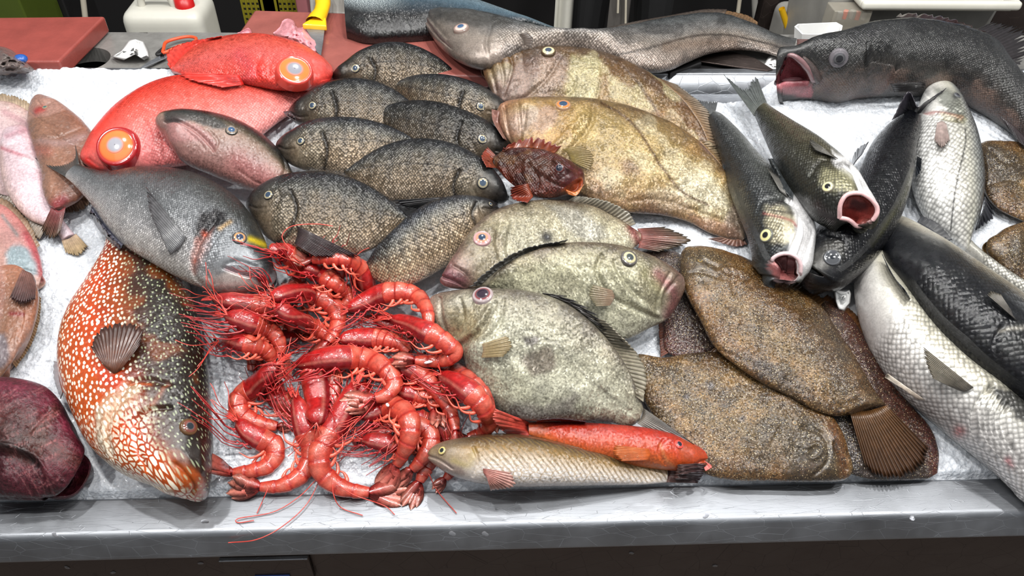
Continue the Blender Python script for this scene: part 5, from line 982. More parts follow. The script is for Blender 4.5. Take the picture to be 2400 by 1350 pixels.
f = fish('john_dory', 'largest flat golden yellow fish in the centre of the display', [(1166, 268), (1182, 240), (1232, 230), (1300, 226), (1370, 229), (1440, 239), (1510, 260), (1580, 290), (1640, 332), (1690, 388), (1722, 440), (1738, 500), (1748, 556)],
         [(1166, 268), (1180, 318), (1220, 355), (1280, 405), (1335, 445), (1400, 480), (1470, 498), (1550, 505), (1612, 520), (1660, 545), (1705, 560), (1740, 566)], .03, 'dory', ns=340,
         paint=[('s', [(-1, (184, 154, 122)), (-.6, (196, 170, 126)), (-.1, (200, 178, 128)), (.4, (196, 172, 118)), (.8, (168, 142, 100)), (1, (128, 104, 74))], .5), ('n', 9, .52, (186, 146, 84), .6), ('n', 16, .56, (214, 204, 176), .55), ('n', 11, .6, (176, 152, 168), .35), ('t', .16, .02, (188, 136, 118), .75),
                ('p', [(1600, 400), (1680, 420), (1710, 490), (1640, 480), (1560, 490), (1520, 450), (1580, 440)], 16, (226, 218, 192), .85), ('p', [(1465, 360), (1500, 350), (1530, 385), (1560, 400), (1500, 400)], 12, (222, 210, 176), .6), ('p', [(1450, 380), (1480, 370), (1500, 400), (1470, 410)], 10, (140, 112, 90), .7), ('p', [(1480, 455), (1560, 450), (1620, 480), (1600, 500), (1500, 495)], 12, (168, 134, 98), .6), ('p', [(1620, 510), (1700, 520), (1740, 560), (1650, 545)], 12, (188, 150, 128), .7),
                ('l', [(1410, 240), (1460, 270), (1500, 310), (1550, 390), (1600, 450), (1660, 480)], 3.2, (112, 82, 44), .9), ('p', [(1340, 260), (1380, 250), (1395, 290), (1350, 320), (1330, 290)], 10, (200, 176, 120), .6)],
         relief=[('l', [(1182, 250), (1190, 300), (1200, 340)], 4, .004), ('l', [(1215, 245), (1220, 300), (1218, 345)], 5, .004), ('l', [(1228, 300), (1232, 250)], 4, .003), ('l', [(1390, 250), (1385, 290), (1350, 335), (1300, 380)], 6, .005), ('l', [(1368, 270), (1330, 310), (1290, 350), (1260, 375)], 7, -.004), ('l', [(1340, 300), (1370, 320), (1365, 350)], 4, .003), ('l', [(1410, 240), (1500, 310), (1600, 450)], 3, .001), ('l', [(1470, 470), (1560, 470), (1700, 520)], 5, .002)], lumps=.006)
eye(f, 1320, 246, 18, (40, 62, 84), (196, 110, 50), (140, 110, 84), .55, .8, .45)
fin(f, 'dorsal_fin', [(1640, 332), (1690, 388), (1722, 440), (1738, 500)], [(1664, 330), (1712, 384), (1740, 436), (1752, 498)], (150, 120, 84), (190, 176, 150), 26, jag=.1, lift=.006, stripe=.6, amp=.0014)
fin(f, 'pectoral_fin', [(1318, 350), (1332, 362), (1340, 378)], [(1368, 340), (1392, 366), (1385, 400)], (190, 170, 110), (150, 130, 90), 12, mode='on', lift=.006, stripe=.55, amp=.001, mat='finclear')
fin(f, 'tail_fin', [(1742, 556), (1720, 562), (1690, 556)], [(1752, 574), (1720, 578), (1660, 560)], (180, 140, 120), (150, 110, 100), 8, he=.004)
fin(f, 'lip', [(1180, 262), (1172, 290), (1188, 330)], [(1152, 256), (1156, 285), (1180, 325)], (140, 100, 88), (150, 112, 102), 4, jag=0, stripe=.3, lift=.008)

# ---- the three greenish white John Dories in front
f = fish('john_dory', 'dory with a black side spot, mouth shut at lower left, beneath the spiny red fish', [(1032, 656), (1050, 618), (1080, 572), (1112, 528), (1160, 492), (1230, 472), (1310, 468), (1385, 482), (1440, 508), (1480, 532), (1500, 545)],
         [(1032, 656), (1044, 672), (1085, 678), (1150, 672), (1240, 650), (1330, 625), (1420, 602), (1470, 590), (1500, 570)], .024, 'dory', base=(.085, -.06, .01), ns=300,
         paint=[('s', [(-1, (208, 200, 178)), (-.3, (220, 214, 190)), (.4, (206, 198, 172)), (.8, (172, 160, 136)), (1, (140, 124, 110))], .5), ('n', 12, .54, (150, 134, 108), .6), ('t', .24, .06, (150, 104, 108), .8), ('l', [(1040, 640), (1080, 660)], 22, (140, 84, 96), .7), ('d', [(1282, 556)], 15, (70, 72, 82), .95), ('l', [(1480, 535), (1500, 572)], 12, (165, 80, 84), .8), ('p', [(1280, 480), (1360, 490), (1420, 550), (1360, 560)], 12, (206, 204, 196), .6)],
         relief=[('l', [(1175, 520), (1165, 570), (1185, 640)], 6, .004), ('l', [(1035, 648), (1060, 656), (1090, 672)], 4, .005), ('l', [(1060, 620), (1090, 640), (1110, 668)], 4, .003), ('l', [(1200, 520), (1190, 580), (1200, 640)], 5, .003)], lumps=.005)
eye(f, 1131, 560, 21, (40, 55, 75), (188, 130, 100), (165, 130, 130), .42, .66, .45)
fin(f, 'tail_fin', [(1494, 536), (1500, 555), (1496, 580)], [(1560, 532), (1614, 556), (1610, 572), (1545, 590)], (165, 100, 92), (110, 100, 84), 13, lift=.006, stripe=.6, amp=.0015)
fin(f, 'dorsal_fin', [(1330, 470), (1390, 484), (1440, 508), (1478, 530)], [(1350, 458), (1420, 470), (1472, 496), (1490, 525)], (150, 138, 116), (185, 180, 165), 18, jag=.15, lift=.008, stripe=.65, amp=.0014, ray_c=(70, 62, 54))
f = fish('john_dory', 'dory facing right with a pale ringed spot on its side', [(1598, 650), (1568, 622), (1515, 594), (1450, 574), (1380, 567), (1310, 571), (1245, 590), (1185, 622), (1130, 664)],
         [(1598, 650), (1592, 695), (1565, 745), (1520, 770), (1465, 796), (1400, 786), (1310, 745), (1220, 708), (1132, 674)], .026, 'dory', base=(.045, .03, .035), ns=300,
         paint=[('s', [(-1, (204, 202, 186)), (-.3, (222, 219, 194)), (.4, (214, 210, 182)), (.8, (178, 170, 144)), (1, (140, 128, 112))], .5), ('n', 12, .54, (160, 150, 118), .5), ('t', .24, .04, (150, 104, 106), .8), ('d', [(1328, 667)], 24, (165, 160, 140), .8), ('d', [(1328, 667)], 15, (200, 196, 170), .9), ('p', [(1490, 620), (1540, 640), (1570, 690), (1530, 680)], 12, (196, 190, 150), .6), ('l', [(1540, 640), (1580, 690), (1568, 740)], 14, (176, 110, 118), .7)],
         relief=[('l', [(1410, 600), (1400, 640), (1440, 700), (1540, 745)], 6, .005), ('l', [(1430, 620), (1470, 690), (1540, 740)], 8, -.004), ('l', [(1440, 610), (1450, 640), (1500, 700)], 4, .003), ('l', [(1590, 650), (1560, 690), (1556, 745)], 5, .004), ('l', [(1570, 640), (1545, 690), (1540, 730)], 4, .003)], lumps=.005)
eye(f, 1474, 606, 20, (60, 66, 66), (186, 178, 140), (80, 76, 74), .45, .72, .5)
fin(f, 'pectoral_fin', [(1435, 680), (1440, 698), (1430, 716)], [(1388, 666), (1380, 692), (1396, 718)], (178, 150, 130), (150, 140, 112), 10, mode='on', lift=.005, stripe=.55, mat='finclear')
fin(f, 'dorsal_fin', [(1132, 668), (1190, 622), (1250, 590), (1320, 572)], [(1100, 672), (1160, 620), (1230, 582), (1330, 562)], (120, 116, 104), (96, 96, 96), 20, jag=.25, lift=.01, stripe=.6, amp=.0014)
f = fish('john_dory', 'foremost dory with a blood-dark eye, facing left beside the prawns', [(1016, 712), (1020, 690), (1058, 681), (1112, 676), (1172, 676), (1240, 682), (1308, 702), (1368, 740), (1426, 798), (1468, 858), (1492, 910), (1508, 956)],
         [(1016, 712), (1020, 765), (1042, 805), (1082, 836), (1100, 872), (1130, 924), (1172, 968), (1240, 986), (1340, 988), (1420, 988), (1470, 1000), (1496, 990)], .03, 'dory', base=(.045, -.01, .035), ns=340,
         paint=[('s', [(-1, (170, 170, 164)), (-.75, (180, 178, 160)), (-.3, (228, 226, 206)), (.3, (222, 219, 198)), (.75, (186, 180, 160)), (1, (140, 132, 120))], .5), ('n', 11, .56, (160, 146, 116), .55), ('t', .2, .03, (158, 128, 120), .7), ('p', [(1230, 830), (1290, 815), (1300, 860), (1250, 880), (1220, 850)], 10, (140, 124, 112), .7), ('p', [(1225, 792), (1262, 788), (1262, 806), (1235, 808)], 6, (110, 100, 100), .8),
                ('p', [(1190, 930), (1280, 950), (1350, 920), (1330, 980), (1220, 985)], 12, (158, 150, 146), .6), ('p', [(1120, 840), (1220, 850), (1240, 930), (1160, 940)], 16, (226, 224, 200), .6), ('l', [(1300, 800), (1350, 860), (1420, 920), (1480, 960)], 4, (150, 146, 130), .6), ('p', [(1050, 720), (1110, 730), (1120, 790), (1060, 790)], 10, (176, 158, 116), .5)],
         relief=[('l', [(1028, 700), (1036, 750), (1050, 790)], 5, .004), ('l', [(1078, 700), (1086, 745), (1066, 790)], 5, .003), ('l', [(1160, 710), (1130, 770), (1080, 810), (1050, 812)], 6, .004), ('l', [(1150, 720), (1110, 775), (1066, 800)], 7, -.004), ('l', [(1180, 700), (1170, 760), (1130, 800)], 5, .003), ('l', [(1300, 800), (1420, 920)], 3, .001)], lumps=.006)
eye(f, 1132, 692, 25, (42, 30, 42), (120, 30, 38), (150, 136, 136), .6, .72, .4)
fin(f, 'pectoral_fin', [(1130, 806), (1132, 822), (1128, 838)], [(1190, 786), (1200, 812), (1180, 836)], (190, 170, 130), (170, 150, 110), 12, mode='on', lift=.005, stripe=.5, mat='finclear')
fin(f, 'dorsal_fin', [(1364, 742), (1420, 800), (1460, 860), (1484, 925)], [(1420, 752), (1492, 826), (1516, 880), (1508, 942)], (150, 144, 124), (190, 184, 166), 22, jag=.08, lift=.012, stripe=.7, amp=.002, ray_c=(84, 70, 56))
fin(f, 'spiny_dorsal_fin', [(1250, 684), (1310, 702), (1370, 742)], [(1330, 694), (1400, 738), (1462, 802)], (90, 86, 82), (64, 60, 60), 6, jag=.5, lift=.004, stripe=.6)
fin(f, 'tail_fin', [(1508, 956), (1504, 975), (1494, 992)], [(1570, 1000), (1632, 1048), (1570, 1038)], (130, 122, 112), (84, 78, 76), 10, lift=.006, stripe=.6)

# ---- scorpionfish
f = fish('scorpionfish', 'small spiny red scorpionfish with an open orange mouth on the big yellow dory', [(1366, 412), (1350, 390), (1318, 368), (1275, 352), (1230, 346), (1190, 350), (1158, 366)],
         [(1366, 432), (1352, 452), (1310, 462), (1262, 464), (1222, 448), (1186, 420), (1160, 392)], .026, 'scorpion', base=None, tp=[(0, .3), (.1, .7), (.25, 1), (.5, .8), (1, .2)],
         paint=[('s', [(-1, (150, 70, 40)), (-.4, (120, 66, 44)), (.2, (112, 72, 46)), (.7, (120, 50, 36)), (1, (96, 40, 28))], .6), ('n', 35, .5, (84, 28, 24), .7), ('n', 40, .58, (160, 118, 70), .6), ('t', .4, .2, (118, 36, 50), .7), ('p', [(1322, 440), (1345, 425), (1366, 414), (1364, 444), (1330, 456)], 3, (206, 104, 44), .9), ('l', [(1320, 448), (1340, 458)], 6, (190, 130, 80), .6)],
         relief=[('p', [(1326, 442), (1345, 428), (1364, 420), (1360, 438), (1334, 450)], 3, -.010), ('l', [(1240, 385), (1262, 415), (1256, 450)], 4, .004), ('l', [(1300, 380), (1330, 400)], 5, -.005), ('l', [(1270, 410), (1300, 430), (1322, 436)], 4, .003)], lumps=.016, ns=200)
eye(f, 1312, 394, 11, (20, 22, 36), (60, 40, 40), (90, 36, 34), .7, .85, .6)
fin(f, 'spiny_dorsal_fin', [(1176, 358), (1210, 348), (1250, 348), (1300, 360)], [(1180, 346), (1215, 328), (1262, 322), (1316, 342)], (150, 84, 44), (130, 52, 34), 10, jag=.5, lift=.014, stripe=.6, ray_c=(90, 24, 16), thick=.0015)
fin(f, 'tail_fin', [(1162, 364), (1156, 380), (1164, 394)], [(1142, 344), (1128, 366), (1140, 392)], (140, 78, 52), (150, 66, 46), 9, lift=.006, stripe=.5, ray_c=(90, 24, 16))
fin(f, 'pectoral_fin', [(1238, 430), (1244, 448), (1250, 460)], [(1196, 440), (1200, 466), (1236, 476)], (150, 80, 50), (136, 56, 38), 10, mode='on', lift=.005, stripe=.5, ray_c=(96, 24, 16))
fin(f, 'lip', [(1326, 444), (1346, 450), (1362, 440)], [(1332, 456), (1352, 458), (1368, 432)], (196, 116, 60), (205, 130, 76), 3, jag=0, stripe=.1, lift=.004, mode='on')


wrasse()
# ---- gilthead bream
f = fish('gilthead_bream', 'silver bream with a yellow bar between its eyes lying over the spotted wrasse', [(636, 664), (638, 622), (626, 570), (600, 518), (562, 468), (512, 432), (455, 406), (390, 395), (325, 394), (262, 404), (218, 396), (186, 386)],
         [(636, 664), (604, 683), (550, 688), (490, 680), (420, 652), (352, 614), (292, 576), (250, 530), (216, 482), (178, 438), (154, 416)], .042, 'gilthead', ns=340, base=(.055, .012, .004),
         paint=[('s', [(-1, (214, 208, 202)), (-.55, (186, 184, 184)), (-.1, (150, 152, 154)), (.35, (128, 130, 132)), (.7, (92, 94, 92)), (1, (62, 66, 66))], .25), ('p', [(470, 500), (512, 492), (530, 520), (505, 550), (470, 575), (455, 560), (462, 530)], 9, (34, 28, 32), .9), ('p', [(455, 560), (480, 548), (500, 530), (490, 580), (458, 640), (446, 620)], 7, (196, 150, 140), .8), ('d', [(478, 546), (458, 608)], 7, (214, 110, 80), .8),
                ('p', [(500, 540), (560, 530), (600, 575), (610, 620), (540, 640), (470, 640), (470, 580)], 16, (140, 144, 148), .7), ('p', [(590, 520), (630, 590), (638, 640), (600, 610), (585, 560)], 10, (52, 56, 58), .75), ('l', [(586, 560), (622, 574)], 7.5, (222, 200, 40), 1), ('l', [(515, 535), (540, 520)], 5, (196, 160, 100), .6), ('p', [(500, 650), (560, 635), (625, 664), (570, 684), (510, 680)], 8, (222, 210, 204), .9), ('l', [(530, 628), (570, 640), (620, 660)], 5, (176, 144, 150), .8), ('l', [(262, 404), (330, 396), (400, 396)], 8, (88, 66, 66), .6)],
         relief=[('l', [(505, 512), (470, 560), (452, 610), (458, 650), (500, 684)], 6, .006), ('l', [(520, 540), (490, 580), (478, 630), (500, 665)], 5, .0025), ('l', [(525, 626), (560, 640), (600, 650), (632, 664)], 4, .005), ('l', [(528, 618), (560, 612), (600, 625)], 4, .002)])
f.C2 = (f.A + f.B) / 2
eye(f, 561, 557, 17, (40, 52, 76), (176, 130, 84), (60, 58, 58), .5, .74, .45)
fin(f, 'pectoral_fin', [(436, 556), (420, 580), (400, 598)], [(342, 438), (352, 500), (392, 582)], (128, 128, 130), (96, 94, 96), 14, mode='on', lift=.006, stripe=.35)
fin(f, 'tail_fin', [(186, 388), (170, 400), (156, 416)], [(166, 288), (178, 335), (150, 362), (112, 366), (70, 363)], (104, 104, 102), (58, 58, 56), 18, he=.028, jag=.08, stripe=.45, amp=.0014)
fin(f, 'anal_fin', [(216, 482), (250, 530), (290, 572)], [(210, 500), (236, 545), (280, 586)], (96, 96, 110), (70, 70, 86), 8, lift=.002)



# ---- bass on the right
SB = [('s', [(-1, (232, 230, 226)), (-.5, (208, 206, 200)), (0, (156, 156, 148)), (.4, (108, 110, 104)), (.8, (76, 80, 80)), (1, (66, 70, 72))], .15)]
f = fish('sea_bass', 'silver bass wedged at far right between the large bass and the brown flatfish', [(2250, 545), (2262, 548), (2300, 585), (2350, 625), (2420, 672), (2500, 720)], [(2240, 560), (2260, 600), (2300, 650), (2360, 700), (2430, 745), (2500, 790)], .03, 'bass', base=(.0, .0, 0), tp=[(0, .3), (.3, .7), (1, 1)], edge=1.3,
         paint=[('s', [(-1, (190, 188, 182)), (0, (196, 194, 186)), (.6, (150, 148, 138)), (1, (100, 100, 92))])], head_ring=False)
f = fish('sea_bass', 'white-bellied bass at far right lying head up with a wrinkled fin near its throat', [(2196, 206), (2222, 210), (2246, 226), (2268, 262), (2294, 320), (2308, 380), (2311, 440), (2302, 495), (2284, 545), (2266, 592)],
         [(2186, 208), (2160, 226), (2140, 262), (2130, 320), (2128, 380), (2138, 440), (2158, 490), (2190, 535), (2225, 570), (2252, 594)], .05, 'bassbig', base=(.0, .0, 0), sq=.95, tp=[(0, .35), (.06, .6), (.2, .9), (.4, 1), (.7, .8), (1, .2)],
         paint=[('s', [(-1, (240, 240, 238)), (-.3, (232, 230, 224)), (.2, (214, 212, 200)), (.55, (160, 162, 160)), (.85, (88, 92, 96)), (1, (60, 64, 70))], .12), ('p', [(2190, 206), (2225, 210), (2250, 235), (2262, 275), (2225, 262), (2200, 240)], 8, (120, 124, 116), .7), ('d', [(2240, 224), (2248, 276)], 9, (34, 36, 46), .9), ('l', [(2170, 262), (2210, 262), (2255, 275)], 4, (206, 150, 146), .7), ('p', [(2200, 262), (2255, 270), (2262, 284), (2215, 280)], 5, (150, 144, 100), .5), ('l', [(2262, 300), (2262, 340), (2240, 440), (2228, 540)], 1.8, (50, 50, 54), .85)],
         relief=[('l', [(2160, 258), (2200, 272), (2262, 284)], 5, .005), ('l', [(2150, 262), (2200, 255), (2250, 262)], 4, .004), ('l', [(2168, 215), (2185, 230), (2205, 236)], 4, .003)])
fin(f, 'pectoral_fin', [(2196, 288), (2208, 284), (2218, 290)], [(2190, 332), (2208, 348), (2226, 330)], (196, 178, 172), (146, 130, 124), 9, mode='on', lift=.005, stripe=.3)
fin(f, 'anal_fin', [(2308, 460), (2304, 490), (2290, 530)], [(2330, 495), (2326, 515), (2280, 545)], (70, 72, 78), (60, 62, 70), 8, he=.012, jag=.3, stripe=.5)
eye(f, 2243, 223, 8, (24, 26, 34), (60, 62, 70), (90, 92, 92))
f = fish('sea_bass', 'largest bass, pale and foreshortened, running to the near right corner', [(2060, 560), (2082, 580), (2112, 640), (2168, 718), (2240, 790), (2320, 862), (2400, 925), (2480, 985), (2540, 1040)],
         [(2000, 600), (1994, 650), (2000, 720), (2026, 800), (2068, 872), (2122, 936), (2200, 1002), (2280, 1064), (2350, 1118), (2415, 1178), (2480, 1230)], .06, 'bassbig', base=(.0, .0, 0), sq=.92, ns=360, head_ring=False, tp=[(0, .5), (.2, .9), (.6, 1), (.9, .85), (1, .5)],
         paint=[('s', [(-1, (236, 232, 230)), (-.45, (240, 238, 232)), (-.1, (226, 222, 208)), (.35, (180, 178, 164)), (.7, (120, 122, 116)), (1, (84, 88, 88))], .12), ('d', [(2248, 1012)], 14, (224, 120, 120), .7), ('d', [(2366, 1078), (2372, 1090)], 9, (206, 70, 90), .8), ('t', .72, .82, (238, 234, 232), .7), ('p', [(2320, 900), (2400, 925), (2440, 960), (2400, 990), (2350, 950)], 10, (52, 54, 58), .85)],
         relief=[('l', [(2326, 905), (2300, 930), (2280, 975), (2290, 1030), (2340, 1080)], 5, .008)] + [('l', [(2322 + 10 * i, 915 + 8 * i), (2300 + 12 * i, 960 + 6 * i), (2310 + 14 * i, 1020 + 4 * i), (2356 + 13 * i, 1080 + 6 * i)], 4, .005) for i in range(5)])
fin(f, 'pectoral_fin', [(2282, 908), (2262, 918), (2240, 912)], [(2164, 814), (2170, 850), (2186, 886)], (120, 114, 106), (140, 132, 116), 15, mode='on', lift=.012, stripe=.35)
fin(f, 'pelvic_fin', [(2168, 938), (2150, 935), (2130, 920)], [(2080, 876), (2076, 880), (2074, 884)], (232, 216, 200), (236, 224, 208), 8, mode='on', lift=.006, stripe=.12)
f = fish('sea_bass', 'bass with a broad black back running diagonally off the right edge', [(2068, 585), (2078, 620), (2110, 668), (2160, 738), (2220, 806), (2290, 866), (2360, 915), (2440, 965), (2520, 1010)],
         [(2100, 500), (2130, 512), (2180, 542), (2250, 590), (2320, 642), (2400, 705), (2470, 760), (2540, 820)], .06, 'bassbig', base=None, sq=.92, ns=340, tp=[(0, .35), (.2, .8), (.5, 1), (.9, .9), (1, .5)],
         paint=[('s', [(-1, (232, 230, 224)), (-.55, (226, 222, 208)), (-.15, (176, 170, 156)), (.1, (80, 80, 78)), (.4, (42, 44, 48)), (1, (34, 36, 42))], .1), ('t', .74, .84, (48, 50, 52), .6), ('p', [(2340, 770), (2400, 760), (2410, 830), (2350, 830)], 10, (52, 54, 52), .6), ('l', [(2345, 775), (2330, 800), (2345, 850)], 10, (20, 20, 28), .9), ('l', [(2350, 772), (2400, 768)], 6, (190, 186, 176), .6)],
         relief=[('l', [(2352, 765), (2332, 800), (2350, 860), (2400, 900)], 6, .006)])
fin(f, 'pectoral_fin', [(2384, 752), (2376, 742), (2372, 732)], [(2314, 690), (2322, 682), (2345, 690)], (96, 92, 88), (120, 114, 104), 10, mode='on', lift=.006)
fin(f, 'dorsal_fin', [(2082, 630), (2110, 670), (2140, 710)], [(2068, 596), (2088, 640), (2118, 676)], (40, 46, 60), (34, 40, 54), 10, lift=.01)
fin(f, 'pelvic_fin', [(2150, 520), (2185, 542), (2215, 565)], [(2160, 505), (2200, 525), (2232, 562)], (44, 48, 58), (60, 62, 70), 8, lift=.006)
f = fish('sea_bass', 'bass with open mouth at lower left of the group, white gill folds showing', [(1826, 662), (1800, 655), (1786, 640), (1768, 598), (1754, 545), (1732, 490), (1706, 425), (1686, 360), (1668, 310), (1656, 276)],
         [(1826, 662), (1852, 664), (1872, 655), (1898, 615), (1912, 565), (1902, 515), (1872, 468), (1826, 428), (1780, 378), (1742, 325), (1700, 278), (1676, 262)], .048, 'bass', base=None, noscale=[[(1835, 440), (1890, 460), (1930, 540), (1915, 620), (1872, 665), (1840, 590)]], sq=.85, tp=[(0, .5), (.05, .75), (.15, .9), (.3, 1), (.6, .8), (1, .25)],
         paint=[('s', [(-1, (226, 226, 222)), (-.7, (196, 196, 190)), (-.3, (150, 150, 144)), (.2, (112, 114, 110)), (.7, (84, 86, 86)), (1, (74, 78, 80))], .15), ('p', [(1845, 458), (1885, 462), (1925, 530), (1918, 610), (1872, 655), (1846, 590), (1864, 540), (1856, 490)], 6, (250, 249, 249), 1), ('p', [(1795, 480), (1850, 490), (1862, 530), (1850, 570), (1800, 560)], 10, (212, 204, 176), .7), ('l', [(1838, 470), (1800, 490), (1860, 500)], 4, (54, 46, 50), .6), ('l', [(1790, 500), (1850, 515), (1868, 530)], 3, (190, 110, 104), .6), ('p', [(1800, 628), (1812, 608), (1838, 598), (1862, 606), (1872, 628), (1866, 650), (1846, 658), (1818, 650)], 8, (226, 196, 196), .8), ('p', [(1800, 628), (1812, 608), (1838, 598), (1862, 606), (1872, 628), (1866, 650), (1846, 658), (1818, 650)], 3, (178, 120, 118), 1), ('p', [(1815, 625), (1835, 610), (1858, 622), (1850, 640), (1825, 640)], 6, (130, 74, 74), .9)],
         relief=[('pv', [(1800, 628), (1812, 608), (1838, 598), (1862, 606), (1872, 628), (1866, 650), (1846, 658), (1818, 650)], 3, .03), ('l', [(1775, 500), (1790, 470), (1825, 462)], 5, .003), ('l', [(1842, 466), (1872, 490), (1876, 540), (1856, 590), (1850, 640)], 5, .006)] + [('l', [(1880 + 7 * i, 490 + 10 * i), (1888 + 6 * i, 545), (1872 + 6 * i, 600), (1866 + 4 * i, 640)], 3, .0035) for i in range(4)])
strip(f, 'lips', [(1797, 640), (1800, 622), (1815, 603), (1840, 594), (1866, 602), (1877, 628), (1870, 654), (1846, 663), (1814, 656), (1797, 640)], 4.5, (222, 192, 194), 'mouth', .001, label='pale pink open lips', taper=False)
eye(f, 1796, 553, 17, (24, 24, 26), (222, 214, 150), (90, 90, 84), .45, .8, .4)
fin(f, 'tail_fin', [(1656, 278), (1664, 270), (1676, 264)], [(1632, 232), (1650, 236), (1682, 238)], (110, 112, 112), (90, 92, 94), 10, he=.01, jag=.2)
fin(f, 'pectoral_fin', [(1846, 462), (1838, 456), (1830, 450)], [(1822, 410), (1808, 402), (1800, 396)], (130, 128, 122), (110, 108, 104), 8, mode='on', lift=.004)
f = fish('sea_bass', 'dark-backed bass crossing diagonally, head lowest and tail raised top right', [(1914, 690), (1962, 668), (2022, 616), (2072, 560), (2110, 500), (2134, 440), (2147, 380), (2152, 330), (2160, 290), (2160, 268)],
         [(1898, 688), (1880, 662), (1880, 618), (1900, 573), (1934, 536), (1972, 492), (2000, 440), (2020, 390), (2040, 348), (2068, 312), (2100, 284), (2122, 262)], .05, 'bass', base=None, soft=.012, sq=.92, ns=300, tp=[(0, .4), (.05, .6), (.15, .8), (.35, 1), (.7, .75), (1, .25)],
         paint=[('s', [(-1, (186, 186, 184)), (-.7, (140, 142, 142)), (-.3, (92, 94, 96)), (.1, (46, 48, 54)), (.6, (28, 30, 36)), (1, (24, 26, 34))], .15), ('p', [(1890, 600), (1960, 560), (1980, 590), (1960, 620), (1890, 650)], 12, (104, 102, 96), .6), ('l', [(2140, 400), (2110, 480), (2040, 570)], 6, (120, 118, 60), .5), ('l', [(1885, 640), (1890, 680)], 12, (150, 134, 134), .6)],
         relief=[('l', [(1888, 640), (1900, 660), (1912, 685)], 4, .004), ('l', [(1925, 545), (1975, 560), (1990, 610), (1960, 650)], 5, .004)])
f.C2 = (f.A + f.B) / 2
eye(f, 1950, 604, 19, (30, 34, 40), (58, 60, 64), (66, 68, 72), .35, .8, .4)
fin(f, 'tail_fin', [(2160, 272), (2142, 262), (2122, 264)], [(2218, 206), (2170, 238), (2150, 250), (2128, 214), (2090, 282)], (52, 54, 60), (60, 56, 64), 16, he=.085, jag=.06, stripe=.35, amp=.0012, lift=.01)
fin(f, 'dorsal_fin', [(1990, 405), (2005, 380), (2020, 362)], [(1992, 395), (2006, 352), (2036, 332)], (70, 70, 74), (60, 62, 66), 8, lift=.01, jag=.2)
fin(f, 'pectoral_fin', [(2146, 400), (2148, 380), (2150, 366)], [(2146, 420), (2158, 400), (2160, 372)], (60, 64, 70), (50, 54, 60), 6, lift=.008)
f = fish('sea_bass', 'open-mouthed bass in the middle of the group, tail towards the steel rim', [(2020, 532), (1990, 532), (1960, 526), (1925, 510), (1888, 490), (1856, 450), (1824, 402), (1800, 350), (1780, 302), (1766, 268)],
         [(2020, 532), (2042, 520), (2055, 495), (2050, 470), (2032, 430), (1990, 385), (1930, 335), (1862, 290), (1820, 262), (1800, 246)], .045, 'bass', base=None, noscale=[[(1950, 350), (2020, 380), (2060, 450), (2060, 500), (2000, 440)]], soft=.012, sq=.85, tp=[(0, .5), (.05, .75), (.15, .9), (.3, 1), (.6, .8), (1, .25)],
         paint=[('s', [(-1, (200, 198, 192)), (-.6, (150, 148, 138)), (-.2, (120, 116, 98)), (.3, (90, 88, 74)), (1, (70, 72, 68))], .15), ('p', [(1950, 352), (2010, 382), (2050, 430), (2062, 475), (2030, 462), (1996, 420), (1955, 388)], 6, (250, 249, 248), 1), ('p', [(1930, 395), (1990, 400), (2005, 440), (1960, 450), (1925, 430)], 10, (186, 182, 150), .7), ('l', [(1905, 390), (1930, 375), (1990, 385)], 5, (60, 58, 54), .6), ('l', [(1915, 480), (1930, 500), (1950, 515)], 12, (96, 74, 78), .5), ('p', [(1972, 505), (1975, 478), (1990, 460), (2018, 460), (2042, 476), (2050, 496), (2034, 518), (2004, 524)], 8, (222, 180, 180), .8), ('p', [(1972, 505), (1975, 478), (1990, 460), (2018, 460), (2042, 476), (2050, 496), (2034, 518), (2004, 524)], 3, (196, 112, 104), 1), ('p', [(1988, 488), (2000, 468), (2030, 478), (2030, 494), (2005, 496)], 6, (110, 34, 34), .9)],
         relief=[('pv', [(1972, 505), (1975, 478), (1990, 460), (2018, 460), (2042, 476), (2050, 496), (2034, 518), (2004, 524)], 3, .03), ('l', [(1900, 410), (1925, 376), (1970, 372)], 5, .004), ('l', [(1960, 378), (1996, 400), (2012, 430), (2020, 455)], 4, .005)] + [('l', [(1985 + 8 * i, 380 + 8 * i), (2010 + 7 * i, 405 + 6 * i), (2026 + 5 * i, 440 + 4 * i)], 3, .003) for i in range(3)])
strip(f, 'lips', [(1968, 510), (1970, 478), (1986, 456), (2018, 454), (2046, 472), (2056, 496), (2038, 522), (2004, 530), (1968, 510)], 4.5, (224, 180, 180), 'mouth', .001, label='pale pink open lips', taper=False)
eye(f, 1940, 437, 14, (24, 24, 26), (214, 206, 150), (110, 106, 90), .48, .8, .4)
fin(f, 'tail_fin', [(1768, 272), (1780, 256), (1800, 248)], [(1696, 174), (1742, 208), (1770, 180), (1784, 208)], (120, 124, 120), (110, 114, 114), 16, he=.02, jag=.15, stripe=.35, amp=.0012)
fin(f, 'pectoral_fin', [(1964, 372), (1950, 362), (1938, 352)], [(1908, 350), (1896, 334), (1900, 326)], (110, 106, 96), (92, 90, 84), 8, mode='on', lift=.004)
fin(f, 'dorsal_fin', [(1860, 454), (1836, 416), (1812, 372)], [(1858, 470), (1822, 425), (1800, 372)], (70, 74, 76), (60, 64, 66), 10, lift=.004)

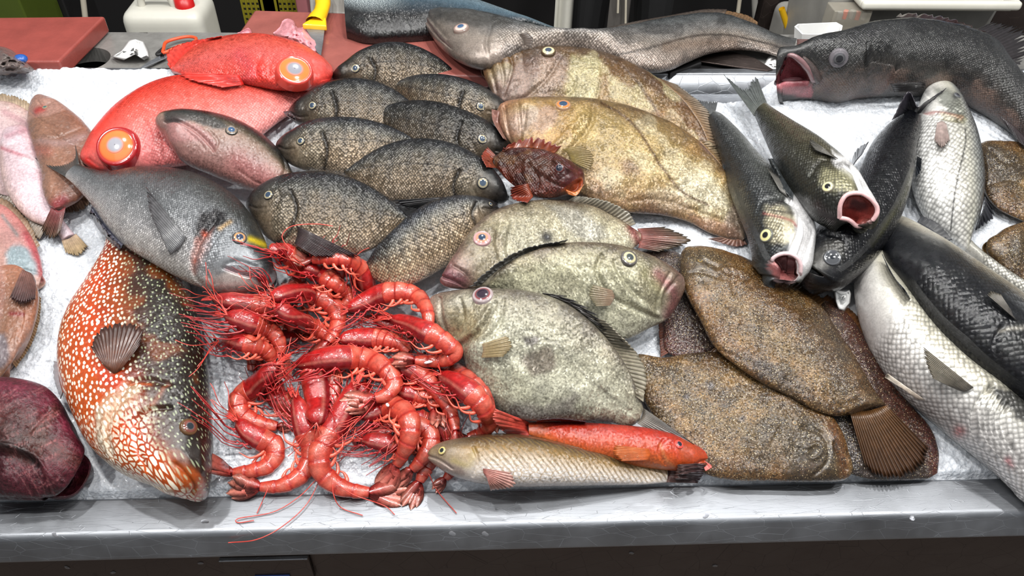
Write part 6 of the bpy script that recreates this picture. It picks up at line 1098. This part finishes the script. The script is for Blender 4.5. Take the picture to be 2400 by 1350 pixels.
# ---- hake and big fish tail on the back counter
f = fish('cut_fish', 'large steel-blue fish cut off flat at its left end, behind the hake', [(810, -70), (900, -70), (1000, -40), (1110, -4), (1215, 34), (1285, 60), (1342, 78)], [(812, 96), (860, 108), (930, 106), (1010, 104), (1120, 98), (1230, 90), (1340, 84)], .048, 'tunatail', fr=TAB, base=(.004, .0, 0), head_ring=True, head=0, sq=.95, edge=1.0, tp=[(0, 1), (.4, .9), (1, .3)], ns=200,
         attr=lambda S, T, px: sstep(.30, .1, T) * sstep(-.75, -.4, S), paint=[('s', [(-1, (16, 16, 20)), (-.72, (18, 18, 22)), (-.6, (54, 64, 72)), (-.2, (100, 120, 132)), (.4, (146, 162, 170)), (1, (170, 180, 182))], .05), ('t', .7, 1, (96, 104, 100), .4)])
R0 = f.ring0; c0 = R0.mean(0)
part('cut_face', np.vstack([R0, c0[None]]), [(i, (i + 1) % len(R0), len(R0)) for i in range(len(R0))], M['mouth'], f.root, col=lin((140, 60, 62)), label='red cut face')
f = fish('hake', 'long silver grey hake lying across the back counter, toothed jaw to the left', [(988, 40), (996, 26), (1020, 18), (1060, 20), (1130, 26), (1200, 44), (1262, 62), (1330, 73), (1400, 72), (1470, 60), (1540, 44), (1620, 31), (1690, 30), (1745, 46), (1795, 68), (1835, 84), (1868, 90)],
         [(990, 44), (1002, 75), (1028, 112), (1066, 142), (1110, 160), (1160, 163), (1230, 158), (1310, 152), (1390, 155), (1460, 166), (1525, 172), (1570, 166), (1610, 148), (1660, 128), (1720, 118), (1780, 122), (1825, 134), (1850, 142)], .040, 'hake', fr=TAB, head=.22, base=(.045, -.03, 0), sq=.95, ns=420,
         paint=[('s', [(-1, (186, 172, 162)), (-.5, (182, 172, 162)), (-.1, (166, 163, 160)), (.3, (140, 142, 142)), (.7, (104, 108, 110)), (1, (80, 84, 88))], .2), ('t', .3, .1, (122, 114, 106), .4), ('l', [(1400, 135), (1500, 118), (1600, 90), (1680, 80), (1780, 96), (1840, 118)], 3, (66, 58, 54), .7), ('n', 14, .56, (84, 82, 82), .45), ('l', [(1560, 110), (1640, 100), (1720, 100)], 14, (142, 112, 88), .4), ('l', [(992, 38), (1020, 78), (1050, 105)], 5, (190, 170, 160), .5), ('p', [(1000, 36), (1060, 30), (1200, 50), (1150, 60), (1050, 50)], 8, (92, 90, 86), .6)],
         relief=[('l', [(992, 36), (1010, 62), (1035, 90), (1058, 112)], 4, .006), ('l', [(998, 30), (1020, 56), (1048, 88)], 4, .004), ('l', [(1150, 60), (1140, 100), (1150, 150)], 5, .004), ('l', [(1215, 70), (1230, 95), (1225, 130)], 4, .004)], lumps=.004)
strip(f, 'jaw_line', [(994, 34), (1012, 62), (1036, 92), (1062, 116)], 3.0, (70, 56, 54), 'mouth', -.001)
eye(f, 1081, 67, 19, (50, 78, 110), (196, 170, 160), (120, 104, 96), .42, .74, .5)
fin(f, 'tail_fin', [(1868, 92), (1866, 115), (1852, 140)], [(1925, 92), (1925, 115), (1905, 150)], (120, 90, 86), (100, 72, 70), 12, lift=.01)
fin(f, 'dorsal_fin', [(1400, 72), (1480, 58), (1560, 42), (1640, 31), (1700, 31)], [(1410, 68), (1490, 50), (1570, 36), (1650, 22), (1704, 22)], (110, 100, 92), (90, 80, 74), 28, lift=.012)
fin(f, 'rear_dorsal_fin', [(1690, 32), (1735, 44), (1775, 60)], [(1700, 24), (1752, 36), (1776, 52)], (120, 100, 80), (150, 120, 90), 12, lift=.012, stripe=.5)
fin(f, 'pectoral_fin', [(1216, 80), (1224, 92), (1226, 104)], [(1236, 76), (1250, 92), (1244, 110)], (110, 100, 92), (96, 86, 80), 6, mode='on', lift=.005)

# ================================================================== red prawns
PR = dict(deep=(104, 8, 18), red=(170, 30, 30), org=(192, 68, 50), pale=(222, 142, 122), leg=(176, 42, 44))
def prawn(label, pts, sgn, w=1.0, nc=.40, seed=0, legs=True, tail=1, ant=3, dark=1.0, extra_ant=(), lift=0.0, head=1):
    """pts: picture points of the mid line from the front of the shell to the start of the tail fan; sgn: side of the belly (+1 = right of travel in the picture)"""
    rg = random.Random(seed * 13 + 5); N = 90; q = np.linspace(0, 1, N); Q = resample(pts, q)
    u, v, h = drape(Q, .0); ker = 7
    hm = np.array([h[max(0, i - ker):i + ker + 1].max() for i in range(N)]); hm = .5 * hm + .5 * h
    for _ in range(3): hm = np.convolve(np.pad(hm, 6, 'edge'), np.ones(13) / 13, 'valid')
    L0 = .0140 * w
    rad = L0 * np.interp(q, [0, .05, .15, nc * .8, nc, nc + .06, .75, .95, 1], [.35, .62, .85, 1.0, .96, .88, .7, .48, .42])
    hz = hm + rad * .8 + lift
    u, v = ICE.px(Q, hz); P = ICE.world(u, v, hz)
    T = np.gradient(P, axis=0); T /= np.linalg.norm(T, axis=1)[:, None]
    S = np.cross(T, ICE.n); S /= np.linalg.norm(S, axis=1)[:, None]; S = S * sgn      # towards the belly
    U = np.cross(S, T); U *= np.sign(U @ ICE.n)[:, None]
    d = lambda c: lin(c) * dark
    R = root('red_prawn', ICE.world(np.array(u[N // 2]), np.array(v[N // 2]), np.array(max(0, hm[N // 2]))), label, 'prawn', 'red prawns in the heap')
    ic = int(nc * N)
    def shellpart(name, i0, i1, rr, seg, colf):
        K = 26; a = np.arange(K) * 2 * np.pi / K; n = i1 - i0
        qq = np.linspace(i0, i1 - 1, n * 2); f = lambda X: np.stack([np.interp(qq, np.arange(N), X[:, k]) for k in range(3)], 1)
        p, s, uu = f(P), f(S), f(U); r = np.interp(qq, np.arange(N), rr)
        if seg: 
            ph = (np.linspace(0, 1, len(qq)) * seg) % 1.0; r = r * (1.07 - .13 * ph - .10 * np.exp(-((ph - .02) / .07) ** 2)); 
        else: ph = np.linspace(0, 1, len(qq))
        dep = 1.16; V = p[:, None] + r[:, None, None] * (np.cos(a)[None, :, None] * s[:, None] * dep + np.sin(a)[None, :, None] * uu[:, None] * .86)
        C = colf(np.linspace(0, 1, len(qq))[:, None] * np.ones((1, K)), np.cos(a)[None] * np.ones((len(qq), 1)), ph[:, None] * np.ones((1, K)))
        V = V.reshape(-1, 3); F = gridfaces(len(qq), K, True); c0, c1 = V[:K].mean(0), V[-K:].mean(0); m = len(V)
        V = np.vstack([V, c0, c1]); C = np.vstack([C.reshape(-1, 3), C[0, 0][None], C[-1, 0][None]])
        Fl = F.tolist() + [[(i + 1) % K, i, m] for i in range(K)] + [[m - K + i, m - K + (i + 1) % K, m + 1] for i in range(K)]
        o = part(name, V, Fl, M['shell'], R, col=C); x, y, z = ICE.uvh(V); hput(x, y, z); return o
    nz = rg.random() * 50
    def cc(t, c, ph):     # shell of the head: deep red belly side, browner back
        k1 = sstep(.05, .75, c)[..., None]; n = vnoise(t * 6 + nz, c * 2 + nz, 1)[..., None]
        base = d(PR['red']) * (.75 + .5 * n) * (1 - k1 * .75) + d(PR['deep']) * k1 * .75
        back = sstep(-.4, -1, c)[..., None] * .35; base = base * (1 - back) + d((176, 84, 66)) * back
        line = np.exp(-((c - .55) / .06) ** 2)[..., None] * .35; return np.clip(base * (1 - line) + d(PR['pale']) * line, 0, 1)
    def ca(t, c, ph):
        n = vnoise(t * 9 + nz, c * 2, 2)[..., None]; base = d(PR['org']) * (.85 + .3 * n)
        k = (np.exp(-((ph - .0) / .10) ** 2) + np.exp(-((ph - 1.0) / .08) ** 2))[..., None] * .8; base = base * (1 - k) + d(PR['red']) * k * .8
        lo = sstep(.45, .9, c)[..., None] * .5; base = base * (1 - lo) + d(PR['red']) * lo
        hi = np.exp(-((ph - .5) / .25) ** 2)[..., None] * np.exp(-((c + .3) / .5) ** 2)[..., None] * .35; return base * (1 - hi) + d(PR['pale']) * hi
    if ic > 8: shellpart('carapace', 0, ic + 2, rad, 0, cc)
    shellpart('abdomen', max(0, ic - 3), N, rad, 6, ca)
    if tail:      # tail fan of long pointed blades
        e = P[-1]; t0, s0, u0 = T[-3:].mean(0), S[-1], U[-1]; t0 /= np.linalg.norm(t0); Lb = .035 * w * tail
        for j, (an, ln) in enumerate(((-.34, .92), (-.16, 1.05), (0, .85), (.16, 1.05), (.34, .92))):
            dr = t0 * math.cos(an) + s0 * math.sin(an); sd = np.cross(dr, u0); sd /= np.linalg.norm(sd); k = np.linspace(0, 1, 9)
            wd = Lb * .21 * np.sin(np.pi * np.clip(k * .93 + .07, 0, 1)) ** .7 + .0003
            uu, vv, hh = [x for x in ICE.uvh(e + dr * (Lb * ln * k)[:, None])]; hh = np.maximum(hh - .006 * k, hget(uu, vv) * 1.0 + .0015 if False else hh * (1 - .7 * k) + .7 * k * (hget(uu, vv) + .003))
            cen = ICE.world(uu, vv, hh + .0006 * j)
            V = np.stack([cen - sd * wd[:, None], cen + u0 * (wd * .18)[:, None], cen + sd * wd[:, None], cen - u0 * (wd * .1)[:, None]], 1).reshape(-1, 3)
            cb = lin(PR['red']) * (1 - k[:, None]) + lin(PR['pale']) * .8 * k[:, None]; cb = np.repeat(cb * dark * (.8 + .25 * (j % 2)), 4, 0)
            part('tail_blade', V, gridfaces(9, 4, True), M['shell'], R, col=cb)
    if head and ic > 8:
        t0 = -(T[:3].mean(0)); t0 /= np.linalg.norm(t0); p0 = P[0]; r0 = rad[2]
        k = np.linspace(0, 1, 8)[:, None]; C = p0 - S[0] * r0 * .5 + t0 * (.026 * w * k) - S[0] * (.003 * k ** 2) + U[0] * .001
        V, F = tube_arr(C - t0 * .008, np.linspace(.0022, .0003, 8) * w, 6); part('rostrum', V, F, M['shell'], R, col=d((196, 60, 50)))
        th = np.linspace(0, np.pi, 8); ph = np.linspace(0, 2 * np.pi, 13)[:-1]
        c = p0 + U[0] * r0 * .9 + t0 * .003 + S[0] * .001; re = .0026 * w
        V = c + re * np.stack([np.outer(np.sin(th), np.cos(ph)), np.outer(np.sin(th), np.sin(ph)), np.outer(np.cos(th), np.ones(12))], -1).reshape(-1, 3)
        part('eye', V, gridfaces(8, 12, True), M['eye'], R, col=lin((18, 12, 14)))
        for s in (.2, .8, 1.3):       # antenna scales and feelers at the mouth
            C = p0 + S[0] * r0 * s * .6 + U[0] * .002 * s + t0[None] * (.022 * w * k) * (1.1 - s * .15) + S[0] * (.004 * k ** 2)
            V, F = tube_arr(C, np.sin(np.linspace(.35, 3.0, 8)) * .0017 * w + .0002, 6); part('antenna_scale', V, F, M['leg'], R, col=d((222, 78, 70)))
    if legs:
        nleg = 6 if ic > 8 else 0
        for j in range(nleg):
            i = int(ic * (.22 + .13 * j)); b = P[i] + S[i] * rad[i] * .95 - U[i] * rad[i] * (.5 if j % 2 else -.2); fw = -T[i]
            Ln = (.030 + .008 * rg.random()) * w; sw = .35 + .5 * rg.random() + j * .05
            pts3 = [b, b + (S[i] * .5 * sw + fw * .5) * Ln * .45, b + (S[i] * .6 * sw + fw * 1.0) * Ln * .8, b + (S[i] * (.5 * sw) + fw * 1.6) * Ln * (1.0 + .3 * rg.random())]
            C = catmull(pts3, 5); x, y, z = ICE.uvh(C); kk = np.linspace(0, 1, len(C)); z = np.maximum(z, (hget(x, y) + .0008) * (kk > .3)); C = ICE.world(x, y, z)
            V, F = tube_arr(C, np.linspace(.0016, .0004, len(C)) * w, 5, ICE.n); part('leg', V, F, M['leg'], R, col=d(PR['leg']) * (.8 + .35 * rg.random()))
        for j in range(5):            # swimming legs under the tail
            i = min(N - 4, int(ic + (N - ic) * (.08 + .16 * j))); b = P[i] + S[i] * rad[i] * .9; fw = -T[i]; Ln = .016 * w * (1.05 - .1 * j)
            C = catmull([b, b + (S[i] * .9 + fw * .25) * Ln * .5, b + (S[i] * 1.0 + fw * .8) * Ln, b + (S[i] * .7 + fw * 1.5) * Ln * 1.2], 4)
            V, F = tube_arr(C, np.array([.0024, .0027, .0028, .0026, .0024, .0022, .0019, .0016, .0013, .0011, .0009, .0006, .0003])[:len(C)] * w, 6, ICE.n); part('swimming_leg', V, F, M['leg'], R, col=d((226, 96, 74)) * (.85 + .25 * rg.random()))
    for j in range(ant):
        t0 = Q[0] - Q[4]; t0 = t0 / np.linalg.norm(t0); a = rg.uniform(-.9, .9); c_, s_ = math.cos(a), math.sin(a); dr = np.array([t0[0] * c_ - t0[1] * s_, t0[0] * s_ + t0[1] * c_])
        Ln = rg.uniform(45, 115); cv = rg.uniform(-.5, .5); pr = np.array([-dr[1], dr[0]]); k = np.linspace(0, 1, 26)
        path = Q[0] + np.outer(k, dr) * Ln + np.outer(k ** 2, pr) * Ln * cv + pr * 4 * np.sin(k * rg.uniform(4, 11))[:, None] * k[:, None]
        antenna(R, path, .00055, dark)
    for e_ in extra_ant: antenna(R, resample(e_, np.linspace(0, 1, 60)), .0007, dark, False)
    return R
def antenna(R, path, r=.0006, dark=1.0, high=True):
    x, y, h = drape(path, .002)
    bad = np.where(np.abs(h - h[0]) > (.045 if high else .2))[0]
    if len(bad): path = path[:max(8, bad[0] - 1)]; x, y, h = drape(path, .002); h = np.minimum(h, h[0] + .05) if high else h
    h = np.array([h[max(0, i - 4):i + 5].max() for i in range(len(h))]); h = np.convolve(np.pad(h, 3, 'edge'), np.ones(7) / 7, 'valid') + (.004 if high else .001)
    x, y = ICE.px(path, h); V, F = tube_arr(ICE.world(x, y, h), r, 5, ICE.n)
    part('antenna', V, F, M['leg'], R, col=lin((206, 66, 54)) * dark)
Z = lambda pts: [(440 + x * .4888, 560 + y * .4888) for x, y in pts]
PRAWNS = [   # lowest first
 ('red prawn buried deepest, only segments showing at the centre of the heap', Z([(700, 560), (705, 640), (700, 720), (690, 800), (675, 850)]), 1, .95, 0, 0),
 ('red prawn almost hidden under the silver bream chin, head pointing left', Z([(130, 285), (220, 300), (320, 315), (420, 330), (480, 390), (500, 440)]), 1, .95, .45, 0),
 ('pale pink prawn along the right rim of the heap beside the foremost dory', Z([(1150, 560), (1220, 600), (1300, 635), (1375, 690), (1430, 750), (1460, 820)]), 1, .85, .25, 1),
 ('red prawn with pale rings deep beside the head of the striped fish', Z([(1060, 850), (1130, 870), (1190, 880), (1240, 920), (1250, 975), (1200, 1010)]), 1, .95, .2, 0),
 ('red prawn in shadow, head left, below the curled one with a white fleck', Z([(840, 960), (900, 970), (980, 985), (1060, 990), (1100, 1030)]), 1, .85, .5, 0),
 ('red prawn whose tail hangs over the lip edge to the left of the striped fish', Z([(1120, 960), (1165, 1000), (1160, 1060), (1135, 1110), (1110, 1165)]), 1, .95, .1, 1.15),
 ('red prawn with its tail blades poking out under the striped fish head', Z([(1290, 1000), (1300, 1060), (1270, 1110), (1235, 1150)]), 1, .7, .1, .9),
 ('red prawn with fat rings curling down to the left of the striped fish eye', Z([(1000, 930), (1060, 900), (1120, 900), (1165, 940), (1160, 1000), (1110, 1070), (1075, 1105)]), 1, 1, .15, .8),
 ('red prawn hugging the silver bream snout, curled like a C', Z([(395, 45), (450, 60), (500, 90), (535, 140), (535, 185), (500, 225), (440, 245)]), 1, 1.05, .3, .5),
 ('red prawn below the arched one at the top, head half hidden to the left', Z([(560, 130), (630, 160), (690, 200), (745, 240), (770, 280), (745, 320)]), 1, .95, .42, 0),
 ('arched red prawn at the top of the heap with its head hanging down at right', Z([(868, 285), (858, 220), (835, 160), (790, 112), (735, 92), (670, 92), (600, 100)]), -1, 1.05, .38, .9),
 ('red prawn at the heap centre left, largely under the big curled one', Z([(420, 325), (500, 370), (580, 410), (640, 445), (700, 490), (712, 560)]), 1, 1, .45, 0),
 ('red prawn pointing left with its tail tucked under, on the left flank', Z([(190, 365), (270, 390), (340, 415), (405, 450), (440, 500), (445, 550)]), 1, 1.05, .42, 1),
 ('red prawn with orange head on the left flank just above bare ice', Z([(150, 490), (220, 490), (300, 505), (365, 530), (400, 580), (370, 625)]), 1, .95, .42, .9),
 ('red prawn looped round like a U on the lower left of the heap', Z([(425, 600), (375, 655), (320, 710), (255, 755), (245, 820), (300, 868), (370, 890), (430, 900)]), -1, 1.1, .38, .5),
 ('red prawn curling round at the lower left, its tail reaching the wrasse', Z([(240, 870), (290, 925), (350, 960), (410, 985), (420, 1040), (380, 1090), (310, 1110), (220, 1120)]), 1, 1, .32, 1),
 ('red prawn hanging down in the middle left, tail fan spread at the bottom', Z([(520, 760), (545, 850), (570, 930), (595, 1010), (575, 1090), (520, 1150), (440, 1185), (350, 1190)]), 1, 1.05, .32, 1.2),
 ('red prawn with its belly legs bunched at the centre right', Z([(730, 480), (800, 475), (880, 475), (950, 480), (1020, 505), (1060, 545)]), 1, 1.05, .5, 0),
 ('red prawn with a large dark carapace, head on the near side, black eye showing', Z([(618, 880), (625, 810), (620, 740), (610, 680), (590, 630)]), 1, 1.25, .9, 0),
 ('big red prawn bent like a hook at the bottom centre, tail lying on steel', Z([(795, 700), (760, 790), (715, 880), (665, 960), (630, 1040), (645, 1120), (720, 1185), (800, 1208), (870, 1215)]), -1, 1.15, .38, 1.3),
 ('red prawn pointing left in the right half, tail hanging down', Z([(1000, 720), (1060, 735), (1110, 750), (1160, 770), (1180, 820)]), 1, .95, .5, 1),
 ('red prawn stretched diagonally down the right half of the heap', Z([(960, 590), (1040, 610), (1120, 650), (1180, 710), (1235, 780), (1270, 850), (1285, 920)]), 1, .95, .3, 1),
 ('red prawn with glassy brown shell arching at the right edge of the heap', Z([(1215, 650), (1290, 690), (1360, 740), (1415, 800), (1445, 870), (1410, 930), (1345, 955)]), 1, 1.1, .4, .6),
 ('glossy orange prawn curled like a question mark, white fleck on its back', Z([(830, 850), (890, 830), (955, 800), (1020, 820), (1065, 880), (1060, 960), (1030, 1030), (1000, 1085)]), 1, 1.15, .3, 1.1),
 ('red prawn with arched back next to the dory lips, head pointing left', Z([(770, 335), (850, 300), (930, 265), (1020, 250), (1100, 275), (1145, 335), (1160, 410)]), 1, 1.1, .42, 0),
 ('red prawn sharply bent at the right, tip of its bend touching the foremost dory', Z([(980, 380), (1070, 410), (1160, 450), (1240, 500), (1280, 545), (1235, 575), (1160, 585), (1090, 582)]), 1, 1.05, .38, .9),
 ('large red prawn curled at the upper centre, dusky carapace pointing left', Z([(400, 280), (480, 262), (560, 262), (640, 280), (700, 325), (722, 390), (700, 450), (672, 495)]), 1, 1.15, .42, 1.2),
 ('large red prawn on top at the heart of the heap, tail folded back left', Z([(520, 605), (600, 585), (690, 570), (790, 568), (880, 585), (960, 635), (990, 695), (955, 745), (900, 765)]), 1, 1.2, .42, 1.1),
]
FILL = [([(520, 700), (560, 716), (610, 735), (650, 765), (660, 800)], 1, .45), ([(610, 690), (660, 720), (700, 760), (720, 800)], -1, .5), ([(800, 620), (790, 660), (800, 700), (830, 730)], 1, .5), ([(880, 745), (930, 770), (960, 800), (950, 830)], 1, .5),
        ([(700, 790), (640, 800), (600, 830), (590, 870)], -1, .5), ([(640, 880), (650, 930), (690, 960), (700, 1000)], 1, .5), ([(900, 860), (950, 880), (1000, 900), (1010, 940)], 1, .5), ([(850, 1040), (900, 1020), (940, 1000), (950, 960)], -1, .6), ([(860, 900), (820, 950), (820, 1000)], 1, .5), ([(1000, 850), (1040, 900), (1050, 950), (1040, 1000)], 1, .5), ([(560, 760), (610, 790), (640, 830), (630, 880)], 1, .5)]
for i, (pts, sg, nc) in enumerate(FILL):
    prawn('red prawn sunk deep in the heap, mostly covered by the curled ones on top', pts, sg, 1.0, nc, 60 + i, tail=0, ant=2, dark=.72)  # shell colour darkened as shade for prawns deep in the heap
for i, (lb, pts, sg, w, nc, tl) in enumerate(PRAWNS):
    ex = ()
    if 'hook' in lb: ex = [[(780, 1130), (782, 1160), (800, 1190), (850, 1208)], [(790, 1135), (830, 1160), (900, 1185), (925, 1206)]]
    if 'tail fan spread' in lb: ex = [[(745, 1120), (700, 1165), (640, 1200), (560, 1215), (558, 1225), (595, 1220)], [(760, 1100), (720, 1180), (660, 1235), (600, 1265), (535, 1272)], [(628, 1145), (615, 1175), (602, 1203)]]
    if 'striped fish eye' in lb: ex = [[(1005, 1110), (1025, 1150), (1070, 1203)]]
    if 'arched red' in lb: ex = [[(860, 640), (900, 600), (925, 580), (920, 560), (880, 555)]]
    if 'arched red' in lb: ex = [[(690, 590), (668, 570), (662, 550), (685, 530), (740, 525), (780, 530)]]
    R_ = prawn(lb, pts, sg, w, nc, i, tail=tl, ant=(0 if 'hugging' in lb else 6 if nc > .25 and i > 9 else 3), head=0 if 'hugging' in lb else 1, dark=.8 if i < 8 else 1, extra_ant=ex)  # lowest layers get a darker colour standing in for shade

    fl = [(906, 946), (911, 953)] if 'white fleck on its back' in lb else [(994, 851), (1008, 848), (1014, 847)] if 'sharply bent' in lb else None
    if fl:
        x_, y_, h_ = drape(resample(fl, np.linspace(0, 1, 8)), .002); V, F = tube_arr(ICE.world(x_, y_, h_), [.0004, .0018, .0022, .0022, .0022, .002, .0016, .0004], 8, ICE.n)
        part('white_fleck', V, F, M['paper'], R_, label='white fleck')

front_pair()
